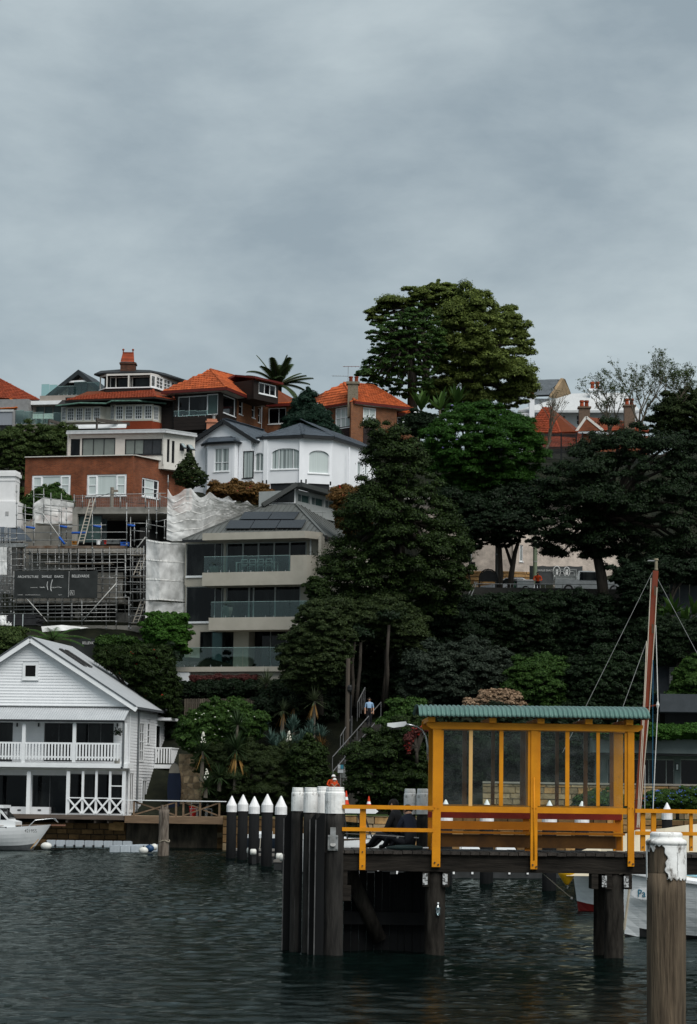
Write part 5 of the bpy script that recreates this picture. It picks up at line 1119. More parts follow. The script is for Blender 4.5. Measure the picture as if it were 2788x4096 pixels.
sheet('tall white plastic sheet hanging in taped bands beside the hedge', [(585,2156,164.2),(640,2166,164.0),(742,2172,165.5)], [(583,2402,164.2),(640,2400,164.0),(740,2408,165.5)], (.02,.33,.65,.985), .07, 50, 30, 5)
sheet('lower skirt of white plastic sheet just above the green hedge', [(583,2404,164.1),(740,2412,165.4)], [(580,2520,164.1),(738,2500,165.4)], (.45,), .08, 40, 16, 8)
sheet('white plastic sheet tied behind the left scaffold bays', [(133,2015,170),(175,1988,170.2),(296,2012,171.5)], [(130,2100,170),(180,2092,170.2),(292,2112,171.5)], (.35,), .07, 50, 18, 11)
sheet('narrow white plastic sheet hanging at the left edge', [(-20,2188,166.5),(29,2188,166.5)], [(-20,2300,166.5),(28,2300,166.5)], (.5,.97), .06, 16, 16, 13)
# wire guard fence on the slab
wf = thing('guard_fence', 'thin grey wire mesh guard fence along the concrete roof slab', 'fence', frK.M @ T(frK.P(296,2030)))
mb = MB(); a, b = frK.P(296, 2030, -.2), frK.P(668, 2028, -.2); ht = frK.P(296,1985,-.2).z
for i in range(46): u = a.x+(b.x-a.x)*i/45; mb.box(u-.006,u+.006,-.21,-.2,a.z,ht)
for j in range(9): z = a.z+(ht-a.z)*j/8; mb.box(a.x,b.x,-.215,-.211,z-.006,z+.006)
add('mesh_panel', mb, STEEL, wf, frK.M)
pp = thing('power_pole', 'stubby timber power pole with crossarm in front of the red brick block', 'pole', T(at(447,2030,171.5))); add('shaft', MB().tube([(0,0,-.8),(0,0,1.42)], .13, 8), GPL, pp); add('crossarm', MB().box(-.1,.42,-.06,.06,1.1,1.24), GPL, pp)
add('wire', MB().tube([at(447,1970,171.4), at(380,1992,172), at(260,1996,174)], .018, 4).tube([at(447,1975,171.4), at(520,2010,171), at(590,2016,170)], .018, 4), BLACK, pp, I4)
# neighbouring white building with moulded chimney at the left edge, slate roof
frN = Fr.yaw(0, 2105, 171.5, 8); wb = thing('white_building', 'white rendered building with moulded chimney at left edge beside the scaffolding', 'building', frN.M)
nb = lambda n, x0, y0, x1, y1, o0, o1, m: fbox(n, x0, y0, x1, y1, o0, o1, m, wb, frN)
WB = mat('white_masonry', (.74,.74,.74), (.66,.66,.66), rough=.8, scale=1.5)
nb('chimney', -60, 1905, 58, 2006, 0, 1.2, WB); nb('chimney_cap', -60, 1882, 62, 1890, -.06, 1.26, WB); nb('chimney_cap', -60, 1891, 65, 1904, -.1, 1.3, WB); nb('chimney_cap', -60, 1918, 61, 1923, -.04, 1.24, WB)
nb('wall', -60, 2007, 70, 2110, -.2, 3, WB); nb('vent', 22, 2046, 34, 2062, -.23, -.205, mat('vent_grey', (.4,.4,.4))); nb('wall', -60, 2111, 64, 2600, 0.5, 3, mat('grey_stucco', (.20,.195,.185), (.15,.145,.135), scale=1.2))
a, b, c_, d_ = frN.P(-60, 2070, -.5), frN.P(50, 2102, -.5), frN.P(125, 2165, -1.5), frN.P(-60, 2172, -1.5); add('roof', MB().poly([V((a.x,.4,a.z)), V((b.x,.4,a.z-.4)), V((c_.x,-1.3,c_.z)), V((d_.x,-1.3,c_.z))], (0,0,.1)), SLATE, wb, frN.M)
# boards stack and tarpaulin on the site edge
sb = thing('board_stack', 'stack of dark sheet boards strapped with pale straps behind fern', 'boards', T(at(100,2502,163.5)))
for i in range(9):
    z = 2501-i*4.8; a, b = at(42+random.uniform(-4,3), z, 163.5), at(160+random.uniform(-6,6), z, 163.0); add('board', MB().bar(a, b, 1.3, .065), mat('dark_board', (.035,.036,.038), (.02,.02,.022), rough=.6, per=.3), sb, I4)
for px in (58, 92): a = at(px, 2460, 162.6); add('strap', MB().box(-.03,.03,-.02,0,-.75,.05), mat('pale_strap', (.4,.45,.45)), sb, T(a))
sheet('crumpled white plastic bundle at left edge by the board stack', [(-20,2460,163.4),(48,2462,163.4)], [(-20,2500,162.6),(46,2502,162.6)], (), .16, 24, 14, 17)
sheet('grey tarpaulin strip sagging behind the tree fern', [(165,2506,163),(250,2500,163.4),(354,2510,163.8)], [(170,2528,162.4),(255,2522,162.6),(330,2514,163.2)], (), .08, 30, 8, 21)
# ================================================================== white boathouse
frH = Fr.yaw(500, 3262, 146, 8.5); hs = thing('boathouse', 'white weatherboard boathouse with gable, iron veranda roof and picket balustrade', 'house', frH.M)
hb_ = lambda n, x0, y0, x1, y1, o0, o1, m, root=None: fbox(n, x0, y0, x1, y1, o0, o1, m, root or hs, frH)
WBD = mat('weatherboard_white', (.80,.815,.83), (.74,.755,.77), rough=.5, scale=1.2, per=.03)
OFFV = 1.5; uC = frH.P(516, 3000, OFFV).x; uLf = frH.P(-260, 3000, OFFV).x
frHs = Fr(frH.M @ V((uC, OFFV, 0)), frH.y, frH.o.z)
ap = frH.P(122, 2551, OFFV-.35); ev = frH.P(535, 2836, OFFV-.35); evz = ev.z
def gable_span(z):                          # half-width of the gable at height z
    return (ap.z - z)/(ap.z-evz)*(ev.x-ap.x)
# weatherboards: gable
z = frH.P(100, 2822, OFFV).z; zg0 = z; bh = .178
add('gable_backing', MB().poly([V((ap.x-gable_span(zg0)+.2,OFFV+.03,zg0)), V((ap.x+gable_span(zg0)-.2,OFFV+.03,zg0)), V((ap.x,OFFV+.03,ap.z-.3))], (0,.2,0)), WBD, hs, frH.M)
wg = frH.rect(93, 2651, 153, 2717, OFFV)
while z < ap.z-.35:
    a, b = max(ap.x-gable_span(z)+.15, uLf), min(ap.x+gable_span(z)-.15, uC); a2, b2 = max(ap.x-gable_span(z+bh)+.15, uLf), min(ap.x+gable_span(z+bh)-.15, uC)
    segs = [(a, b, a2, b2)]
    if z < wg[3] and z+bh > wg[2]: segs = [(a, wg[0], a2, wg[0]), (wg[1], b, wg[1], b2)]
    for s in segs:
        n = 0; mb = MB(); mb.v += [(s[0],OFFV-.042,z),(s[1],OFFV-.042,z),(s[3],OFFV-.006,z+bh),(s[2],OFFV-.006,z+bh),(s[0],OFFV+.02,z),(s[1],OFFV+.02,z)]; mb._f(0,1,2,3); mb._f(4,5,1,0)
        add('plank', mb, WBD, hs, frH.M)
    z += bh
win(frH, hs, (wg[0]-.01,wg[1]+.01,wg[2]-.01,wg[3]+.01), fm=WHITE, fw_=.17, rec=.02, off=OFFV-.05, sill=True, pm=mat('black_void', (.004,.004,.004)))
# wall behind the verandas, upper and lower
fu, fl = frH.P(100, 3052, OFFV).z, 0.0
up_h = [frH.rect(-120, 2888, 48, 3046, OFFV), frH.rect(178, 2891, 290, 3046, OFFV), frH.rect(302, 2891, 452, 3046, OFFV)]
lo_h = [frH.rect(-120, 3098, 107, 3256, OFFV), frH.rect(130, 3100, 266, 3256, OFFV), frH.rect(272, 3095, 490, 3256, OFFV)]
wall(frH, hs, uLf, uC, -.3, zg0, up_h+lo_h, WBD, th=.2, off=OFFV)
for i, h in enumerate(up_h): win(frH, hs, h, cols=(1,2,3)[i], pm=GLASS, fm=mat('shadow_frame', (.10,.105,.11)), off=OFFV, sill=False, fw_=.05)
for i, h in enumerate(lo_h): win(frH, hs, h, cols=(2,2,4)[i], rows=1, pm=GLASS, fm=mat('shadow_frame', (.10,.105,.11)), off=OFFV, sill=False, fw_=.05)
z = fu+.02
while z < zg0-.1:                            # boards between the upper windows
    for px0, px1 in ((52,174),(456,514)):
        a, b = frH.P(px0,3000,OFFV).x, frH.P(px1,3000,OFFV).x; mb = MB(); mb.v += [(a,OFFV-.026,z),(b,OFFV-.026,z),(b,OFFV-.004,z+bh),(a,OFFV-.004,z+bh)]; mb._f(0,1,2,3); add('plank', mb, WBD, hs, frH.M)
    z += bh
for px in (70, 156, 471): p = frH.P(px, 2900, OFFV); add('wall_lamp', MB().tube([(p.x,OFFV-.08,p.z-.1),(p.x,OFFV-.08,p.z+.12)], .05, 8), DARKFR, hs, frH.M)
hb_('cabinet', 40, 3226, 196, 3258, OFFV-.5, OFFV-.05, WBD)
for px in (77, 158): p = frH.P(px, 3240, OFFV-.5); add('handle', MB().box(p.x-.1,p.x+.1,OFFV-.53,OFFV-.505,p.z-.04,p.z+.04), DARKFR, hs, frH.M)
add('wall', MB().box(uLf, uC-.21, OFFV+.25, OFFV+9.5, -.3, zg0), WBD, hs, frH.M)
# floor, beams, posts
fr_top, fr_bot = frH.P(100, 3050).z, frH.P(100, 3068).z
add('floor_beam', MB().box(uLf, frH.P(512,3060).x, -.06, OFFV-.03, fr_bot, fr_top), WHITE, hs, frH.M)
hb_('eave_beam', -260, 2884, 500, 2893, 0, .1, WHITE); hb_('lower_beam', -260, 3068.5, 500, 3084, .35, .5, OFFW)
for px in (-110, 94, 296): hb_('post', px-4.5, 2893, px+4.5, 3049.5, -.02, .1, WHITE)
PIPE = mat('zinc_pipe', (.16,.175,.18), (.12,.13,.135), rough=.4, metal=.4)
p = frH.P(496, 2885); add('downpipe', MB().tube([(p.x,-.05,p.z),(p.x,-.05,fr_bot+.1),(p.x-.03,-.2,fr_bot+.02)], .07, 8), PIPE, hs, frH.M)
hb_('post', 491, 2893, 503, 3068, .02, .12, WHITE)
zr0, zr1, zb0, zb1 = frH.P(100,2975).z, frH.P(100,2968).z, frH.P(100,3030).z, frH.P(100,3023).z
for a, b in ((-105,90),(99,291.5),(300.5,490)):
    ua, ub = frH.P(a,3000).x, frH.P(b,3000).x; add('top_rail', MB().box(ua,ub,.0,.09,zr0,zr1), WHITE, hs, frH.M); add('bottom_rail', MB().box(ua,ub,.02,.07,zb0,zb1), WHITE, hs, frH.M)
    n = max(2, int((ub-ua)/.185)); pk_ = MB().box(-.052,.052,-.012,.012,frH.P(100,3038).z,zr0-.002).mesh('picket'); pk_.materials.append(WHITE)
    for i in range(n): add('picket', pk_, None, hs, frH.M @ T((ua+(i+.5)*(ub-ua)/n, .0, 0)))
# veranda roof of corrugated iron
IRON = mat('pale_corrugated_iron', (.40,.42,.435), (.35,.37,.385), rough=.5, scale=1.5)
def corr(poly, e_len, along, up, pitch=.076, amp=.012):
    n = int(e_len/pitch*4); mb = MB()
    return mb
ua, ub = uLf, frH.P(500, 2878).x; zt_, zb_ = frH.P(100, 2830, OFFV-.05).z, frH.P(100, 2877, -.15).z; n = int((ub-ua)/.038); mb = MB()
for i in range(n+1):
    u = ua+(ub-ua)*i/n; dz = .014*math.cos(math.pi*i/2); ue = u + (.3*(i/n) if i > n*.9 else 0); mb.v += [(u,-.15,zb_+dz),(u+(frH.P(522,2834,OFFV).x-ub)*(i/n)**12,OFFV-.05,zt_+dz)]
for i in range(n): mb._f(2*i,2*i+2,2*i+3,2*i+1)
o = add('veranda_roof', mb, IRON, hs, frH.M); o.modifiers.new('thick','SOLIDIFY').thickness = .01
add('gutter', MB().box(ua,ub,-.26,-.14,zb_-.13,zb_-.02), DARKFR, hs, frH.M); add('flashing', MB().box(ua,uC,OFFV-.08,OFFV-.04,zt_+.02,zt_+.07), DARKFR, hs, frH.M)
# main roof
dep = 9.9; A, R_ = V((ap.x,OFFV-.4,ap.z)), V((ev.x+.1,OFFV-.4,evz+.08)); Lx = V((2*ap.x-ev.x,OFFV-.4,evz))
k = V((0,dep,0)); t_ = V((0,0,.09))
add('roof', MB().poly([A,A+k,R_+k,R_], t_), IRON, hs, frH.M); add('roof', MB().poly([A,Lx,Lx+k,A+k], t_), IRON, hs, frH.M)
add('barge_board', MB().bar(A+V((0,-.04,-.14)), R_+V((.1,-.04,-.14)), .06, .26).bar(A+V((0,-.04,-.14)), Lx+V((0,-.04,-.14)), .06, .26), WHITE, hs, frH.M)
add('barge_capping', MB().bar(A+V((0,-.05,.08)), R_+V((.05,-.05,.08)), .1, .08).bar(A+V((0,-.05,.08)), Lx+V((0,-.05,.08)), .1, .08), mat('slate_flashing', (.09,.10,.11)), hs, frH.M)
n_ = (R_-A).normalized(); nrm = V((-n_.z,0,n_.x)); nrm = nrm if nrm.z > 0 else -nrm
for yy in (3.3, 4.6): a = A + n_*1.1 + V((0,yy,0)) + nrm*.12; b = A + n_*3.0 + V((0,yy,0)) + nrm*.12; add('skylight', MB().bar(a, b, .75, .12, up=nrm), mat('skylight_frame', (.035,.035,.037), rough=.3), hs, frH.M)
add('gutter', MB().bar(R_+V((.02,0,.0)), R_+k+V((.02,0,.0)), .13, .14), mat('slate_flashing', (.09,.10,.11)), hs, frH.M)
# side wall
zside = evz - .05; Ls = 9.6
sw = [frHs.rect(557,2885,572,3049), frHs.rect(587,2887,597,2980), frHs.rect(622,2895,640,3000)]
dr_ = [frHs.rect(567,3115,582,3250), frHs.rect(517,3085,531,3250)]
add('wall', MB().box(0.0,Ls,.03,.2,-.3,zside), WBD, hs, frHs.M)
z = -.2
while z < zside-.05:
    segs = [(0.05, Ls)]
    for h in sw+dr_:
        if z < h[3] and z+bh > h[2]: segs = [x for s in segs for x in ((s[0], min(s[1], h[0])), (max(s[0], h[1]), s[1])) if x[1]-x[0] > .05]
    for a, b in segs: mb = MB(); mb.v += [(a,-.03,z),(b,-.03,z),(b,-.004,z+bh),(a,-.004,z+bh),(a,.03,z),(b,.03,z)]; mb._f(0,1,2,3); mb._f(4,5,1,0); add('plank', mb, WBD, hs, frHs.M)
    z += bh
for i, h in enumerate(sw): win(frHs, hs, h, cols=1 if i else 2, rows=(5,3,1)[i] if i else 4, pm=GLASS, fw_=.12, rec=.0, sill=False)
for h in dr_: win(frHs, hs, h, cols=2, rows=1, pm=GLASS, fw_=.12, rec=.0, sill=False, name='door')
add('corner_board', MB().box(-.06,.12,-.05,.0,-.3,zside), WHITE, hs, frHs.M)
u = frHs.P(549, 2900).x; add('downpipe', MB().tube([(u,-.1,zside),(u,-.1,-.1)], .06, 8), PIPE, hs, frHs.M)
p = frHs.P(640, 2880); add('door_hood', MB().box(p.x-1.0,p.x+1.2,-.9,-.04,p.z-.05,p.z+.12), WHITE, hs, frHs.M)
# side balcony
bz0, bz1 = frHs.P(640,3072,-.9).z, frHs.P(640,3056,-.9).z; bu0, bu1 = frHs.P(622,3060,-.0).x-.6, Ls-.2
fy = lambda px: None
add('side_balcony', MB().box(bu0, bu1, -1.15, -.04, bz0, bz1), WHITE, hs, frHs.M); zt2 = frHs.P(640,2986,-1.0).z
add('top_rail', MB().box(bu0, bu1, -1.15, -1.06, zt2-.07, zt2).box(bu0, bu0+.08, -1.055, -.05, zt2-.07, zt2), WHITE, hs, frHs.M)
for i in range(6): y = -1.05+i*.17; add('picket', MB().box(bu0+.01,bu0+.04,y,y+.09,bz1+.08,zt2-.072), WHITE, hs, frHs.M)
for i in range(int((bu1-bu0)/.2)): u = bu0+i*.2; add('picket', MB().box(u,u+.09,-1.12,-1.09,bz1+.08,zt2-.072), WHITE, hs, frHs.M)
# lower screens with diagonal braces
px_ = (271, 330, 384, 439, 494); zc0, zc1 = frH.P(300,3193,.2).z, frH.P(300,3189,.2).z; zlow = .02
for x in (-30, 113): hb_('post', x-5, 3084.5, x+5, 3262, .3, .42, WHITE)
for x in px_: hb_('post', x-(4.5 if x in (271,494) else 2.2), 3084.5, x+(4.5 if x in (271,494) else 2.2), 3262, .15, .25, WHITE)
for i in range(4):
    ua, ub = frH.P(px_[i],3200,.15).x, frH.P(px_[i+1],3200,.15).x; add('cross_rail', MB().box(ua+.05,ub-.05,.17,.23,zc0,zc1), WHITE, hs, frH.M)
    add('brace', MB().bar((ua+.04,.12,zc0-.02),(ub-.04,.12,zlow+.05),.04,.1, up=(0,0,1)), WHITE, hs, frH.M); add('brace', MB().bar((ua+.04,.075,zlow+.05),(ub-.04,.075,zc0-.02),.04,.1), WHITE, hs, frH.M)
a, b = frH.P(440,3143,.15), frH.P(494,3143,.15); add('cross_rail', MB().box(a.x,b.x,.17,.23,a.z-.04,a.z+.02), WHITE, hs, frH.M)
DECKT = mat('jetty_timber', (.20,.135,.085), (.12,.08,.05), rough=.8, scale=2, stretch=(.4,3,3)); DECKD = mat('weathered_deck', (.13,.10,.08), (.075,.06,.05), rough=.85, scale=2, stretch=(.4,3,3))
dk = thing('timber_deck', 'weathered timber deck edge in front of the boathouse ground floor', 'deck', frH.M)
for j in range(4): a, b = uLf, frH.P(504,3262).x; add('plank', MB().box(a,b,-.5+j*.5,-.5+j*.5+.48,-.09,-.01), DECKD, dk, frH.M)
add('fascia', MB().box(uLf,frH.P(504,3262).x,-.54,-.505,-.26,-.0), DECKD, dk, frH.M); [add('joist', MB().box(frH.P(x,3270).x,frH.P(x,3270).x+.12,-.4,1.5,-.45,-.27), DECKD, dk, frH.M) for x in (270, 383, 435)]
# jetty with crossed railing
jt = thing('jetty', 'sunlit timber jetty with white topped cross braced railing beside the boathouse', 'jetty', frH.M)
ja, jb = frH.P(506,3262).x, frH.P(905,3262,-.3).x
for j in range(9): add('plank', MB().box(ja,jb,-.4+j*.42,-.4+j*.42+.4,-.07,.0), mat('pale_deck', (.36,.26,.17), (.28,.20,.13), rough=.8, scale=2, stretch=(.3,3,3)), jt)
add('edge_beam', MB().box(ja,jb,-.46,-.405,-.42,-.01), DECKT, jt)
for px in (535, 704, 733, 800, 877): u = frH.P(px,3230,-.4).x; add('post', MB().box(u-.05,u+.05,-.4,-.3,-.3,.93), DECKT, jt)
za = frH.P(600,3200,-.4).z; add('top_rail', MB().box(ja,jb,-.45,-.28,za-.05,za), WHITE, jt)
us_ = [frH.P(px,3230,-.4).x for px in (535,704,733,877)]
for a, b in ((us_[0],us_[1]),(us_[2],us_[3])): add('brace', MB().bar((a,-.34,.05),(b,-.34,za-.1),.05,.08), DECKT, jt); add('brace', MB().bar((a,-.28,za-.1),(b,-.28,.05),.05,.08), DECKT, jt)
for i, px in enumerate((780, 812, 826)):
    u = frH.P(px,3260,1.5).x; c = thing('cafe_chair', 'small steel cafe chair on the jetty, ' + ('leftmost','middle one','rightmost')[i], 'chair', frH.M @ T((u,1.2+.5*i,0)), 'steel chairs on the jetty')
    add('seat', MB().box(-.2,.2,-.2,.2,.43,.46), CHROME, c); add('backrest', MB().tube([(-.2,.2,.46),(-.2,.22,.85),(.2,.22,.85),(.2,.2,.46)], .015, 5), CHROME, c)
    for sx in (-.18,.18):
        for sy in (-.18,.18): add('leg', MB().tube([(sx,sy,0),(sx,sy,.43)], .014, 5), CHROME, c)
u = frH.P(795,3260,1.5).x; t = thing('cafe_table', 'dark round cafe table on the jetty between the chairs', 'table', frH.M @ T((u,1.5,0))); add('table_top', MB().lathe((0,0,.7), [(.35,0),(.35,.04)], 16), DARKFR, t); add('pedestal', MB().tube([(0,0,.02),(0,0,.7)], .04, 6), DARKFR, t); add('base', MB().lathe((0,0,0), [(.25,0),(.05,.04)], 10), DARKFR, t)
u = frH.P(770,3250,2).x; t = thing('bin', 'small red bin at the back of the jetty', 'bin', frH.M @ T((u,2.2,0))); add('bucket', MB().lathe((0,0,0), [(.2,0),(.25,.55)], 10), mat('red_plastic', (.45,.02,.015)), t); add('rim', MB().lathe((0,0,.55), [(.27,0),(.27,.04)], 10), mat('red_plastic', (.45,.02,.015)), t)
bd = thing('paddle_board', 'dark blue paddle board stored upright beside the boathouse', 'board', frH.M @ T((frH.P(694,3260,4).x,4,0))); 
add('hull', MB().poly([V((.42*math.cos(a),0,1.6+1.6*math.sin(a))) for a in [i*math.pi/10 for i in range(20)]], (0,.12,0)), mat('navy_board', (.005,.012,.032)), bd); add('nose', MB().poly([V((.34*math.cos(a),-.01,2.55+.6*math.sin(a))) for a in [i*math.pi/6 for i in range(7)]], (0,.008,0)), mat('taupe_nose', (.20,.19,.16)), bd)
# ---- stone walls built stone by stone
def stone_wall(name, lab, fr, u0, u1, v0, v1, off, bw, bh_, mats, depth=.35, jit=.25, gap=.02, core=None, cat='wall', skip=0.0, rnd=3):
    t = thing(name, lab, cat, fr.M @ T((u0, off, v0))); rr = random.Random(rnd); z = v0
    add('core', MB().box(u0+.01, u1-.01, off+.07, off+depth, v0, v1-.02), core or mats[0], t, fr.M)
    while z < v1-.05:
        h = min(bh_*rr.uniform(.85,1.15), v1-z); x = u0
        while x < u1-.02:
            w_ = bw*rr.uniform(1-jit,1+jit); w_ = min(w_, u1-x) if u1-x-w_ > .15 else u1-x; pr = rr.uniform(0,.05); g = gap/2; c = .02
            if rr.random() >= skip:
                mb = MB(); a, b, lo, hi = x+g, x+w_-g, z+g, z+h-g
                mb.v += [(a,off+.08,lo),(b,off+.08,lo),(b,off+.08,hi),(a,off+.08,hi),(a+c,off-pr+.02,lo+c),(b-c,off-pr+rr.uniform(0,.03),lo+c),(b-c,off-pr+rr.uniform(0,.04),hi-c),(a+c,off-pr+.02,hi-c)]
                for f in ((4,5,6,7),(0,1,5,4),(1,2,6,5),(2,3,7,6),(3,0,4,7)): mb._f(*f)
                add('stone', mb, rr.choice(mats), t, fr.M)
            x += w_
        z += h
    return t
def stones(tag_, base):
    return [mat(f'{tag_}_{i}', tuple(c*k for c in base), tuple(c*k*.5 for c in base), rough=.9, scale=2.2, bump=.6, spec=.2) for i, k in enumerate((1., .8, .62, 1.2))]
WET = stones('seawall_stone', (.16,.095,.04)); GOLD = stones('golden_sandstone', (.40,.24,.10)); PALE = stones('pale_sandstone', (.36,.27,.16))
fQ = Fr.yaw(500, 3290, 146.6, 6.5); fQ.o.z
frQ = Fr(V((fQ.o.x,fQ.o.y,0)), fQ.x, 0.0)
uq0, uq1 = frQ.P(-250,3330).x, frQ.P(500,3330).x; zq = frQ.P(400,3290).z
stone_wall('sea_wall', 'dark wet sandstone sea wall below the boathouse deck', frQ, uq0, uq1, -.9, zq, .3, .75, .34, WET, core=mat('wet_joint', (.02,.017,.013)), rnd=2)
add('ledge_block', MB().box(uq1-1.0, uq1-.1, .1, .5, zq-.45, zq+.05), GOLD[0], hs, frQ.M)
fc_ = thing('sea_wall', 'stained concrete sea wall under the timber jetty', 'wall', frQ.M @ T((uq1,0,0))); add('face', MB().box(uq1+.02, frQ.P(905,3330,.3).x, .32, .9, -1, frQ.P(600,3291,.3).z), mat('tide_stained_concrete', (.09,.075,.055), (.02,.018,.014), rough=.9, scale=1.4, stretch=(1.5,1,.5), bump=.4), fc_, frQ.M)
stone_wall('sea_wall', 'stone sea wall corner between jetty and the pointed marina piles', frQ, frQ.P(868,3330,.2).x, frQ.P(1010,3330,.2).x, -.8, frQ.P(900,3262,.2).z, .15, .7, .33, WET+PALE[2:3], rnd=6)
CRZ = stones('crazy_sandstone', (.60,.45,.28))
# crazy stone wall behind the jetty
frZ = Fr.yaw(715, 3195, 150, 6.5); t = thing('stone_wall', 'pale irregular sandstone wall behind the jetty chairs', 'wall', frZ.M); u0, u1, v0, v1 = frZ.rect(715, 3015, 815, 3198); rr = random.Random(5)
add('core', MB().box(u0,u1,.08,.5,v0-.3,v1), mat('pale_mortar', (.42,.34,.24)), t); nu, nv = 5, 8
gp = {(i,j): (u0+(u1-u0)*(i+(rr.uniform(-.3,.3) if 0 < i < nu else 0))/nu, v0+(v1-v0)*(j+(rr.uniform(-.3,.3) if 0 < j < nv else 0))/nv) for i in range(nu+1) for j in range(nv+1)}
for i in range(nu):
    for j in range(nv):
        c4 = [gp[i,j], gp[i+1,j], gp[i+1,j+1], gp[i,j+1]]; cx, cz = sum(p[0] for p in c4)/4, sum(p[1] for p in c4)/4; s_ = .93
        pts = []
        for k_ in range(4):
            a, b = c4[k_], c4[(k_+1)%4]; pts += [(cx+(a[0]*.82+b[0]*.18-cx)*s_, cz+(a[1]*.82+b[1]*.18-cz)*s_), (cx+(a[0]*.18+b[0]*.82-cx)*s_, cz+(a[1]*.18+b[1]*.82-cz)*s_)]
        add('stone', MB().poly([V((x,.02+rr.uniform(0,.03),zz_)) for x, zz_ in pts], (0,.1,0)), rr.choice(CRZ), t)
# ---- motor boat
def hull(name, root, M, L, B, H, m_top, m_boot, flare=.8, n=22, rake=.35, boot=.12, sheer=.35, transom=.85, keel=-.35):
    mb = MB(); k = 9
    for i in range(n+1):
        s = i/n; bw_ = B/2*(transom + (1-transom)*min(1, s*2.2)) * (1-max(0,(s-.42)/.58)**2.3); zd = H + sheer*max(0,(s-.25)/.75)**2
        for j in range(k):
            t = j/(k-1); zz_ = keel*(1-max(0,(s-.75)/.25)**2*.6) + (zd-keel*(1-max(0,(s-.75)/.25)**2*.6))*t; wv = bw_*(1-(1-t)**2.4*.85)*(flare+(1-flare)*t) if t > 0 else .02
            mb.v.append((s*L*(1-rake*(1-t)*.28*s**3), wv, zz_))
    def f(i,j): return i*k+j
    m_ = len(mb.v); mb.v += [(x,-y,z) for x,y,z in mb.v[:m_]]
    for i in range(n):
        for j in range(k-1):
            b = 1 if (mb.v[f(i,j)][2]+mb.v[f(i,j+1)][2])/2 < boot else 0
            mb._f(f(i,j),f(i,j+1),f(i+1,j+1),f(i+1,j),m=b); mb._f(m_+f(i,j),m_+f(i+1,j),m_+f(i+1,j+1),m_+f(i,j+1),m=b)
        mb._f(f(i,k-1), m_+f(i,k-1), m_+f(i+1,k-1), f(i+1,k-1))
    for j in range(k-1): mb._f(f(0,j), m_+f(0,j), m_+f(0,j+1), f(0,j+1))
    o = add(name, mb, [m_top, m_boot], root, M, smooth=False); return o, mb
GEL = mat('white_gelcoat', (.74,.76,.77), (.66,.68,.69), rough=.3, scale=.8, stain=((.40,.37,.30), 1.2, .70, (1,1,.6))); BOOT = mat('dark_antifoul', (.05,.055,.06), (.03,.033,.036), rough=.6)
pb = at(265, 3284, 134); Mb = T((pb.x-7.2, pb.y+.6, 0)) @ Matrix.Rotation(math.radians(-4), 4, 'Z')
bo = thing('motor_boat', 'white motor boat numbered 421955 moored before the boathouse', 'boat', Mb)
Lb = 7.0; hull('hull', bo, Mb, Lb-.6, 2.6, 1.15, GEL, mat('grey_boot', (.16,.17,.175), (.10,.105,.11), rough=.5), boot=.28, sheer=.25, rake=.6)
add('deck', MB().poly([V((3.0,-1.1,1.27)),V((5.0,-.7,1.32)),V((6.1,-.1,1.38)),V((6.1,.1,1.38)),V((5.0,.7,1.32)),V((3.0,1.1,1.27))], (0,0,.02)), mat('brown_deck', (.20,.15,.11)), bo)
cz = at(0,3232,134).z
cu = lambda px: (at(px,3300,134)-Mb.translation).x
add('cabin', MB().poly([V((cu(-120),-.9,1.0)),V((cu(72),-.9,1.25)),V((cu(72),-.9,1.52)),V((cu(48),-.9,1.6)),V((cu(8),-.9,cz)),V((cu(-120),-.9,cz))], (0,1.8,0)), GEL, bo); add('cabin_roof', MB().box(cu(-120),cu(24),-1.0,1.0,cz+.002,cz+.16), GEL, bo)
o = add('windscreen', MB().poly([V((cu(10)-.02,-.8,cz-.1)),V((cu(44)-.02,-.8,1.68)),V((cu(44)-.02,.8,1.68)),V((cu(10)-.02,.8,cz-.1))], (.06,0,.05)), GLASS, bo)
add('side_window', MB().poly([V((cu(-25),-.912,1.75)),V((cu(8),-.912,1.62)),V((cu(3),-.912,1.85)),V((cu(-25),-.912,2.15))], (0,.01,0)), GLASS, bo); add('side_window', MB().poly([V((cu(12),-.912,1.62)),V((cu(38),-.912,1.62)),V((cu(12),-.912,2.0))], (0,.01,0)), GLASS, bo)
add('bow_rail', MB().tube([V((cu(128),-.9,1.3)),V((cu(150),-.75,1.62)),V((cu(215),-.3,1.72)),V((cu(232),0,1.5)),V((cu(215),.3,1.72)),V((cu(150),.75,1.62))], .022, 6), CHROME, bo); add('anchor_plank', MB().box(cu(205),cu(262),-.14,.14,1.32,1.40), mat('rust_plank', (.18,.09,.06)), bo)
lettering(bo, Mb @ T((cu(112),-1.0,.97)), '421955', .25, DARKFR, sx=.9); add('rubbing_strake', MB().bar((0,-1.29,1.12),(4.2,-1.12,1.22),.05,.06), DARKFR, bo)
add('bow_line', MB().tube([V((cu(135),-.75,.1)),V((cu(160),-.4,.6))], .02, 5), mat('orange_rope', (.4,.22,.06)), bo)
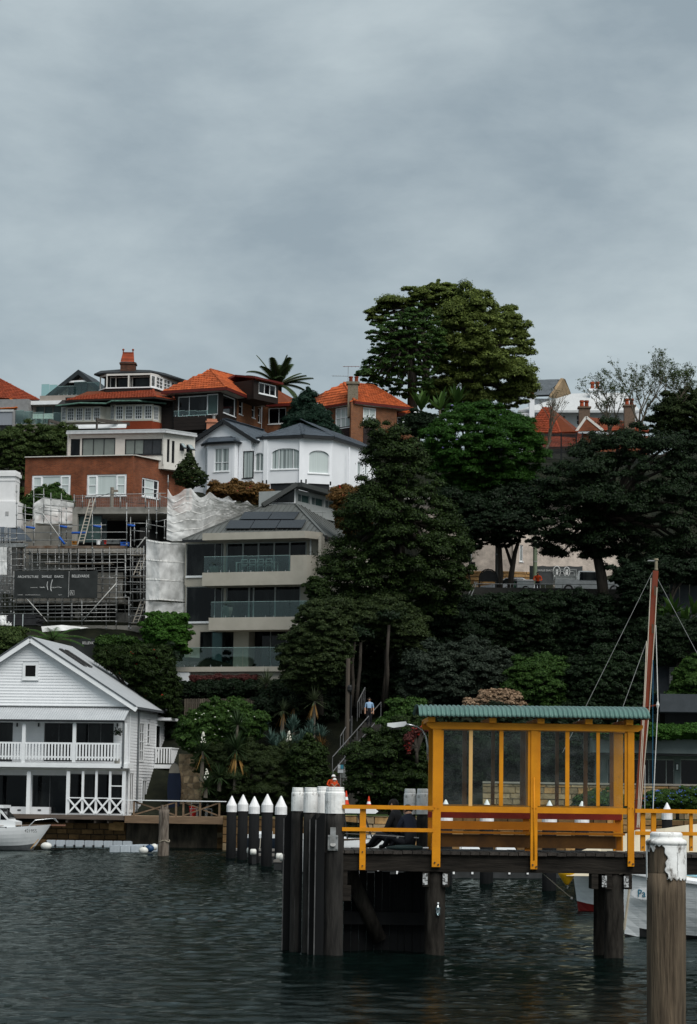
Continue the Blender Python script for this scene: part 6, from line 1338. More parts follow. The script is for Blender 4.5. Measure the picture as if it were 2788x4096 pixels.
# ---- floating dock of cubes
CUBE = mat('grey_dock_cube', (.36,.40,.43), (.29,.325,.355), rough=.55, per=.08); fd = thing('floating_dock', 'grey plastic floating dock made of linked cubes by the old post', 'dock', T(atz(330,3392,0)))
cm = MB(); c_ = .08
cm.poly([V((-.5+c_,-.5,0)),V((.5-c_,-.5,0)),V((.5,-.5+c_,0)),V((.5,.5-c_,0)),V((.5-c_,.5,0)),V((-.5+c_,.5,0)),V((-.5,.5-c_,0)),V((-.5,-.5+c_,0))], (0,0,.34)); cm.box(-.42,.42,-.42,.42,.342,.37); cmesh = cm.mesh('dock_cube'); cmesh.materials.append(CUBE)
PO = atz(205, 3384, .0); w_ = .56
for i in range(9):
    p = PO + V((i*w_*1.0, -.03*i, -.02)); add('dock_cube', cmesh, None, fd, T(p) @ Matrix.Diagonal((w_*.98,.56,1,1)))
    if i: add('lug', MB().box(-.06,.06,-.4,-.3,-.08,.12), BLACK, fd, T(p - V((w_/2,.0,0))))
PO2 = atz(460, 3408, 0)
for i in range(3):
    for j in range(8): add('dock_cube', cmesh, None, fd, T(PO2 + V((i*w_+j*.17, j*.56, -.02))) @ Matrix.Diagonal((w_*.98,.55,1,1)))
def ball(name, lab, px, py, d, r, m, group, sx=1.0, cat='fender'):
    p = at(px, py, d); t = thing(name, lab, cat, T(p), group); add('float', MB().lathe((0,0,0), [(r*math.cos(a)+.001, r*math.sin(a)) for a in [math.pi*(i/8-.5) for i in range(9)]], 12), m, t, T(p) @ Matrix.Diagonal((sx,1,1,1)), smooth=True)
    add('eyelet', MB().lathe((0,0,r), [(.04,-.02),(.04,.06)], 6), BLACK, t); return t
PW = mat('fender_white', (.66,.66,.62), (.52,.52,.48), rough=.4); PB = mat('fender_blue', (.015,.05,.12), rough=.35)
ball('fender', 'white round fender between the motor boat bow and the dock', 185, 3384, 133, .2, PW, None, 1.5); ball('fender', 'white fender at the front right corner of the floating dock', 574, 3402, 128.5, .19, PW, None, 1.3)
ball('fender', 'blue fender on the right side of the floating dock', 598, 3394, 130, .2, PB, None, 1.2); ball('fender', 'white fender beside the old weathered post', 617, 3388, 131, .18, PW, None)
p = atz(652, 3424, 0); t = thing('old_post', 'weathered grey split timber post standing in water before the jetty', 'post', T((p.x,p.y,0)))
OLDW = mat('old_post_wood', (.20,.17,.14), (.05,.038,.03), rough=.9, scale=2.6, stretch=(3,3,.5), bump=.9, bscale=8); zt_ = at(652, 3218, p.y).z
op = rough_pile(.27, -1, zt_-.25, n=16, amp=.07, seed=9); add('shaft', op, OLDW, t, smooth=True)
for i in range(5): a = i*1.25+.3; add('splinter', MB().tube([(.14*math.cos(a),.14*math.sin(a),zt_-.4),(.15*math.cos(a),.15*math.sin(a),zt_-.02-.1*(i%3))], [.12,.07], 6), OLDW, t)
add('mooring_rope', MB().tube([(.27*math.cos(a)+.05,.27*math.sin(a)-.02,.75+.05*math.sin(3*a)) for a in [i*.5 for i in range(13)]], .03, 5), mat('dirty_rope', (.35,.31,.24)), t)
# ================================================================== foreshore right: walls, boats, pontoons
frT = Fr(V((0,131.3,0)), V((1,0,0)), 0.0)
stone_wall('sea_wall', 'pale sandstone sea wall behind the moored boats left of the shelter', frT, -1.2, 5.6, -.8, 2.12, 0., .9, .42, PALE+GOLD, core=mat('wet_joint', (.02,.017,.013)), rnd=11)
stone_wall('sea_wall', 'dark sandstone sea wall below the blue flowers at right', frT, 5.62, 24, -.6, 2.12, 0., .85, .34, GOLD+WET, core=mat('wet_joint', (.02,.017,.013)), rnd=12)
frT2 = Fr(V((0,141.3,0)), V((1,0,0)), 0.0)
stone_wall('sea_wall', 'low sandstone sea wall seen between the five pointed piles', frT2, -6.9, -1.0, -.8, 1.92, 0., .8, .40, WET+PALE[2:3], rnd=14)
frU = Fr(V((0,137.5,2.1)), V((1,0,0)), 2.1)
r = frU.rect(1930, 3140, 2830, 3225); stone_wall('garden_wall', 'pale sandstone garden wall behind the blue flowers', frU, frU.P(1930,3150).x, 24, 0, frU.P(2600,3142).z, 0., .8, .33, PALE+GOLD[:1], rnd=15)
add('coping', MB().box(frU.P(1930,3150).x, 24, -.06, .4, frU.P(2600,3142).z+.003, frU.P(2600,3138).z+.05), mat('stone_coping', (.24,.22,.19)), bpy.data.objects['garden_wall'], frU.M)
# grey waterside building
frB = Fr.yaw(2370, 3140, 143, 0); gb = thing('waterside_house', 'grey rendered waterside house with sliding glass doors behind the shelter', 'house', frB.M)
GREY = mat('blue_grey_render', (.135,.165,.165), (.115,.14,.14), rough=.8)
bb = lambda n, x0, y0, x1, y1, o0, o1, m: fbox(n, x0, y0, x1, y1, o0, o1, m, gb, frB)
bb('fascia', 2370, 2950, 2900, 3017, -1.6, -.02, GREY); hl = [frB.rect(2430,3034,2698,3150), frB.rect(2722,3036,2900,3150)]
r = frB.rect(2380, 3017, 2900, 3200); wall(frB, gb, r[0], r[1], -1.2, r[3], hl, GREY); win(frB, gb, hl[0], cols=[.62,.88], pm=GLASS, fm=ALU, fw_=.05, sill=False, rec=.15); win(frB, gb, hl[1], cols=[.9], pm=GLASS, fm=ALU, fw_=.05, sill=False, rec=.15)
add('wall', MB().box(r[0], r[1], .25, 7, -1.2, r[3]), GREY, gb); p = frB.P(2708, 3068); o = add('wall_lamp', MB().box(p.x-.08,p.x+.08,-.08,-.003,p.z-.2,p.z+.2), DARKFR, gb); add('diffuser', MB().box(p.x-.05,p.x+.05,-.1,-.082,p.z-.15,p.z+.15), WHITE, o)
bb('string_course', 2370, 3017.5, 2900, 3021, -1.65, -.02, DARKFR); bb('planter_box', 2375, 2935, 2900, 2949.5, -1.5, 0, GREY)
# upper terraces, right edge
DG = mat('dark_grey_render', (.050,.058,.066), (.040,.047,.053), rough=.85)
frV = Fr.yaw(2560, 2740, 152, 0); th2 = thing('terraced_house', 'dark grey terraced house with white louvre shutter at the right edge', 'house', frV.M)
vb = lambda n, x0, y0, x1, y1, o0, o1, m: fbox(n, x0, y0, x1, y1, o0, o1, m, th2, frV)
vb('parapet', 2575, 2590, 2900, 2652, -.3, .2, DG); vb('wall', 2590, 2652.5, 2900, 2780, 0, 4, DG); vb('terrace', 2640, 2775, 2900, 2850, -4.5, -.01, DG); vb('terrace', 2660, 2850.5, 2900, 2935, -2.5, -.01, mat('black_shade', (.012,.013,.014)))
u0, u1, v0, v1 = frV.rect(2677, 2668, 2742, 2735); o = add('shutter', MB().box(u0-.08,u1+.08,-.06,-.01,v0-.08,v1+.08), DG, th2)
for i in range(10): z = v0+(v1-v0)*i/10; add('slat', MB().poly([V((u0,-.1,z)),V((u1,-.1,z)),V((u1,-.065,z+(v1-v0)/10*.85)),V((u0,-.065,z+(v1-v0)/10*.85))], (0,.02,0)), mat('louvre_white', (.42,.43,.41)), o)
frV2 = Fr.yaw(2640, 2480, 166, 0); fp = thing('panel_fence', 'dark grey panelled fence at upper right edge above big leaves', 'fence', frV2.M)
for i in range(4): u0, u1, v0, v1 = frV2.rect(2640+i*40, 2310, 2677+i*40, 2480); add('panel', MB().box(u0,u1,0,.08,v0-2,v1), DG, fp)
add('top_rail', MB().box(frV2.P(2640,2310).x, frV2.P(2800,2310).x, -.03, .11, frV2.P(2640,2310).z+.002, frV2.P(2640,2306).z), DG, fp)
# --- street building behind the trees
frY = Fr.yaw(1740, 2280, 186, 6); sb_ = thing('street_house', 'cream brick house on a golden sandstone base behind the street trees', 'house', frY.M)
CB = brickmat('cream_brick', (.64,.55,.47), (.57,.49,.42), (.48,.42,.37), bump=.1)
u0, u1, v0, v1 = frY.rect(1640, 2000, 2052, 2300); hl = [frY.rect(1830,2150,1887,2242), frY.rect(1905,2030,1985,2100)]
wall(frY, sb_, u0, u1, v0-2, v1, hl, CB); [win(frY, sb_, h, pm=GLASS, cols=1) for h in hl]
frY2 = Fr.yaw(2052, 2300, 185.2, -14); u2 = frY2.P(2480,2300).x; hl = [frY2.rect(2079,2180,2091,2246), frY2.rect(2330,2190,2350,2230)]
wall(frY2, sb_, 0, u2, -3, frY2.P(2052,2010).z, hl, CB); [win(frY2, sb_, h, pm=GREENG) for h in hl]
add('roof', MB().box(u0-.4,u1+5,-.5,8,v1+.002,v1+.3), OFFW, sb_, frY.M)
add('wall', MB().box(u0,u1-.1,.25,7,v0-2,v1), CB, sb_, frY.M)
frS_ = Fr.yaw(1830, 2360, 183.0, 6); stone_wall('stone_base', 'golden sandstone block base wall beside the parked white car', frS_, frS_.P(1828,2300).x, frS_.P(2052,2300).x, -1.0, frS_.P(1850,2283).z, 0, .95, .30, GOLD, core=mat('sand_mortar', (.30,.24,.17)), rnd=21)
frS2 = Fr.yaw(2052, 2360, 182.6, -14); stone_wall('stone_base', 'golden sandstone base wall right of the twin trunks', frS2, .02, frS2.P(2122,2300).x, -1.0, frS2.P(2060,2285).z, 0, .95, .30, GOLD, core=mat('sand_mortar', (.30,.24,.17)), rnd=22)
# street fence banner
frJ = Fr.hline((2122, 2330), 181.0, (2328, 2332))
bt, _ = banner('street_banner', 'dark street fence banner with white emblems above the silver ute', 2118, 2262, 2330, 2340, 0., mat('graphite_mesh', (.060,.066,.068), (.045,.05,.052), rough=.8), [(2150,2285,'SAVILLE ISAACS',.2,.8)], .04, frJ)
for px, rx_ in ((2227,.26),(2267,.22)):
    p = frJ.P(px, 2287, -.12); mb = MB().tube([(p.x+rx_*math.cos(a),-.12,p.z+rx_*1.6*math.sin(a)) for a in [i*math.pi/10 for i in range(21)]], .035, 5); mb.box(p.x-.1,p.x+.1,-.13,-.11,p.z-.22,p.z+.2); add('emblem', mb, mat('print_white', (.62,.63,.62)), bt, frJ.M)
gp_ = thing('timber_power_pole', 'pale green timber pole at the end of the street banner', 'pole', T(at(2140,2330,180.5))); add('shaft', MB().tube([(0,0,-1),(0,0,3.4)], .16, 10), mat('green_timber', (.16,.20,.13)), gp_)
add('band', MB().lathe((0,0,1.5), [(.17,0),(.17,.08)], 10), STEEL, gp_)
# street furniture
sg = thing('notice_sign', 'black arched notice board standing on two legs by the street', 'sign', T(at(1953,2390,172.5)))
z0, z1, z2 = 0, (2390-2326)/57.4, (2390-2278)/57.4; wd = .58
arch = [(-wd,z1),(wd,z1)] + [(wd*math.cos(a), z2-.58+.56*math.sin(a)) for a in [i*math.pi/10 for i in range(11)]]
add('board', MB().poly([V((x,0,z)) for x, z in arch], (0,.05,0)), BLACK, sg); add('frame', MB().tube([(-wd-.05,.02,0),(-wd-.05,.02,z2-.58)]+[((wd+.05)*math.cos(math.pi-a),.02,z2-.58+.62*math.sin(a)) for a in [i*math.pi/8 for i in range(1,8)]]+[(wd+.05,.02,z2-.58),(wd+.05,.02,0)], .05, 6), BLACK, sg)
pl_ = thing('sign_pole', 'thin dark pole with a small square box by the stair rails', 'pole', T(at(1877,2385,173))); add('shaft', MB().tube([(0,0,0),(0,0,2.4)], .04, 6), DARKFR, pl_); add('box', MB().box(-.05,.4,-.1,.1,1.95,2.4), DARKFR, pl_)
lp = thing('street_pole', 'tall pale pole standing among the street trees', 'pole', T(at(1988,2390,174))); add('shaft', MB().tube([(0,0,-1),(0,0,7.5)], [.16,.14], 10), mat('pole_grey', (.13,.125,.115)), lp); add('band', MB().lathe((0,0,3), [(.17,0),(.17,.1)], 10), STEEL, lp)
rl = thing('street_railing', 'thin steel pipe railing along the edge of the street', 'railing', T(at(2050,2390,171.6)))
a, b = at(1902, 2335, 171.6), at(2460, 2338, 171.6)
add('top_rail', MB().tube([a, b], .03, 6), STEEL, rl, I4); add('middle_rail', MB().tube([a-V((0,0,.45)), b-V((0,0,.45))], .025, 6), STEEL, rl, I4)
for i in range(9): p = a.lerp(b, i/8); add('post', MB().tube([p, p-V((0,0,1.1))], .03, 6), STEEL, rl, I4)
for k, (x0, y0, x1, y1, lab) in enumerate(((1763,2415,1805,2342,'upper stair handrail pair climbing to the street, at its left end'),(1870,2385,1900,2328,'short sloping handrail pair just left of the notice board'))):
    t = thing('stair_handrail', lab, 'handrail', T(at(x0,y0,170)))
    for dx in (0, 14): add('rail', MB().tube([at(x0+dx,y0,170), at(x1+dx*.6,y1,172)], .035, 6), STEEL, t, I4)
    for dx in (0, 14): p = at(x1+dx*.6,y1,172); add('post', MB().tube([p, p-V((0,0,1.2))], .035, 6), STEEL, t, I4)
# --- vehicles
TYRE = mat('tyre', (.015,.015,.016), rough=.85); RIM = mat('alloy_rim', (.30,.31,.32), rough=.35, metal=.6)
def wheel(root, M, r=.33, w_=.2):
    o = add('wheel', MB().tube([(0,-w_/2,0),(0,w_/2,0)], r, 16), TYRE, root, M, smooth=False); add('rim', MB().tube([(0,-w_/2-.012,0),(0,-w_/2+.01,0)], r*.62, 12), RIM, o, M)
def car(name, lab, M, m, kind='car', L=4.4, H=1.45):
    t = thing(name, lab, kind if kind != 'car' else 'car', M); W2 = .86
    if kind == 'ute': side = [(0,.35),(0,.75),(.15,.92),(1.35,1.02),(2.05,1.62),(2.6,1.68),(3.3,1.66),(3.45,1.02),(5.0,1.02),(5.0,.4)]; L = 5.0
    else: side = [(0,.35),(0,.65),(.12,.8),(1.15,.95),(1.9,1.42),(3.1,1.45),(4.0,1.0),(4.35,.95),(4.4,.4)]
    # body with tumblehome: three sections
    mb = MB(); n = len(side)
    for y, k in ((-W2,.0),(-W2*.97,1.),(W2*.97,1.),(W2,.0)): pass
    for y, top in ((-1,0),(-1,1),(1,1),(1,0)):
        for x, z in side:
            ins = .16*max(0,(z-.95))/.6 if z > .95 else 0; yy = (W2-ins)*y*(1 if top else .985); mb.v.append((x, yy, z if top else .3+.0*z if z < .36 else z-.0)) if top else mb.v.append((x, yy*.96, .3))
    for s0, s1 in ((0,1),(1,2),(2,3)):
        for i in range(n-1): mb._f(s0*n+i, s1*n+i, s1*n+i+1, s0*n+i+1)
    mb._f(*[n+i for i in range(n)]); mb._f(*[2*n+i for i in reversed(range(n))]); add('body', mb, m, t)
    x0, x1, xa, xb = (1.45,3.3,2.1,3.2) if kind == 'ute' else (1.25,3.9,1.9,3.05); zr = 1.58 if kind == 'ute' else 1.38
    for y in (-1, 1): add('side_window', MB().poly([V((x0+.15,y*(W2-.005),1.0)),V((x1-.05,y*(W2-.005),1.0)),V((xb,y*(W2-.12),zr)),V((xa,y*(W2-.12),zr))], (0,y*.015,0)), GLASS, t)
    add('windscreen', MB().poly([V((x0-.02,-.68,1.02)),V((x0-.02,.68,1.02)),V((xa-.03,.6,zr)),V((xa-.03,-.6,zr))], (-.03,0,.02)), GLASS, t)
    for y in (-.62,.62): add('headlight', MB().box(-.02,.12,y-.14,y+.14,.6,.74), mat('lamp_clear', (.6,.62,.62), rough=.15), t)
    add('door', MB().box(1.55,2.5,-W2-.006,-W2+.02,.42,.93), m, t)
    for x in (.8, L-.95):
        for y in (-W2+.04, W2-.04): wheel(t, M @ T((x,y,.33)) @ (Matrix.Identity(4) if y < 0 else Matrix.Rotation(math.pi,4,'Z')))
    if kind == 'ute':
        rk = MB()
        for x in (3.5,4.95):
            for y in (-.8,.8): rk.bar((x,y,1.03),(x,y,1.75),.05,.05)
        for y in (-.8,.8): rk.bar((3.45,y,1.75),(5.0,y,1.75),.05,.05); rk.bar((3.45,y,1.35),(5.0,y,1.35),.04,.04)
        for x in (3.5,4.2,4.95): rk.bar((x,-.8,1.75),(x,.8,1.75),.05,.05)
        add('tray_rack', rk, ALU, t); add('tool_box', MB().box(3.55,4.9,-.7,.7,1.04,1.3), ALU, t)
    return t
car('parked_car', 'white car parked behind the notice board', T(at(1912,2392,176)) @ Matrix.Rotation(.05,4,'Z'), mat('white_car_paint', (.62,.65,.68), rough=.25, coat=.6))
car('utility_truck', 'silver ute with tray rack below the street banner', T(at(2418,2370,176.5)+V((0,0,-.1))) @ Matrix.Rotation(math.pi+.05,4,'Z') @ Matrix.Diagonal((1,-1,1,1)) if False else T(at(2216,2378,176)) @ Matrix.Rotation(.0,4,'Z') @ T((5.0,0,0)) @ Matrix.Rotation(math.pi,4,'Z'), mat('silver_car_paint', (.34,.37,.38), rough=.3, metal=.3, coat=.5), 'ute')
tr_ = thing('box_trailer', 'small silver box trailer with low sides by the bicycle', 'trailer', T(at(2066,2378,175)))
add('tub', MB().box(0,1.2,-.6,.6,.45,.95), mat('silver_car_paint', (.34,.37,.38)), tr_); add('lid', MB().box(-.04,1.24,-.64,.64,.952,1.02), WHITE, tr_)
for y in (-.66,.66): wheel(tr_, W[tr_] @ T((.6,y,.3)), .28, .15)
add('tow_bar', MB().bar((-.02,0,.5),(-.7,0,.42),.06,.06), STEEL, tr_)
bk_ = thing('bicycle', 'green framed bicycle leaning beside the box trailer', 'bicycle', T(at(2030,2383,174.5))); GF = mat('green_frame', (.01,.16,.06), rough=.35)
for x in (0,.62*1.0): add('wheel', MB().tube([(x+.32*math.cos(a),0,.33+.32*math.sin(a)) for a in [i*math.pi/8 for i in range(17)]], .02, 5), TYRE, bk_)
add('frame', MB().tube([(0,0,.33),(.22,0,.72),(.52,0,.76),(.62,0,.33)], .03, 6).tube([(.22,0,.72),(.3,0,.33),(.52,0,.76)], .03, 6), GF, bk_); add('handlebar', MB().tube([(.52,-.25,.98),(.5,0,.95),(.52,.25,.98)], .018, 5).tube([(.52,0,.76),(.5,0,.95)], .02, 5), GF, bk_); add('saddle', MB().box(.1,.32,-.07,.07,.86,.91), BLACK, bk_)
# --- hilltop right
frR = Fr.yaw(2103, 1735, 216, 4, 32.5); oh = thing('tiled_house', 'old red tiled roofs with brown chimneys behind the bare branched tree', 'house', frR.M)
tl = Tiles(oh, TILED, pitch=(.27,.34)); zz_ = at(2100,1729,214).z; a, b, c_ = at(2090,1729,214), atz(2240,1732,zz_), atz(2312,1729,zz_)
p1, p2 = at(2172,1629,218), at(2202,1629,218); tl.slope([a,b,p2,p1], deck=TDECK); tl.slope([b,c_,at(2310,1715,222),p2], deck=TDECK); tl.ridge(b,p2)
g0, g1, ga = at(2305,1725,215), at(2412,1722,215), at(2345,1668,215); add('gable', MB().poly([g0,g1,ga], (0,.3,0)), BRKR, oh, I4); add('barge_board', MB().bar(g0,ga,.1,.22).bar(ga,g1,.1,.22), OFFW, oh, I4)
tl.slope([g1,at(2600,1728,222),at(2560,1690,224),ga+V((.2,0,0))], deck=TDECK); tl.slope([at(2160,1790,212),at(2330,1786,212),at(2320,1735,215),at(2170,1735,215)], deck=TDECK); tl.done()
body(oh, [at(2105,1735,214.6), at(2300,1735,214.6), at(2300,1735,222), at(2105,1735,222)], 28, zz_-.1, mat('cream_render', (.40,.37,.30))); body(oh, [at(2300,1735,215.4), at(2600,1735,216.5), at(2600,1735,224), at(2300,1735,224)], 28, at(2400,1722,215).z-.2, BRKR)
CHB = mat('brown_stucco', (.15,.10,.07), (.09,.065,.045), scale=6)
for x0, x1, yt, yb, d in ((2317,2360,1632,1700,217),(2498,2540,1625,1720,218)):
    a, b = at(x0,yt,d), at(x1,yb,d); o = add('chimney', MB().box(a.x,b.x,d,d+.8,b.z,a.z).box(a.x-.1,b.x+.1,d-.1,d+.9,a.z+.002,a.z+.15), CHB, oh, I4)
    for f in (.28,.72): add('chimney_pot', MB().lathe((a.x+(b.x-a.x)*f, d+.4, a.z+.152), [(.2,0),(.16,.4),(.22,.44),(.2,.6)], 8), TILED, o, I4)
frX = Fr.yaw(2080, 1700, 236, 5, 32); vl = thing('white_villa', 'white villa with pale iron roof and white pot topped chimneys on the ridge', 'house', frX.M)
ZR = mat('pale_iron_roof', (.52,.53,.53), (.44,.45,.45), rough=.5, scale=1.2, stretch=(30,1,1), detail=1); e0, e1 = at(2072,1641,234), at(2560,1642,234)
add('roof', MB().poly([e0, e1, at(2500,1570,240), at(2290,1574,240)], (0,0,-.15)), ZR, vl, I4); u0, u1, v0, v1 = frX.rect(2085,1641,2560,1740); vw_ = [frX.rect(2250,1660,2262,1700), frX.rect(2305,1660,2330,1700)]; wall(frX, vl, u0, u1, v0-2, v1-.2, vw_, WR); [win(frX, vl, h, rows=2) for h in vw_]
add('wall', MB().box(u0,u1,.25,8,v0-2,v1-.3), WR, vl); add('eave', MB().bar(e0-V((0,0,.12)), e1-V((0,0,.12)), .3, .22), mat('pale_metal', (.5,.52,.53)), vl, I4)
for x0, x1, yt, yb, d in ((2360,2404,1563,1640,238),(2118,2138,1590,1642,233)):
    a, b = at(x0,yt,d), at(x1,yb,d); o = add('chimney', MB().box(a.x,b.x,d,d+.8,b.z-1,a.z).box(a.x-.12,b.x+.12,d-.12,d+.92,a.z+.002,a.z+.2), WR, vl, I4)
    for f in ((.25,.7) if x1-x0 > 30 else (.5,)): add('chimney_pot', MB().lathe((a.x+(b.x-a.x)*f, d+.4, a.z+.2), [(.2,0),(.16,.5),(.24,.55),(.2,.75)], 8), TILED, o, I4)
gt = thing('grey_tiled_house', 'grey tiled gable roof house with pale brick gable right of the big tree', 'house', T(at(2200,1600,240))); tl = Tiles(gt, mat('grey_concrete_tile', (.10,.115,.125), (.07,.08,.09), per=.12), flat_tile(), (.33,.34)); a, b = at(2110,1583,238), at(2200,1580,238); tl.slope([a,b,at(2242,1517,242),at(2120,1524,242)], deck=DROOF); tl.done()
add('gable', MB().poly([at(2196,1590,237.8), at(2198,1582,237.8), at(2243,1512,241.8), at(2250,1516,242), at(2272,1570,244), at(2270,1600,244)], (.3,.2,0)), brickmat('tan_brick', (.30,.20,.10), (.22,.145,.075), (.25,.2,.14)), gt, I4); body(gt, [at(2112,1590,239), at(2194,1590,239), at(2194,1590,244), at(2112,1590,244)], 30, a.z-.1, WR)
mf = thing('court_fence', 'tall dark mesh fence below the old red tiled roof', 'fence', T(at(2240,1830,208))); mb = MB()
for i in range(40): x = 2165+i*4.2; mb.tube([at(x,1736,208), at(x,1836,208)], .012, 3, cap=False)
for j in range(22): y = 1736+j*4.6; mb.tube([at(2165,y,208), at(2331,y-1,208)], .012, 3, cap=False)
add('mesh_panel', mb, DARKFR, mf, I4); [add('post', MB().tube([at(x,1730,208), at(x,1840,208)], .06, 6), DARKFR, mf, I4) for x in (2168,2245,2305,2330)]
# ================================================================== boats right
def mboat(lab, px, py, d, L, B, H, rot, m_top, m_boot, boot, **kw):
    p = at(px, py, d); M = T((p.x, p.y, 0)) @ Matrix.Rotation(rot, 4, 'Z') @ T((-L,0,0)); t = thing('moored_boat', lab, 'boat', M); hull('hull', t, M, L, B, H, m_top, m_boot, boot=boot, **kw); return t, M
REDB = mat('red_boot_stripe', (.17,.012,.010), rough=.5); CLK = mat('white_planking', (.66,.69,.70), (.58,.61,.62), rough=.45, scale=1.5, stretch=(.15,1,9), bump=.25, bscale=6)
t2, M2 = mboat('white clinker launch with blue deck and name plate right of the pier', 2492, 3500, 57, 7.5, 2.5, 1.08, math.pi-.06, CLK, BLACK, .10, sheer=.42, rake=.02)
add('gunwale', MB().tube([V((s*7.5,-1.25*(1-max(0,(s-.42)/.58)**2.3)*(.85+.15*min(1,s*2.2))-.02,1.08+.42*max(0,(s-.25)/.75)**2-.03)) for s in [i/16 for i in range(17)]], .06, 6).tube([V((s*7.5,1.25*(1-max(0,(s-.42)/.58)**2.3)*(.85+.15*min(1,s*2.2))+.02,1.08+.42*max(0,(s-.25)/.75)**2-.03)) for s in [i/16 for i in range(17)]], .06, 6), WHITE, t2)
add('blue_deck', MB().poly([V((.5,-1.05,1.15)),V((5.0,-.9,1.28)),V((6.6,-.25,1.46)),V((6.6,.25,1.46)),V((5.0,.9,1.28)),V((.5,1.05,1.15))], (0,0,.03)), mat('pale_blue_deck', (.28,.52,.60)), t2)
# name plate on the flank that faces the camera (local +y side)
pn = at(2580, 3575, 56.55); npl = Matrix.Translation(pn) @ Matrix.Rotation(-.5, 4, 'Z')
o = add('name_plate', MB().poly([V((.26*math.cos(a)*1.3,0,.11*math.sin(a)*1.2)) for a in [i*math.pi/10 for i in range(20)]], (0,.02,0)), WHITE, t2, npl); lettering(o, npl @ T((-.18,-.012,-.07)), 'Pa', .24, mat('sign_blue', (.02,.18,.28)), sx=.9)
add('bow_rope', MB().tube([at(2524,3498,56.5), at(2512,3600,56.4), at(2496,3720,56.3)], .03, 5), mat('dirty_rope', (.35,.31,.24)), t2, I4)
# yellow buoy
p = at(2268, 3492, 69); by = thing('buoy', 'yellow conical buoy hanging by the bow of the white boat', 'buoy', T(p)); YB = mat('buoy_yellow', (.60,.33,.01), (.48,.26,.01), rough=.4)
add('cone', MB().lathe((0,0,0), [(.03,-.33),(.08,-.28),(.235,-.05),(.25,0),(.22,.08),(.1,.12)], 14), YB, by, smooth=True); add('shackle', MB().tube([(0,0,-.33),(.03,0,-.38),(0,0,-.42)], .02, 5), STEEL, by)
mr = thing('mooring_line', 'thin mooring line slanting from the wharf beam to the white bow', 'rope', T(at(2160,3490,60))); add('strand', MB().tube([at(2166,3490,50), at(2230,3545,58), at(2286,3592,69)], .012, 4), mat('dirty_rope', (.35,.31,.24)), mr, I4)
add('eye', MB().lathe(tuple(at(2286,3592,69)), [(.03,-.03),(.03,.03)], 6), STEEL, mr, I4)
# sail boat: cream cover, mast, rigging
Ms = T((at(2600,3500,70).x, 70, 0)); sbt = thing('sail_boat', 'white sailing boat with varnished orange mast, cream cover and dark red waterline', 'boat', Ms)
Pbw = at(2282,3500,70); hull('hull', sbt, T((Pbw.x,Pbw.y,0)) @ Matrix.Rotation(math.pi-.05,4,'Z') @ T((-7.2,0,0)), 7.2, 2.3, 1.2, CLK, REDB, boot=.26, sheer=.30, rake=.12)
add('keel_paint', MB().poly([V((0,0,-.4)),V((-6,.0,-.4)),V((-6,0,.09)),V((-.35,0,.09))], (0,.02,0)), BLACK, sbt, T((Pbw.x+7,Pbw.y,0)))
cv = MB(); TARP = mat('cream_tarp', (.52,.47,.36), (.43,.38,.28), rough=.8, scale=1.2)
def tp(px, py, d): return Ms.inverted() @ at(px, py, d+7)
top = [(2250,3425),(2330,3400),(2400,3375),(2470,3345),(2545,3318),(2600,3318),(2660,3312),(2740,3300),(2850,3290)]
for i in range(len(top)-1):
    for k in range(1): 
        a, b = tp(*top[i],63), tp(*top[i+1],63); zl = 1.0
        cv.quad((a.x,-1.25,zl),(b.x,-1.25,zl),(b.x,-.1+.12*math.sin(i*2),b.z),(a.x,-.1+.12*math.sin(i*2-2),a.z)); cv.quad((a.x,-.1+.12*math.sin(i*2-2),a.z),(b.x,-.1+.12*math.sin(i*2),b.z),(b.x,1.25,zl),(a.x,1.25,zl))
add('boat_cover', cv, TARP, sbt)
VAR = mat('varnished_mast', (.20,.034,.008), (.13,.024,.007), rough=.28, scale=2, stretch=(3,3,.3), coat=.5)
mt, mbm = tp(2622,2284,63.4), tp(2540,3390,63)
add('mast', MB().bar(mbm, mbm.lerp(mt,.5), .19, .19, up=(0,1,0)).bar(mbm.lerp(mt,.5), mt, .155, .155, up=(0,1,0)), VAR, sbt)
o = add('masthead_lamp', MB().lathe(tuple(mt+V((.02,0,.02))), [(.05,0),(.055,.04),(.045,.05),(.045,.28),(.07,.29),(.06,.34)], 8), mat('lamp_brass', (.25,.22,.15)), sbt)
add('masthead_arm', MB().box(mt.x-.22,mt.x+.02,-.02+mt.y,.02+mt.y,mt.z+.28,mt.z+.31), STEEL, sbt)
ROPE = mat('pale_rope', (.52,.47,.38), rough=.7); WIRE = mat('rigging_wire', (.34,.34,.33), rough=.4, metal=.4); BLR = mat('blue_rope', (.02,.12,.22))
def line(name, pts, r, m): add(name, MB().tube([tp(*p) for p in pts], r, 5), m, sbt)
line('stay', [(2609,2290,63.3),(2340,2832,62),(2250,3010,61.5)], .006, WIRE); line('stay', [(2588,2562,63.2),(2490,2832,62),(2440,2960,61.5)], .006, WIRE); line('stay', [(2632,2318,63.3),(2788,2612,62),(2950,2920,61)], .006, WIRE)
line('halyard', [(2604,2312,63.2),(2592,2560,63.0),(2580,2800,62.8),(2565,3100,62.7),(2552,3300,62.6)], .013, ROPE); line('halyard', [(2586,2565,63.0),(2578,2760,62.8),(2556,3150,62.7),(2548,3310,62.6)], .013, ROPE); line('halyard', [(2628,2350,63.2),(2620,2500,63.1),(2598,2830,62.9),(2572,3110,62.7),(2556,3310,62.6)], .014, ROPE)
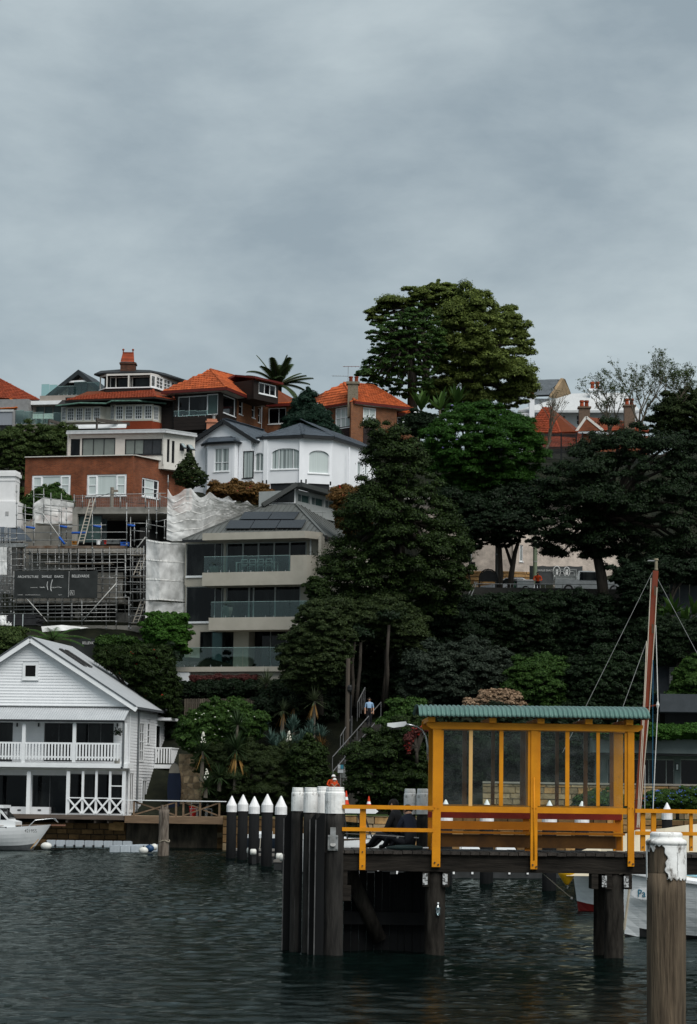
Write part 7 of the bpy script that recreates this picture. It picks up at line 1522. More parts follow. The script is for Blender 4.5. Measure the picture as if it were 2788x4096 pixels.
line('shroud', [(2623,2500,63.2),(2629,2700,63),(2632,2820,62.7),(2620,3060,62.5),(2612,3240,62.3)], .012, mat('white_cord', (.6,.6,.58))); line('shroud', [(2612,2640,63),(2611,2900,62.8),(2611,3240,62.5)], .009, BLR); line('shroud', [(2580,3060,62.8),(2579,3240,62.6)], .008, mat('white_cord', (.6,.6,.58)))
add('spreader', MB().tube([tp(2582,2829,63), tp(2630,2820,62.8)], [.03,.022], 6), VAR, sbt); p = tp(2631,2820,62.7); add('spreader_boot', MB().lathe(tuple(p), [(.02,-.1),(.05,0),(.02,.1)], 8), mat('white_cord', (.6,.6,.58)), sbt)
add('cleat', MB().tube([tp(2540,3193,62.8), tp(2560,3200,62.7), tp(2580,3190,62.7)], .022, 5), VAR, sbt)
for px, py in ((2619,2365),(2609,2517)): p = tp(px,py,63.1); add('tang', MB().box(p.x-.03,p.x+.03,p.y-.12,p.y-.1,p.z-.12,p.z+.14), mat('bolt_dark', (.08,.05,.03)), sbt)
# launch with hardtop
Mh = T((at(1395,3350,101).x, 101, 0)); lh = thing('cabin_launch', 'white launch with hardtop canopy moored behind the left railing', 'boat', Mh)
hull('hull', lh, Mh @ T((1.6,0,0)) @ Matrix.Rotation(math.pi,4,'Z') @ T((-3.6,0,0)) if False else Mh @ T((-2.1,0,0)), 3.8, 2.3, 1.3, GEL, BOOT, boot=.15, sheer=.22)
zt_ = at(1400,3229,101).z; add('hardtop', MB().poly([V((-1.6,-.95,zt_-.22)),V((1.05,-.95,zt_-.24)),V((1.18,-.8,zt_-.15)),V((1.05,-.95,zt_-.04)),V((.7,-.95,zt_)),V((-1.6,-.95,zt_))], (0,1.9,0)), GEL, lh)
fr_ = MB()
for x0, x1 in ((.35,.62),(.6,.95),(-.2,-.05),(-1.4,-1.4)):
    for y in (-.85,.85): fr_.bar((x0,y,zt_-.24),(x1,y,1.42),.05,.06)
fr_.bar((-1.4,-.85,1.9),(.7,-.85,1.75),.04,.05); add('canopy_frame', fr_, BLACK, lh); add('side_window', MB().poly([V((-1.3,-.84,1.45)),V((.75,-.84,1.45)),V((.5,-.84,2.05)),V((-1.3,-.84,2.2))], (0,.01,0)), glassmat('tinted_screen', (.25,.32,.32), .15), lh)
add('foredeck', MB().poly([V((-.6,-.9,1.4)),V((.8,-.75,1.44)),V((1.35,-.2,1.5)),V((1.35,.2,1.5)),V((.8,.75,1.44)),V((-.6,.9,1.4))], (0,0,.08)), GEL, lh)
for i, (px, lab) in enumerate(((1880,'small white dinghy with outboard behind the bench legs, further left'),(2020,'small white runabout behind the bench legs, further right'))):
    p = at(px, 3400, 101+3*i); M = T((p.x,p.y,0)); t = thing('moored_boat', lab, 'boat', M); hull('hull', t, M @ T((-1.6,0,0)), 3.6, 1.5, .85, GEL, BOOT, boot=.1, sheer=.2); add('console', MB().poly([V((-.4,-.4,.9)),V((.5,-.4,.9)),V((.2,-.4,1.34)),V((-.3,-.4,1.38))], (0,.8,0)), GEL, t)
    add('outboard', MB().box(-1.9,-1.6,-.15,.15,.7,1.25), GEL, t)
# pontoons
POND = mat('pontoon_dark', (.03,.032,.034), (.018,.02,.02), rough=.7); PONT = mat('pontoon_deck', (.20,.19,.175), (.13,.12,.11), rough=.85)
def pontoon(lab, A, B_, w_, h=.42):
    ax = (B_-A); M = yawM(V((A.x,A.y,0)), math.atan2(ax.y,ax.x)); L_ = ax.xy.length; t = thing('marina_pontoon', lab, 'pontoon', M)
    add('float', MB().box(0,L_,0,w_,-.3,h-.1), POND, t); add('deck', MB().box(-.02,L_+.02,-.03,w_+.03,h-.098,h), PONT, t); return t, M, L_
t, M, L_ = pontoon('dark marina walkway with white pegs seen under the wharf beam', atz(1395,3512,0), atz(2290,3514,0), 2.2, .38)
for i in range(12): add('peg', MB().box(-.04,.04,-.06,-.032,.16,.32), mat('cap_white_plastic', (.82,.82,.82)), t, M @ T((L_*(i+.5)/12,0,0)))
t, M, L_ = pontoon('marina finger pontoon reaching out to the leftmost pointed pile', atz(925,3428,0), atz(1210,3432,0), 1.2); 
def dots(t, M, L_):
    for i in range(int(L_/.9)): add('tyre_bumper', MB().tube([(0,-.1,0),(0,-.031,0)], .09, 10), BLACK, t, M @ T((.3+i*.9,0,.22)))
dots(t, M, L_)
t, M, L_ = pontoon('marina finger pontoon between the third and fifth pointed piles', atz(1008,3452,0), atz(1240,3456,0), 1.2); dots(t, M, L_)
t, M, L_ = pontoon('low dark pontoon tip beside the black fender strips', atz(1095,3480,0), atz(1220,3482,0), 1.0)
for i, (px, py) in enumerate(((917,3403),(998,3425),(1012,3431),(1116,3452),(1131,3459))):
    p = atz(px, py+26, 0); t = thing('dock_fender', 'white roller fender on pontoon end, ' + ('leftmost of five','second from left','third from left','fourth from left','rightmost of five')[i], 'fender', T((p.x,p.y,.55)), 'white roller fenders on the pontoons')
    add('roller', MB().tube([(-.14,0,.0),(-.1,0,0),(.1,0,0),(.14,0,0)], [.09,.14,.14,.09], 12), PW, t, smooth=True); add('bracket', MB().box(-.05,.14,-.05,.05,-.75,-.1), BLACK, t)
p = at(1050,3345,131); M = T((p.x-1.1,p.y+.6,0)); t = thing('moored_boat', 'white and navy boat lying behind the five pointed piles', 'boat', M); hull('hull', t, M, 3.4, 1.7, 1.05, GEL, mat('navy_hull', (.015,.022,.035), rough=.3), boot=.83, sheer=.1); add('cabin', MB().box(.5,1.6,-.5,.5,1.07,1.22), GEL, t)
add('rope', MB().tube([at(1042,3352,129), at(1040,3385,129), at(1035,3412,129)], .02, 5), ROPE, t, I4)
# cones
def cone(lab, px, py, d, h):
    p = at(px, py, d); t = thing('traffic_cone', lab, 'cone', T(p), 'traffic cones'); OR = mat('cone_red', (.62,.05,.015)); k = h
    add('base', MB().box(-.2,.2,-.2,.2,0,.03), OR, t); add('body', MB().lathe((0,0,.031), [(.16,0),(.115,.3*k)], 12), OR, t); add('band', MB().lathe((0,0,.031), [(.116,.302*k),(.085,.52*k)], 12), WHITE, t); add('tip', MB().lathe((0,0,.031), [(.084,.522*k),(.03,.95*k),(.02,.98*k)], 12), OR, t)
cone('red and white traffic cone above the yellow rail', 1475, 3232, 136, .62); cone('red and white traffic cone beside the widest white capped pile', 1384, 3218, 134, .72)
# wharf lamp on curved arm
lm = thing('wharf_lamp', 'white lamp head on a curved steel arm left of the shelter', 'lamp', fw.M @ T(R0(1710,3040,.4))); g = lambda px, py: R0(px, py, .4)
add('arm', MB().tube([g(1711,3040), g(1710,2985), g(1704,2945), g(1690,2920), g(1668,2906), g(1640,2900), g(1622,2898)], .022, 8), CHROME, lm, fw.M, smooth=True)
a, b = g(1549,2897), g(1627,2896); mb = MB()
mb.poly([V((a.x,.32,a.z-.04)),V((a.x+.12,.32,a.z-.07)),V((b.x-.06,.32,b.z-.05)),V((b.x,.32,b.z)),V((b.x-.02,.32,b.z+.05)),V((a.x+.1,.32,a.z+.03)),V((a.x,.32,a.z+.02))], (0,.16,0)); add('lamp_head', mb, mat('lamp_white', (.66,.69,.71), rough=.35), lm, fw.M); add('lens', MB().box(a.x+.05,b.x-.12,.335,.465,a.z-.10,a.z-.071), BLACK, lm, fw.M)
# bottle tied to a pile
p = R0(1752, 3640, .02); t = thing('plastic_bottle', 'crushed clear plastic bottle tied to the wharf pile below the shelter', 'bottle', fw.M @ T(p)); add('bottle_body', MB().lathe((0,0,0), [(.03,-.1),(.045,-.06),(.04,0),(.045,.05),(.02,.1),(.016,.12)], 10), glassmat('clear_plastic', (.75,.85,.88), .25), t); add('bottle_top', MB().lathe((0,0,.12), [(.018,0),(.018,.03)], 8), WHITE, t)
# --- hillside stairs
S0, S1 = V((at(1300,3140,143.5).x,143.5,2.1)), V((at(1528,2890,152).x,152,at(1528,2890,152).z)); N_ = 30
stt = thing('hillside_stairs', 'dark concrete stairs with steel handrails climbing the wooded slope', 'stairs', T(S0)); dirn = V((S1.x-S0.x,S1.y-S0.y,0)).normalized(); side = V((-dirn.y,dirn.x,0))
DSTL = mat('dull_steel', (.14,.145,.15), (.08,.08,.08), rough=.6)
STC = mat('stair_concrete', (.06,.056,.05), (.035,.033,.028), rough=.9, scale=2)
for i in range(N_):
    a = S0.lerp(S1, i/N_); b = S0.lerp(S1, (i+1)/N_); z0_, z1_ = a.z-.6, b.z
    add('step', MB().poly([V((q_.x,q_.y,z0_)) for q_ in (a+side*1.1, a-side*1.1, b-side*1.1, b+side*1.1)], (0,0,z1_-z0_)), STC, stt, I4)
for (x0,y0,x1,y1,d0,d1) in ((1330,3028,1524,2809,146.5,151.5),(1332,3085,1522,2866,144.8,150.8),(1430,2810,1460,2750,152.5,153.5),(1362,2944,1408,2866,147.5,149.5)):
    A, B_ = at(x0,y0,d0), at(x1,y1,d1); add('handrail', MB().tube([A, B_], .03, 6), DSTL, stt, I4); n = 5
    for i in range(n): p = A.lerp(B_, i/(n-1)); add('rail_post', MB().tube([p, p-V((0,0,1.15))], .024, 6), DSTL, stt, I4)
po = thing('utility_pole', 'tall old timber utility pole beside the stairs', 'pole', T(V((at(1389,2900,148.5).x,148.5,2)))); zt_ = at(1389,2634,148.5).z; add('shaft', MB().tube([(0,0,-1),(0,0,zt_-2)], [.17,.13], 10), mat('old_pole_wood', (.085,.07,.055), (.045,.037,.03), rough=.9, scale=2, stretch=(4,4,.3)), po); add('cable', MB().tube([(.2,-.1,.5),(.22,-.1,zt_-4.2)], .05, 6), BLACK, po); add('transformer', MB().lathe((.12,-.1,zt_-4.0), [(.1,0),(.16,.1),(.16,.3),(.1,.4)], 8), BLACK, po)
for x0,y0,x1,y1,lab,m_ in ((1351,3059,1374,3091,'blue and white notice sign at the foot of the stairs',mat('sign_white', (.40,.43,.45))),(1376,3060,1400,3086,'small grey notice sign right of the blue one',mat('sign_grey', (.25,.25,.25)))):
    p0, p1 = at(x0,y1,143), at(x1,y0,143); t = thing('notice_sign', lab, 'sign', T(V(((p0.x+p1.x)/2,143,2.1)))); add('panel', MB().box(p0.x,p1.x,142.97,143,p0.z,p1.z), m_, t, I4); add('post', MB().tube([((p0.x+p1.x)/2,143.05,2.1),((p0.x+p1.x)/2,143.05,p1.z)], .03, 6), STEEL, t, I4)
    if m_.name == 'sign_white': add('blue_field', MB().box(p0.x+.15,p1.x,142.955,142.968,p0.z+.22,p1.z), mat('sign_teal', (.03,.16,.22)), t, I4); lettering(t, T((p0.x+.02,142.95,p0.z+.2)), 'Notice', .09, mat('bolt_dark', (.08,.05,.03)))
t = thing('meter_box', 'pale grey steel cabinet below the stair signs', 'cabinet', T(at(1374,3115,143.4))); q0, q1 = at(1365,3112,143.4), at(1384,3086,143.4); add('cabinet', MB().box(q0.x,q1.x,143.3,143.7,q0.z,q1.z), mat('cabinet_grey', (.30,.32,.31)), t, I4); add('door', MB().box(q0.x+.03,q1.x-.03,143.28,143.298,q0.z+.03,q1.z-.03), mat('cabinet_grey', (.30,.32,.31)), t, I4); add('post', MB().box((q0.x+q1.x)/2-.04,(q0.x+q1.x)/2+.04,143.4,143.5,2.1,q0.z), STEEL, t, I4)
# paling fence and retaining wall on the slope
fpz = thing('paling_fence', 'weathered grey paling fence below the clipped hedge', 'fence', T(at(740,2841,157.5))); PAL = mat('grey_paling', (.10,.085,.065), (.05,.043,.034), rough=.9, scale=2, stretch=(5,5,.4), per=.35)
for i in range(54):
    x = 737+i*7.6
    if x > 1150: break
    a, b = at(x, 2841, 157.5), at(x+7, 2794+random.uniform(-1.5,1.5), 157.5); add('paling', MB().box(a.x,b.x,157.5,157.53,a.z-.8,b.z), PAL, fpz, I4)
add('rail', MB().box(at(737,2800,157.6).x, at(1148,2800,157.6).x, 157.535, 157.6, at(737,2810,157.6).z-.05, at(737,2810,157.6).z+.05), PAL, fpz, I4)
# ================================================================== people: one skinned body each, hair / helmet as children
SKIN = mat('skin', (.42,.24,.16), (.36,.20,.13), rough=.5)
def person(lab, M, J, bones, mats, scale=1.0, hair=None, helmet=None, extras=None):
    """J: joint -> (x, y, z, r); bones: (a, b, material index)."""
    names = list(J); idx = {n: i for i, n in enumerate(names)}
    me = bpy.data.meshes.new('body'); me.from_pydata([J[n][:3] for n in names], [(idx[a], idx[b]) for a, b, _ in bones], [])
    tmp = bpy.data.objects.new('body', me); COL.objects.link(tmp); tmp.modifiers.new('s', 'SKIN').use_smooth_shade = True
    for i, n in enumerate(names): me.skin_vertices[0].data[i].radius = (J[n][3], J[n][3]*(J[n][4] if len(J[n]) > 4 else 1)); 
    me.skin_vertices[0].data[idx['pelvis']].use_root = True
    ss = tmp.modifiers.new('d', 'SUBSURF'); ss.levels = ss.render_levels = 2
    dg = bpy.context.evaluated_depsgraph_get(); nm = bpy.data.meshes.new_from_object(tmp.evaluated_get(dg)); bpy.data.objects.remove(tmp)
    nm.materials.clear(); [nm.materials.append(q_) for q_ in mats]
    segs = [(V(J[a][:3]), V(J[b][:3]), k) for a, b, k in bones]
    for p in nm.polygons:
        c = p.center; best = None
        for a, b, k in segs:
            t = max(0, min(1, (c-a).dot(b-a)/max((b-a).length_squared, 1e-9))); d = (c-(a+(b-a)*t)).length
            if best is None or d < best[0]: best = (d, k)
        p.material_index = best[1]; p.use_smooth = True
    t = thing('person', lab, 'person', M @ Matrix.Diagonal((scale,)*3+(1,)) if False else M); o = bpy.data.objects.new('body', nm); place(o, t, M)
    hd = V(J['head'][:3]); r = J['head'][3]
    fwd = V(J['nose'][:3])-hd; fwd.z *= .3; fwd.normalize(); rt = V((fwd.y,-fwd.x,0)).normalized()
    for s in (-1, 1):
        p = hd+fwd*r*.93+rt*s*r*.38+V((0,0,.012)); add('eye', MB().lathe(tuple(p), [(.004,-.008),(.012,0),(.004,.008)], 6), BLACK, o, M)
        p = hd+rt*s*r*1.0; add('ear', MB().lathe(tuple(p), [(.006,-.03),(.02,0),(.006,.035)], 6), SKIN, o, M)
    p = hd+fwd*r*.9-V((0,0,r*.52)); add('mouth', MB().bar(p-rt*.03, p+rt*.03, .012, .01), mat('lip', (.25,.09,.07)), o, M)
    if hair:
        mb = MB(); n = 12
        for i in range(7):
            ph = math.pi/2*i/6
            for j in range(n):
                a = 2*math.pi*j/n; dv = V((math.cos(a),math.sin(a),0)); front = max(0, dv.dot(fwd)); low = -.35+.55*front if hair == 1 else .25+.3*front
                zz = (1-math.sin(ph)) ; z = low + (1.08-low)*math.sin(ph); rad = math.sqrt(max(0,1.12**2-z*z)); mb.v.append(tuple(hd+dv*r*rad-fwd*r*.05+V((0,0,z*r*1.12))))
        for i in range(6):
            for j in range(n): j2 = (j+1)%n; mb._f(i*n+j,i*n+j2,(i+1)*n+j2,(i+1)*n+j)
        add('hair', mb, mat('dark_hair', (.015,.011,.009), rough=.6), o, M, smooth=True)
    if helmet:
        hz = hd+V((0,0,r*.25)); add('helmet', MB().lathe(tuple(hz), [(r*1.5,-.01),(r*1.5,.01),(r*1.25,.02),(r*1.2,r*.5),(r*.95,r*.95),(r*.5,r*1.2),(.01,r*1.27)], 14), mat('helmet_white', (.78,.78,.76), rough=.3), o, M, smooth=True)
    return t, o
B0 = [('pelvis','belly',1),('belly','chest',0),('chest','neck',0),('neck','head',2),('head','crown',2),('head','nose',2),('head','chin',2)]
for s in 'LR': B0 += [('chest','sh'+s,0),('sh'+s,'el'+s,0),('el'+s,'wr'+s,0 if True else 2),('wr'+s,'pm'+s,2),('pelvis','hp'+s,1),('hp'+s,'kn'+s,1),('kn'+s,'an'+s,1),('an'+s,'to'+s,3)]
for s in 'LR': B0 += [('pm'+s,f'{f}a'+s,2) for f in 'tijkl'] + [(f'{f}a'+s,f'{f}b'+s,2) for f in 'tijkl']
def fill(J, face=(0,-1), curl=.5, hd=None):
    for s, k in (('L',-1),('R',1)):
        pm, wr_ = V(J['pm'+s][:3]), V(J['wr'+s][:3]); d = (pm-wr_).normalized(); sd = d.cross(V((0,1,0))); sd = sd.normalized() if sd.length > .2 else V((1,0,0)); nrm = d.cross(sd)
        for f, o_, l in (('i',-.027,.075),('j',-.009,.082),('k',.009,.077),('l',.027,.062)):
            a = pm+sd*o_+d*l*.55+nrm*.01*curl; b = a+d*l*.4+nrm*.035*curl; J[f+'a'+s] = (*a,.0085); J[f+'b'+s] = (*b,.0075)
        a = pm-d*.03+sd*-.045; b = a+d*.045-sd*.012; J['ta'+s] = (*a,.0105); J['tb'+s] = (*b,.009)
    h = V(J['head'][:3]); f = V((*face,0)).normalized(); J['crown'] = (h.x-f.x*.015,h.y-f.y*.015,h.z+.075,.072); J['nose'] = (h.x+f.x*.098,h.y+f.y*.098,h.z-.012,.017); J['chin'] = (h.x+f.x*.055,h.y+f.y*.055,h.z-.085,.042)
    return J
# man walking down the stairs
J = dict(pelvis=(0,0,.93,.135,.85), belly=(0,-.01,1.10,.14,.85), chest=(0,0,1.34,.155,.75), neck=(0,0,1.52,.058), head=(0,-.02,1.64,.088))
for s, k in (('L',-1),('R',1)): J.update({'sh'+s:(k*.19,0,1.42,.062),'el'+s:(k*.25,.02,1.14,.046),'wr'+s:(k*.25,-.08,.90,.032),'pm'+s:(k*.25,-.11,.82,.034),'hp'+s:(k*.095,0,.88,.095),'kn'+s:(k*.10,-.03 if k > 0 else .03,.50,.066),'an'+s:(k*.10,.02 if k > 0 else .08,.09,.046),'to'+s:(k*.11,-.12 if k > 0 else -.06,.04,.038)})
P = at(1476, 2906, 150.2); TROU = mat('dark_trousers', (.010,.011,.015), rough=.8); SHOE = mat('black_shoe', (.01,.01,.01), rough=.4)
person('bearded man in light blue shirt and dark trousers walking down the stairs', T(P), fill(J), [b if not (b[0].startswith('el') and b[1].startswith('wr')) else (b[0],b[1],2) for b in B0], [mat('blue_shirt', (.28,.42,.60), (.23,.36,.52), rough=.8), TROU, SKIN, SHOE], hair=1)
# two workers in orange, heads together
def worker(lab, M, lean, hat=True):
    J = dict(pelvis=(0,0,.93,.15,.85), belly=(lean*.05,-.04,1.10,.15,.85), chest=(lean*.12,-.12,1.33,.17,.75), neck=(lean*.16,-.17,1.50,.06), head=(lean*.19,-.21,1.61,.09))
    for s, k in (('L',-1),('R',1)): J.update({'sh'+s:(lean*.13+k*.21,-.12,1.41,.068),'el'+s:(lean*.1+k*.29,-.2,1.15,.05),'wr'+s:(k*.16+lean*.15,-.42,1.08,.034),'pm'+s:(k*.11+lean*.17,-.48,1.09,.034),'hp'+s:(k*.1,0,.88,.1),'kn'+s:(k*.11,-.02,.5,.07),'an'+s:(k*.11,.03,.09,.05),'to'+s:(k*.12,-.1,.04,.042)})
    HV = mat('orange_workwear', (.62,.075,.012), (.48,.05,.01), rough=.8, scale=5); t, o = person(lab, M, fill(J), B0, [HV, HV if hat else TROU, SKIN, SHOE], helmet=hat, hair=None if hat else 1)
    mb = MB(); q_ = mat('reflective_tape', (.45,.42,.30), rough=.4)
    mb.bar((lean*.12-.16,.06,1.42),(lean*.06+.14,.10,1.10),.01,.05,up=(0,0,1)); mb.bar((lean*.12+.16,.062,1.42),(lean*.06-.14,.102,1.10),.01,.05,up=(0,0,1)); add('reflective_braces', mb, q_, o, M)
P = at(1322, 3220, 142.5); person_a = worker('worker in orange with white helmet standing further back by stairs', T(V((P.x,142.8,2.62))), .8)
P = at(1337, 3220, 141.8); person_b = worker('worker in orange with white helmet seen just above the white piles', T(V((P.x,141.9,2.42))) @ Matrix.Rotation(math.pi,4,'Z'), 0)
# worker on the street
P = at(2146, 2390, 174.0); worker('person in orange shirt standing on the street behind the bushes', T(V((P.x,173.2,17.3))), 0, False)
# seated fishers on the deck
def sitter(lab, M, shirt, lean, hood=False):
    J = dict(pelvis=(0,0,.14,.155,.9), belly=(-.02,-.02,.30,.15,.9), chest=(-.10*lean,-.10,.52,.165,.8), neck=(-.16*lean,-.17,.69,.06), head=(-.21*lean,-.22,.79,.09))
    for s, k in (('L',-1),('R',1)): J.update({'sh'+s:(-.1*lean+k*.2,-.12,.60,.07),'el'+s:(-.12*lean+k*.27,-.22,.36,.052),'wr'+s:(-.30*lean+k*.12,-.40,.33,.036),'pm'+s:(-.36*lean+k*.08,-.44,.34,.036),'hp'+s:(k*.1,-.05,.12,.1),'kn'+s:(k*.2,-.36,.30 if k < 0 else .26,.075),'an'+s:(k*.12,-.55,.06,.05),'to'+s:(k*.12,-.68,.04,.042)})
    return person(lab, M, fill(J), B0, [mat(*shirt, rough=.85), TROU, SKIN, SHOE], hair=1)
p = R0(1598, 3404, 1.9); sitter('seated fisher in dark hoodie on the wharf deck, further back', fw.M @ T((p.x,1.5,.0)) @ Matrix.Rotation(math.radians(-112),4,'Z') @ Matrix.Diagonal((1.12,1.12,1.12,1)), ('charcoal_hoodie', (.014,.014,.016)), 1)
p = R0(1640, 3404, 1.0); t, o = sitter('seated fisher in navy jacket holding a fishing rod on the wharf', fw.M @ T((p.x,.95,.0)) @ Matrix.Rotation(math.radians(-128),4,'Z'), ('navy_jacket', (.012,.016,.030)), 1)
M_ = W[o]; add('collar', MB().lathe((-.15,-.16,.655), [(.075,0),(.068,.035)], 10), WHITE, o, M_)
rd = thing('fishing_rod', 'thin fishing rod held by the fisher in the navy jacket', 'fishing rod', fw.M @ T(R0(1600,3345,.9))); add('blank', MB().tube([R0(1675,3352,.9), R0(1600,3346,.9), R0(1500,3340,.8), R0(1380,3334,.6)], [.014,.011,.007,.004], 6), mat('rod_grey', (.20,.20,.20), rough=.3), rd, fw.M); add('reel', MB().lathe(tuple(R0(1590,3350,.9)), [(.02,-.03),(.03,0),(.02,.03)], 8), STEEL, rd, fw.M)
um = thing('umbrella', 'folded dark green umbrella lying on the wharf deck by the fishers', 'umbrella', fw.M @ T(R0(1620,3400,.4))); a, b = R0(1545,3400,.35), R0(1690,3398,.45); a.z = b.z = .05; add('canopy', MB().tube([a, a.lerp(b,.3), a.lerp(b,.7), b], [.015,.05,.06,.03], 8), mat('dark_green_cloth', (.015,.03,.03), rough=.7), um, fw.M); add('handle', MB().tube([b, b+V((.12,.02,0))], .014, 6), WHITE, um, fw.M)
# ================================================================== vegetation
BARK = mat('bark', (.050,.042,.034), (.020,.017,.014), rough=.9, scale=3, stretch=(3,3,.6)); BARKP = mat('pale_bark', (.16,.14,.11), (.09,.08,.065), rough=.9, scale=3, stretch=(3,3,.5))
LF = {k: leafmat('leaf_'+k, a, b, trans=tr) for k, a, b, tr in (
    ('dark', (.002,.006,.002), (.042,.074,.017), .22), ('fig', (.002,.006,.003), (.022,.043,.015), .18), ('jac', (.008,.034,.005), (.050,.130,.018), .3),
    ('euc', (.024,.042,.008), (.19,.24,.056), .35), ('mid', (.013,.038,.008), (.062,.120,.024), .28), ('olive', (.008,.018,.006), (.056,.080,.026), .25),
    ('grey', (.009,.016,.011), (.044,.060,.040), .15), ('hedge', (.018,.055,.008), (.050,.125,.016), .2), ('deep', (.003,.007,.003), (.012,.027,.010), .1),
    ('bamboo', (.022,.045,.012), (.075,.105,.030), .25), ('conif', (.006,.018,.012), (.016,.042,.024), .1), ('red', (.05,.016,.016), (.10,.03,.025), .1),
    ('rust', (.06,.04,.012), (.20,.10,.03), .2), ('agave', (.028,.060,.050), (.10,.16,.13), .1), ('yuc', (.030,.050,.022), (.15,.18,.095), .2),
    ('yucd', (.010,.024,.009), (.045,.075,.028), .12), ('dead', (.16,.085,.025), (.34,.20,.06), .2), ('palm', (.016,.034,.012), (.075,.105,.040), .2), ('fern', (.02,.06,.012), (.07,.15,.03), .3), ('tan', (.20,.13,.08), (.42,.30,.20), .2))}
def quads(name, C, Nn, Tt, l, w_):
    """leaf faces: centres C, normals Nn, directions Tt, lengths l, widths w_"""
    Bn = np.cross(Nn, Tt); Bn /= np.linalg.norm(Bn, axis=1, keepdims=True)+1e-9
    a = C - Tt*(l/2)[:,None]; b = C + Bn*(w_/2)[:,None] + Nn*(l*.06)[:,None]; c = C + Tt*(l/2)[:,None]; d = C - Bn*(w_/2)[:,None] + Nn*(l*.06)[:,None]
    v = np.stack([a,b,c,d], 1).reshape(-1,3); return npmesh(name, v, np.arange(len(v)).reshape(-1,4))
def rdir(g, n): v = g.normal(size=(n,3)); return v/np.linalg.norm(v, axis=1, keepdims=True)
def leaves(centres, radii, per, leaf, g, squash=.75, asp=.5, up=.35, jit=.5, droop=0.0):
    ra = np.array(radii); cnt = np.maximum(2, (per*(ra/ra.mean())**1.6*g.uniform(.6,1.2,len(ra))).astype(int)); cs = np.repeat(np.array(centres), cnt, axis=0); rs = np.repeat(ra, cnt); n = len(cs)
    d = rdir(g, n); d[:,2] = np.where(d[:,2] < -.25, -d[:,2]*.6, d[:,2]); rad = rs*(g.random(n)**.36)*(1+.22*g.normal(size=n))
    p = cs + d*rad[:,None]*np.array([1,1,squash]); nn = d*.75 + np.array([0,0,up]) + rdir(g, n)*jit; nn /= np.linalg.norm(nn, axis=1, keepdims=True)
    t = np.cross(nn, rdir(g, n)); t[:,2] -= droop; t -= nn*(t*nn).sum(1)[:,None]; t /= np.linalg.norm(t, axis=1, keepdims=True)+1e-9; l = leaf*g.uniform(.6,1.35,n)
    return p, nn, t, l, l*asp
def inpoly(P, x, y):
    c = False; j = len(P)-1
    for i in range(len(P)):
        if (P[i][1] > y) != (P[j][1] > y) and x < (P[j][0]-P[i][0])*(y-P[i][1])/(P[j][1]-P[i][1]) + P[i][0]: c = not c
        j = i
    return c
def edged(P, x, y):
    m = 1e9
    for i in range(len(P)):
        ax, ay = P[i-1]; bx, by = P[i]; dx, dy = bx-ax, by-ay; t = max(0, min(1, ((x-ax)*dx+(y-ay)*dy)/(dx*dx+dy*dy+1e-9))); m = min(m, math.hypot(x-ax-t*dx, y-ay-t*dy))
    return m
VEG = [0]
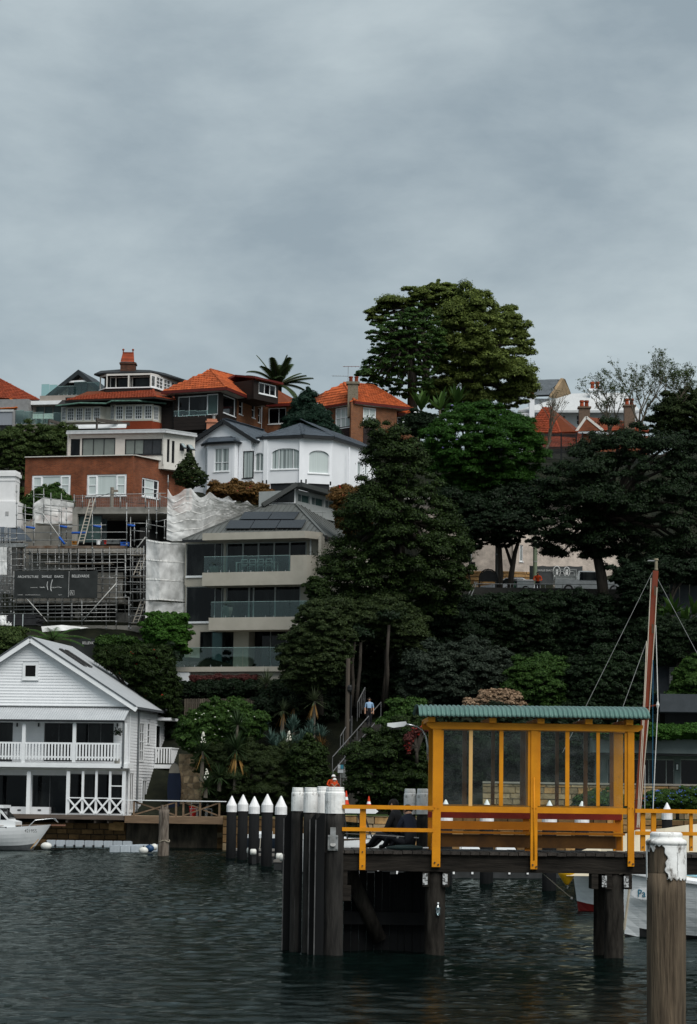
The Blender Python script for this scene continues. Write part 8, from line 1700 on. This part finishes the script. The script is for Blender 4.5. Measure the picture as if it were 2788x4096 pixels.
def plant(name, lab, cat, poly, d, thick, rc, leaf, per, lf, trunk=None, tr=.22, bark=None, squash=.75, asp=.5, fill=1.0, group=None, branches=14, up=.35, jit=.5, droop=0., flowers=None, base=None):
    VEG[0] += 1; g = np.random.default_rng(100+VEG[0]); rr = random.Random(VEG[0]); k = F/d; P = poly
    x0, x1, y0, y1 = min(p[0] for p in P), max(p[0] for p in P), min(p[1] for p in P), max(p[1] for p in P)
    cen, rad = [], []; miss = 0; pts = []; emax = max(30, max(edged(P, rr.uniform(x0,x1), rr.uniform(y0,y1)) if True else 0 for _ in range(30)))
    while miss < 260 and len(cen) < 420:
        x, y = rr.uniform(x0,x1), rr.uniform(y0,y1)
        if not inpoly(P, x, y): continue
        e = edged(P, x, y); r = rc*(.38+1.2*rr.random()**1.8)*min(1, .68+e/(rc*k)*.4)
        lay = rr.random(); sp = r*k*((.98 if lay < .62 else .8)/fill)
        if e < rc*k*.6 and rr.random() < .42: u_ = math.hypot(x-(x0+x1)/2, y-(y0+y1)/2)+1; q_ = r*k*rr.uniform(.3,.8); x += (x-(x0+x1)/2)/u_*q_; y += (y-(y0+y1)/2)/u_*q_; r *= .55
        if any((x-a)**2+(y-b)**2 < sp*sp and lay_ == (lay < .62) for a, b, lay_ in pts): miss += 1; continue
        pts.append((x, y, lay < .62)); h = math.sqrt(min(1, e/emax*1.1)); yy = -thick*h*rr.uniform(.55,1) if lay < .62 else thick*h*rr.uniform(-.5,1)
        cen.append(tuple(at(x, y, d) + V((0,yy,0)))); rad.append(r); miss = 0
    if base is None:
        tp_ = trunk[0] if trunk else ((x0+x1)/2, y1); b = at(tp_[0], tp_[1], d)
    else: b = base
    t = thing(name, lab, cat, T(b), group)
    me = quads('crown', *leaves(cen, rad, int(per*1.7), leaf*.74, g, squash, asp, up, jit, droop)); me.materials.append(LF[lf]); o = add('crown', me, None, t, I4)
    tb = MB()
    if trunk:
        tp_ = [at(x, y, d) for x, y in trunk]; n = len(tp_); tb.tube(tp_, [tr*(1-.45*i/max(1,n-1)) for i in range(n)], 8); top = tp_[-1]; mid = tp_[len(tp_)//2]
    else: top = b + V((0,0,.3)); mid = b; tb.tube([b-V((0,0,.6)), top], [tr*.5,tr*.4], 6)
    order = list(range(len(cen))); rr.shuffle(order)
    for i in order[:branches]:
        c = V(cen[i]); s = top if rr.random() < .6 else top.lerp(mid, rr.random()); m_ = s.lerp(c, .5) + V((0,0,.12*(c-s).length))
        tb.tube([s, s.lerp(m_, .6), m_, m_.lerp(c,.6), c], [tr*.5, tr*.4, tr*.3, tr*.18, tr*.07], 5, cap=False)
    add('trunk', tb, bark or BARK, t, I4, smooth=True)
    if flowers:
        nf, fm, fs, ph = flowers; pick = g.integers(0, len(cen), nf); c = np.array(cen)[pick]; r = np.array(rad)[pick]; dd = rdir(g, nf); dd[:,1] = -np.abs(dd[:,1]); dd[:,2] = np.abs(dd[:,2])*.8+.1
        p = c + dd*(r*1.03)[:,None]*np.array([1,1,squash]); fb = MB()
        for q_ in p: fb.lathe(tuple(q_), [(fs*.2,-fs*.5),(fs,0),(fs*.5,fs*.5)], 5)
        add(ph, fb, fm, t, I4, kind='stuff')
    return t
G_ = 'trees on the hill'
# --- hilltop
plant('gum_tree', 'tall gum tree with flat topped clumps at the back of the big tree group', 'tree', [(1478,1275),(1500,1235),(1545,1190),(1590,1195),(1640,1200),(1650,1165),(1700,1150),(1745,1126),(1800,1140),(1850,1175),(1850,1240),(1780,1260),(1700,1240),(1640,1225),(1600,1225),(1545,1250),(1520,1300)], 222, 2.0, .85, .30, 300, 'euc', [(1700,1600),(1705,1450),(1690,1320),(1680,1260)], .4, squash=.5, fill=.9, branches=30, group=G_)
plant('brush_box_tree', 'huge olive green tree with rounded clumps, right half of the big tree group', 'tree', [(1700,1610),(1690,1540),(1740,1500),(1735,1400),(1725,1320),(1760,1255),(1800,1225),(1850,1180),(1905,1165),(1960,1205),(1990,1235),(2045,1245),(2075,1275),(2080,1315),(2115,1350),(2122,1400),(2112,1450),(2125,1500),(2142,1530),(2132,1560),(2100,1615),(2030,1640),(1900,1655),(1780,1645)], 213, 5.5, 1.05, .30, 400, 'euc', [(1880,1700),(1890,1560),(1900,1440)], .55, squash=.92, fill=.9, branches=50, group=G_)
plant('spreading_tree', 'dark green airy tree with visible limbs, left half of the big tree group', 'tree', [(1441,1495),(1470,1450),(1488,1400),(1474,1345),(1500,1305),(1560,1270),(1630,1240),(1700,1243),(1755,1285),(1775,1360),(1760,1450),(1720,1540),(1660,1600),(1580,1580),(1500,1555),(1450,1535)], 209, 4.0, .52, .27, 150, 'mid', [(1650,1650),(1648,1520),(1640,1440),(1630,1380)], .45, squash=.62, fill=.72, branches=90, group=G_)
plant('conifer', 'dark blue green conifer between the two orange roofed houses', 'tree', [(1236,1552),(1262,1620),(1312,1650),(1340,1715),(1380,1765),(1350,1800),(1290,1780),(1200,1750),(1128,1722),(1150,1672),(1190,1610)], 193, 2.0, .5, .30, 230, 'conif', [(1245,1800),(1240,1600)], .25, asp=.25, up=.1, droop=.2, branches=20)
plant('bamboo_hedge', 'tall leafy green bamboo screen left of the brick block', 'hedge', [(-60,1745),(60,1712),(130,1705),(290,1712),(290,1840),(108,1840),(104,2030),(50,2030),(50,1900),(-60,1895)], 184, 1.5, .48, .30, 170, 'bamboo', asp=.28, droop=.4, branches=25)
plant('frangipani', 'flowering frangipani bush in front of the brick block windows', 'shrub', [(72,2090),(80,2025),(120,1982),(170,1953),(230,1953),(272,1988),(284,2022),(210,2036),(140,2066)], 173.5, 1.6, .5, .26, 240, 'mid', [(170,2120),(172,2040)], .18, asp=.36, flowers=(150, mat('cream_petal', (.62,.58,.40)), .06, 'blossom'))
plant('small_tree', 'small sparse tree against the white house corner', 'tree', [(698,1895),(730,1845),(765,1812),(795,1880),(832,1905),(815,1935),(760,1955),(708,1935)], 172, 1.0, .28, .2, 36, 'olive', [(750,2000),(755,1900)], .12, fill=.8, branches=26)
plant('flowering_shrub', 'reddish green shrub row above the white plastic sheet', 'shrub', [(830,1985),(850,1935),(900,1940),(930,1925),(980,1940),(1040,1945),(1095,1965),(1112,2000),(1050,2018),(930,1995)], 178, 1.0, .42, .22, 200, 'rust', asp=.45, flowers=(40, mat('pink_petal', (.40,.06,.06)), .07, 'blossom'))
plant('bottlebrush', 'orange tinged shrub with red blooms right of the clerestory', 'shrub', [(1335,1960),(1370,1945),(1420,1960),(1460,2010),(1470,2090),(1420,2130),(1350,2110),(1340,2030)], 163.5, 1.2, .45, .22, 260, 'rust', flowers=(30, mat('red_petal', (.50,.02,.02)), .08, 'blossom'))
plant('white_camellia', 'shrub with white blooms under the banana leaves beside the brick house', 'shrub', [(1605,1720),(1620,1670),(1680,1650),(1740,1670),(1750,1720),(1690,1750)], 199, 1.2, .5, .26, 240, 'deep', flowers=(14, WHITE, .14, 'blossom'))
# --- middle band
plant('jacaranda', 'bright green feathery jacaranda below the big tree group', 'tree', [(1690,1770),(1730,1700),(1790,1648),(1860,1625),(1930,1618),(2000,1648),(2050,1665),(2105,1685),(2135,1740),(2170,1812),(2160,1880),(2120,1930),(2040,1965),(1950,2010),(1850,2000),(1750,1970),(1700,1880)], 177, 4.0, .85, .27, 380, 'jac', [(1730,2340),(1760,2100),(1830,1980),(1880,1900)], .35, squash=.75, asp=.3, up=.6, jit=.6, fill=1.2, branches=36, flowers=(26, mat('lilac_petal', (.20,.17,.42)), .12, 'blossom'))
plant('pittosporum', 'dense dark tree mass between grey house and street', 'tree', [(1472,1728),(1550,1698),(1640,1728),(1690,1790),(1700,1900),(1750,1990),(1840,2070),(1885,2200),(1870,2310),(1820,2420),(1700,2450),(1560,2430),(1420,2440),(1320,2440),(1285,2340),(1300,2235),(1330,2190),(1385,2170),(1390,2060),(1440,1945),(1505,1900),(1466,1800)], 157.5, 3.6, .9, .22, 400, 'dark', [(1600,2500),(1600,2200),(1590,2050)], .4, fill=1.2, squash=.85, branches=30)
plant('fig_tree', 'broad dark fig tree overhanging the street at right', 'tree', [(2325,1772),(2420,1722),(2520,1728),(2600,1733),(2700,1742),(2860,1750),(2860,2330),(2700,2330),(2560,2310),(2480,2235),(2400,2245),(2320,2215),(2250,2225),(2180,2195),(2120,2180),(2096,2100),(2130,2015),(2105,1950),(2200,1870),(2300,1840)], 165.5, 4.5, .95, .24, 380, 'fig', [(2420,2440),(2405,2300),(2380,2180),(2420,2080)], .42, squash=.78, fill=1.2, branches=40)
plant('twin_trunk_tree', 'slender two trunked tree standing on the street edge', 'tree', [(1860,2075),(1960,2040),(2080,2045),(2150,2075),(2140,2130),(2080,2150),(2030,2190),(1960,2170),(1900,2200),(1880,2140)], 172, 2.2, .5, .24, 120, 'deep', [(1998,2420),(2003,2300),(2000,2200),(1985,2100)], .2, BARK, squash=.5, fill=.85, branches=40)
o = thing('twin_trunk_tree', 'leaning second trunk beside the slender street tree', 'tree', T(at(2040,2420,172.3))); add('trunk', MB().tube([at(*q_,172.3) for q_ in ((2035,2420),(2045,2300),(2060,2210),(2085,2130))], [.24,.2,.15,.1], 8).tube([at(2050,2270,172.3), at(2020,2180,172.5), at(2010,2110,172.5)], [.14,.1,.06], 6), BARK, o, I4, smooth=True)
c_ = [tuple(at(x, y, 172.3)) for x, y in ((2090,2120),(2110,2100),(2060,2100),(2130,2130))]; me = quads('crown', *leaves(c_, [.6]*4, 130, .24, rng, .5)); me.materials.append(LF['deep']); add('crown', me, None, o, I4)
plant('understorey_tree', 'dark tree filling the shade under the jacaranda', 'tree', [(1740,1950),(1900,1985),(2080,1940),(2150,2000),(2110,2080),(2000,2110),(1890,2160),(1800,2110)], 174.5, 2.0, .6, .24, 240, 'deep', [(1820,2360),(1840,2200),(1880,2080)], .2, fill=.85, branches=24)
plant('olive_tree', 'olive green tree on the ridge at the right edge', 'tree', [(2610,1730),(2630,1640),(2690,1580),(2760,1560),(2860,1570),(2860,1760),(2700,1760)], 205, 3, .8, .28, 300, 'olive', [(2730,1800),(2735,1680)], .3)
# --- slope
plant('round_tree', 'round topped leafy tree beside the balconies of the grey house', 'tree', [(1128,2640),(1150,2570),(1185,2500),(1190,2460),(1235,2412),(1330,2400),(1395,2430),(1405,2560),(1385,2680),(1330,2745),(1200,2765),(1130,2725)], 152, 2.6, .6, .19, 420, 'olive', [(1280,2860),(1275,2700),(1270,2600)], .25)
plant('sapling', 'thin leafy sapling in front of the middle balcony end', 'tree', [(1228,2350),(1260,2318),(1310,2330),(1320,2400),(1290,2440),(1250,2420)], 155.5, .9, .36, .18, 170, 'dark', [(1270,2500),(1268,2400)], .1, branches=20)
plant('bushy_tree', 'grey green bushy tree above the stairs', 'tree', [(1390,2440),(1450,2402),(1560,2398),(1650,2430),(1705,2500),(1690,2590),(1600,2625),(1500,2570),(1400,2530)], 155.5, 2.2, .6, .20, 380, 'olive', [(1530,2830),(1545,2680),(1540,2560)], .16)
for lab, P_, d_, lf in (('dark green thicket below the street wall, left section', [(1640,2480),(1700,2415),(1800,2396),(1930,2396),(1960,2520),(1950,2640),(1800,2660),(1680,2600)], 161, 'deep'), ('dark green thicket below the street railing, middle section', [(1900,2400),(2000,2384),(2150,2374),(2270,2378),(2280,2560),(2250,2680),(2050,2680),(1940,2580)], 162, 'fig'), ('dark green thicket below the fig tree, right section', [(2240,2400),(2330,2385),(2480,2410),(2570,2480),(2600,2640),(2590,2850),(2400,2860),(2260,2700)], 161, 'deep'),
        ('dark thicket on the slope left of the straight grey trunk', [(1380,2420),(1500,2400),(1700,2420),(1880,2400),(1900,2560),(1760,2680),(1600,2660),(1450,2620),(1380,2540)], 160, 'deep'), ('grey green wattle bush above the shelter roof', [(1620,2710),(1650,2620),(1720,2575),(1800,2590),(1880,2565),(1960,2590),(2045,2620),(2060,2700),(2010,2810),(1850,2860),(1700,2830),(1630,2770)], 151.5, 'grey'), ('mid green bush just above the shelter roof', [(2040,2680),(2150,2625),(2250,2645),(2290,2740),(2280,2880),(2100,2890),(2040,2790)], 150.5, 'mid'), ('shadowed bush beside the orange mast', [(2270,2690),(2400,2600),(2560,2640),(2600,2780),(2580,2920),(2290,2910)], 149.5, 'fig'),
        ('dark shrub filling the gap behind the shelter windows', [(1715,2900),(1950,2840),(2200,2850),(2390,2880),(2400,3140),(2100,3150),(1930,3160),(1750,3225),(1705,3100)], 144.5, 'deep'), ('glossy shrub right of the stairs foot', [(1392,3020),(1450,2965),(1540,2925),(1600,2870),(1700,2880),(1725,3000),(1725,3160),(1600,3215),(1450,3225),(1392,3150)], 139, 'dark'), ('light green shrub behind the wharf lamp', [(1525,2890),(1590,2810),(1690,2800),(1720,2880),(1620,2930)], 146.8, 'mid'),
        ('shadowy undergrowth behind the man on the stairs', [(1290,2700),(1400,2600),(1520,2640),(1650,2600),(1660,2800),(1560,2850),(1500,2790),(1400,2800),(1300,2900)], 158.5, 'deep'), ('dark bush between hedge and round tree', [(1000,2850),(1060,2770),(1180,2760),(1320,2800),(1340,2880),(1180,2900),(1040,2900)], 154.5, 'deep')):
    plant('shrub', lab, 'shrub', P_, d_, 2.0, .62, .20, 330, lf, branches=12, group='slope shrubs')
plant('dry_shrub', 'dry tan flowering shrub tops above the shelter roof', 'shrub', [(1850,2840),(1865,2795),(1900,2800),(1940,2770),(2000,2758),(2070,2770),(2085,2830),(2000,2850)], 148.5, .8, .32, .2, 60, 'tan', fill=.9)
plant('clipped_hedge', 'long dark green clipped hedge below the grey house', 'hedge', [(711,2728),(1150,2726),(1150,2796),(711,2798)], 158.6, .9, .36, .17, 240, 'deep', fill=1.25)
plant('red_hedge', 'low reddish brown hedge under the terrace', 'hedge', [(766,2706),(1030,2704),(1030,2732),(766,2734)], 160.2, .5, .26, .16, 200, 'red', fill=1.3)
plant('block_hedge', 'bright green block shaped hedge left of the grey house', 'hedge', [(585,2475),(610,2460),(740,2462),(748,2520),(742,2596),(590,2600),(582,2540)], 161, 1.2, .42, .24, 300, 'hedge', fill=1.2, droop=.5, asp=.42)
plant('ginger_bank', 'dark leafy bank with strap leaves between boathouse and hedge', 'shrub', [(375,2600),(440,2590),(560,2590),(680,2590),(700,2700),(725,2750),(705,2870),(650,2860),(560,2770),(460,2690),(390,2650)], 155, 1.6, .36, .44, 80, 'dark', asp=.16, droop=.3, flowers=(16, mat('red_petal', (.50,.02,.02)), .09, 'blossom'))
plant('shadow_bush', 'dark bush at the back corner of the boathouse', 'shrub', [(600,2620),(690,2600),(700,2760),(712,2900),(700,3000),(680,3190),(655,3190),(655,2860)], 157.5, 1.4, .6, .22, 320, 'deep')
plant('frangipani', 'large white flowering frangipani above the jetty wall', 'shrub', [(712,2965),(730,2895),(780,2850),(850,2820),(950,2818),(1040,2858),(1065,2900),(1010,2965),(950,2995),(850,3005),(770,3015)], 149.5, 1.6, .5, .30, 240, 'mid', asp=.3, flowers=(60, mat('white_petal', (.72,.72,.62)), .065, 'blossom'))
plant('banksia', 'olive bristly shrub mass behind the pointed marina piles', 'shrub', [(760,3060),(850,2965),(950,2955),(1050,2990),(1130,2985),(1190,3050),(1215,3120),(1200,3200),(1110,3250),(900,3250),(815,3215),(835,3110)], 147.8, 1.8, .5, .20, 330, 'olive', asp=.2)
plant('shrub', 'dark bush left of the stairs behind the white capped piles', 'shrub', [(1150,3010),(1240,2950),(1290,3000),(1310,3100),(1290,3190),(1180,3200)], 146.5, 1.0, .45, .2, 280, 'dark', group='slope shrubs')
plant('vine', 'leafy vine with blue flowers climbing over the dark fence banner', 'vine', [(385,2560),(400,2545),(450,2545),(520,2550),(560,2565),(560,2590),(470,2585),(430,2610),(410,2640),(395,2610)], 163, .4, .28, .22, 130, 'mid', fill=.85, flowers=(14, mat('violet_petal', (.06,.05,.35)), .07, 'blossom'))
plant('shrub', 'yellow green shrub at left edge above the boathouse roof', 'shrub', [(-40,2620),(-40,2540),(20,2515),(80,2520),(110,2560),(70,2600),(20,2650)], 160, 1.2, .45, .2, 260, 'bamboo', group='slope shrubs')
plant('blue_plumbago', 'blue flowering bush along the garden wall at right', 'shrub', [(2560,3190),(2620,3165),(2700,3168),(2800,3160),(2860,3170),(2860,3240),(2560,3240)], 134.5, .8, .4, .16, 280, 'mid', fill=1.2, flowers=(420, mat('blue_petal', (.10,.17,.52), (.06,.11,.40), scale=9), .055, 'blossom'))
plant('blue_plumbago', 'blue flowering bush seen through the right shelter panes', 'shrub', [(2300,3200),(2350,3175),(2440,3170),(2520,3190),(2520,3240),(2300,3240)], 134.8, .7, .36, .16, 240, 'mid', fill=1.1, flowers=(110, mat('blue_petal', (.10,.17,.52)), .05, 'blossom'))
plant('roof_hedge', 'trailing green ground cover along the grey waterside house roof', 'hedge', [(2375,2935),(2400,2905),(2860,2900),(2860,2955),(2375,2958)], 141, .6, .32, .17, 230, 'hedge', fill=1.2)
plant('shrub', 'glossy shrub covering the white louvre shutter corner', 'shrub', [(2690,2760),(2700,2700),(2740,2640),(2800,2620),(2860,2640),(2860,2800),(2740,2810),(2640,2790)], 150, 1.2, .45, .2, 300, 'mid', group='slope shrubs')
plant('trailing_creeper', 'dark creeper hanging over the terraced house parapet', 'vine', [(2560,2480),(2640,2470),(2800,2500),(2860,2520),(2860,2600),(2760,2590),(2720,2640),(2640,2660),(2590,2600)], 151, 1.0, .5, .26, 260, 'fig', asp=.25, droop=.6)
plant('shrub', 'shadowed tree foliage above the panelled fence', 'shrub', [(2460,2280),(2600,2240),(2860,2250),(2860,2320),(2640,2330),(2620,2480),(2500,2440)], 160, 1.5, .6, .22, 300, 'deep', group='slope shrubs')
plant('red_creeper', 'red flowering creeper trailing beside the shelter post', 'vine', [(1622,2945),(1640,2930),(1690,2905),(1712,2890),(1712,2925),(1660,2950),(1640,3010),(1625,3000)], 137, .3, .2, .13, 60, 'red', fill=.8, flowers=(70, mat('crimson_petal', (.34,.025,.015)), .06, 'blossom'))
# --- strap-leaved plants
def blade(mb, b, dirv, L, w_, droop, n=5):
    dirv = V(dirv).normalized(); sd = dirv.cross(V((0,0,1))); sd = sd.normalized() if sd.length > .1 else V((1,0,0)); k = len(mb.v); p = V(b); d = dirv.copy()
    for i in range(n+1):
        f = i/n; ww = w_*(.35+.65*math.sin(min(1,f*1.6)*math.pi/2))*(1-f**2.2)+.004; mb.v += [tuple(p-sd*ww/2), tuple(p+sd*ww/2)]; p = p + d*(L/n); d = (d+V((0,0,-droop/n))).normalized()
    for i in range(n): mb._f(k+2*i,k+2*i+1,k+2*i+3,k+2*i+2)
def rosette(lab, px, py, d, R, lf, nb=80, dead=0, trunk=None, w_=.07, flower=False, name='yucca', cat='yucca', elev=(-.5,1.4), droop=.5, group=None):
    p = at(px, py, d); t = thing(name, lab, cat, T(V((p.x,p.y,p.z-(trunk or .2)))), group); rr = random.Random(int(px*7+py)); mb = MB()
    for i in range(nb):
        a, e_ = rr.uniform(0,6.283), rr.uniform(*elev); blade(mb, p, (math.cos(a)*math.cos(e_),math.sin(a)*math.cos(e_),math.sin(e_)), R*rr.uniform(.8,1.1), w_, droop*rr.uniform(.3,1.2))
    add('leaves', mb, LF[lf], t, I4)
    if dead:
        mb = MB()
        for i in range(dead): a = rr.uniform(0,6.283); blade(mb, p-V((0,0,.05)), (math.cos(a)*.5,math.sin(a)*.5,-.9), R*rr.uniform(.9,1.35), w_*.8, .3, 3)
        add('dead_leaves', mb, LF['dead'], t, I4)
    if trunk: add('trunk', MB().tube([p, p-V((.05,0,trunk))], [.09,.13], 7), BARKP, t, I4)
    if flower:
        mb = MB()
        for i in range(36): f = rr.random(); a = rr.uniform(0,6.283); r = .13*(1-f)+.02; mb.lathe((p.x+r*math.cos(a),p.y+r*math.sin(a)-.1,p.z+R*.45+f*.62), [(.02,-.04),(.05,0),(.02,.04)], 5)
        add('flower_spike', mb, mat('white_petal', (.72,.72,.62)), t, I4)
for a in (('tall yucca with golden dead skirt beside the clipped hedge', 1066,2735,154.5,1.05,'yuc',90,30,3.0),('pale yucca in front of the paling fence, leftmost of the pair', 1133,2842,152,.9,'yuc',80,8,1.4),('pale yucca in front of the paling fence, rightmost of the pair', 1176,2822,152.6,.85,'yuc',80,6,1.8),('tall pale yucca standing right of the paired yuccas', 1258,2805,151,1.05,'yuc',90,14,2.4),
          ('big dark yucca with long orange dead skirt behind the jetty', 945,3000,146.2,1.25,'yucd',110,60,2.4),('dark yucca crown just above the big dark yucca', 950,2900,147.2,1.1,'yucd',90,0,1.6),('dark yucca with white flower spike left of the big one', 812,3005,146.8,1.1,'yucd',100,10,1.8,True),('low dark yucca with flower spike by the sandstone wall', 826,3150,145.9,1.0,'yucd',100,0,.6,True),
          ('yucca with flower spike on the slope near the stairs', 1155,2995,148.5,.95,'yuc',90,0,1.0,True),('double yucca with tan skirt near the stairs', 1165,3045,147.5,.95,'yuc',90,26,.9),('small green yucca right of the double one', 1212,3065,147,.85,'yuc',80,0,.8),('dark yucca low behind the pointed piles', 880,3110,146,1.1,'yucd',90,0,.8)):
    rosette(a[0], a[1], a[2], a[3], a[4], a[5], a[6], a[7], a[8], flower=len(a) > 9)
rr = random.Random(3)
for i in range(22):
    x, y = 960+330*rr.random(), 2905+95*rr.random(); rosette('blue green strap leaf clump in the bed left of the stairs', x, y, 150.5-(y-2905)*.02, .85, 'agave', 34, 0, None, .09, name='agave', cat='agave', elev=(.4,1.5), droop=.9, group='agave bed')
rosette('grassy tussock with reddish blades by the stairs', 1285, 2990, 147.5, .9, 'rust', 60, 0, None, .035, name='tussock', cat='grass tuft', elev=(.3,1.4), droop=1.6)
for i, (x, y, s) in enumerate(((2690,2400,1.0),(2650,2420,.8),(2740,2440,1.1),(2775,2400,.9))):
    rosette('glossy big leaved plant by the panelled fence, ' + ('leftmost but one','leftmost','second from right','rightmost')[i], x, y+60, 156, 1.5*s, 'mid', 14, 0, .8, .38, name='strelitzia', cat='plant', elev=(.3,1.4), droop=.8, group='big leaved plants by the fence')
for i, (x, y) in enumerate(((1685,1640),(1760,1640),(1825,1620))): rosette('banana like plant with broad leaves, ' + ('left one','middle one','right one')[i] + ' beside the brick house', x, y, 201, 1.9, 'mid', 12, 0, 1.2, .6, name='strelitzia', cat='plant', elev=(.5,1.45), droop=.7)
for t_, h, w_ in PLANTERS:
    M = W[t_]; g = np.random.default_rng(9); me = quads('foliage', *leaves([tuple(M @ V((0,0,h+.15)))], [w_*1.15], 420, .11, g, .75)); me.materials.append(LF['deep']); add('foliage', me, None, t_, I4)
p = frH.P(471, 2935, .9); t_ = thing('potted_plant', 'dark potted plant at the right end of the upper veranda', 'plant', frH.M @ T((p.x,.9,fr_top))); add('pot', MB().lathe((0,0,0), [(.15,0),(.22,.4)], 10), POT, t_); me = quads('foliage', *leaves([tuple(frH.M @ V((p.x,.9,p.z)))], [.42], 300, .13, rng, 1.2)); me.materials.append(LF['deep']); add('foliage', me, None, t_, I4)
# palm and tree fern: fronds with leaflets
def frond(mb, st, b, az, el, L, w_, droop, n=16, lean=.55, bw=.42):
    d = V((math.cos(az)*math.cos(el), math.sin(az)*math.cos(el), math.sin(el))); p = V(b); pts = [p.copy()]
    for i in range(n):
        f = i/n; p = p + d*(L/n); d = (d+V((0,0,-droop/n))).normalized(); pts.append(p.copy()); sd = d.cross(V((0,0,1))).normalized(); lw = w_*(.35+.65*math.sin(f*math.pi*.78+.35))
        for s in (-1,1):
            for q_ in (0,.5):
                o_ = p - d*(L/n)*q_; tip = o_+sd*s*lw+d*lw*lean-V((0,0,lw*.35)); k = len(mb.v); mb.v += [tuple(o_), tuple(o_+d*L/n*bw), tuple(tip)]; mb._f(k,k+1,k+2)
    st.tube(pts, [.035*(1-.8*i/n) for i in range(n+1)], 4, cap=False)
p = at(1108, 1545, 214); t_ = thing('palm_tree', 'date palm rising behind the dormer of the orange roofed house', 'palm', T(p-V((0,0,5)))); rr = random.Random(8)
for i in range(34):
    mb, st_ = MB(), MB(); az = i*2.4+rr.uniform(-.2,.2); el = rr.uniform(-.1,1.4); frond(mb, st_, p, az, el, rr.uniform(2.5,3.3), .50, rr.uniform(.5,1.4), 20, .55, 1.1); o = add('frond', mb, LF['palm'], t_, I4); add('stem', st_, BARKP, o, I4)
add('trunk', MB().tube([p-V((0,0,6)), p], [.35,.45], 10), BARK, t_, I4)
p = at(210, 2560, 160.5); t_ = thing('tree_fern', 'bright green tree fern above the boathouse roof', 'fern', T(p-V((0,0,1))))
for az, el, L in ((3.1,.42,2.6),(2.75,.75,2.0),(3.5,.2,2.1),(.05,.45,2.5),(.4,.8,2.0),(-.3,.25,2.3),(1.5,.9,1.8),(4.6,.8,1.7),(5.2,.5,2.2),(4.1,.4,2.0),(2.0,.6,1.8),(1.0,.6,2.0)):
    mb, st_ = MB(), MB(); frond(mb, st_, p, az, el, L, .42, .9, lean=.3); o = add('frond', mb, LF['fern'], t_, I4); add('stem', st_, BARK, o, I4)
add('trunk', MB().tube([p-V((0,0,2)), p], [.15,.12], 8), BARK, t_, I4)
# nearly bare trees on the ridge
def bare(lab, base, d, H, spread, seed, nl, lf, lean=0.):
    rr = random.Random(seed); tb = MB(); tips = []
    def grow(p, dr, L, r, lev):
        q_ = p + dr*L; mid = p.lerp(q_, .5)+V((rr.uniform(-.06,.06)*L,rr.uniform(-.06,.06)*L,0)); tb.tube([p, mid, q_], [r, r*.85, r*.7], 5 if lev < 3 else 3, cap=False)
        if lev >= 3: tips.append((p, q_))
        if lev >= 7: return
        for i in range(2 if lev > 0 else 4):
            nd = (dr+V((rr.uniform(-1,1),rr.uniform(-1,1),rr.uniform(-.15,.7)))*spread).normalized(); grow(q_.lerp(p, rr.uniform(0,.35)), nd, L*rr.uniform(.68,.9), r*.62, lev+1)
    b = at(*base, d); grow(b, V((lean,0,1)).normalized(), H*.27, .16, 0); t = thing('bare_tree', lab, 'tree', T(b)); add('trunk', tb, mat('grey_twig', (.11,.095,.07), (.07,.06,.045), rough=.9), t, I4)
    C = [tuple(a.lerp(b_, rr.random())) for a, b_ in [rr.choice(tips) for _ in range(nl)]]; g = np.random.default_rng(seed); me = quads('crown', *leaves(C, [.2]*nl, 3, .14, g, 1, .5)); me.materials.append(LF[lf]); add('crown', me, None, t, I4)
bare('tall twiggy tree with few leaves before the ridge chimneys', (2560,1790), 203, 7.8, .66, 5, 1900, 'bamboo'); bare('thin bare branched tree in front of the red tiled roof', (2170,1830), 203, 6.0, .5, 9, 90, 'olive', .45); bare('twiggy sparse tree at right edge of the ridge', (2700,1790), 204, 7.4, .66, 14, 2000, 'bamboo'); bare('short twiggy tree beside the brown chimney', (2440,1790), 204, 6.0, .64, 23, 1200, 'bamboo')
# slim trunks by the stairs
for i, pts in enumerate((((1405,2830),(1412,2740),(1408,2650),(1420,2560)),((1425,2830),(1432,2740),(1440,2660),(1443,2570)),((1545,2800),(1550,2700),(1548,2620),(1556,2500)))):
    t_ = thing('slim_tree', ('pale slender trunk left of the man on the stairs','second pale slender trunk left of the man','straight grey trunk right of the man on the stairs')[i], 'tree', T(at(*pts[0],153))); add('trunk', MB().tube([at(*q_,153) for q_ in pts], [.13,.12,.11,.09], 7), BARK, t_, I4, smooth=True)
    me = quads('crown', *leaves([tuple(at(pts[-1][0]+dx, pts[-1][1]-30, 153)) for dx in (-20,0,25)], [.7]*3, 160, .2, np.random.default_rng(i), .8)); me.materials.append(LF['deep']); add('crown', me, None, t_, I4)
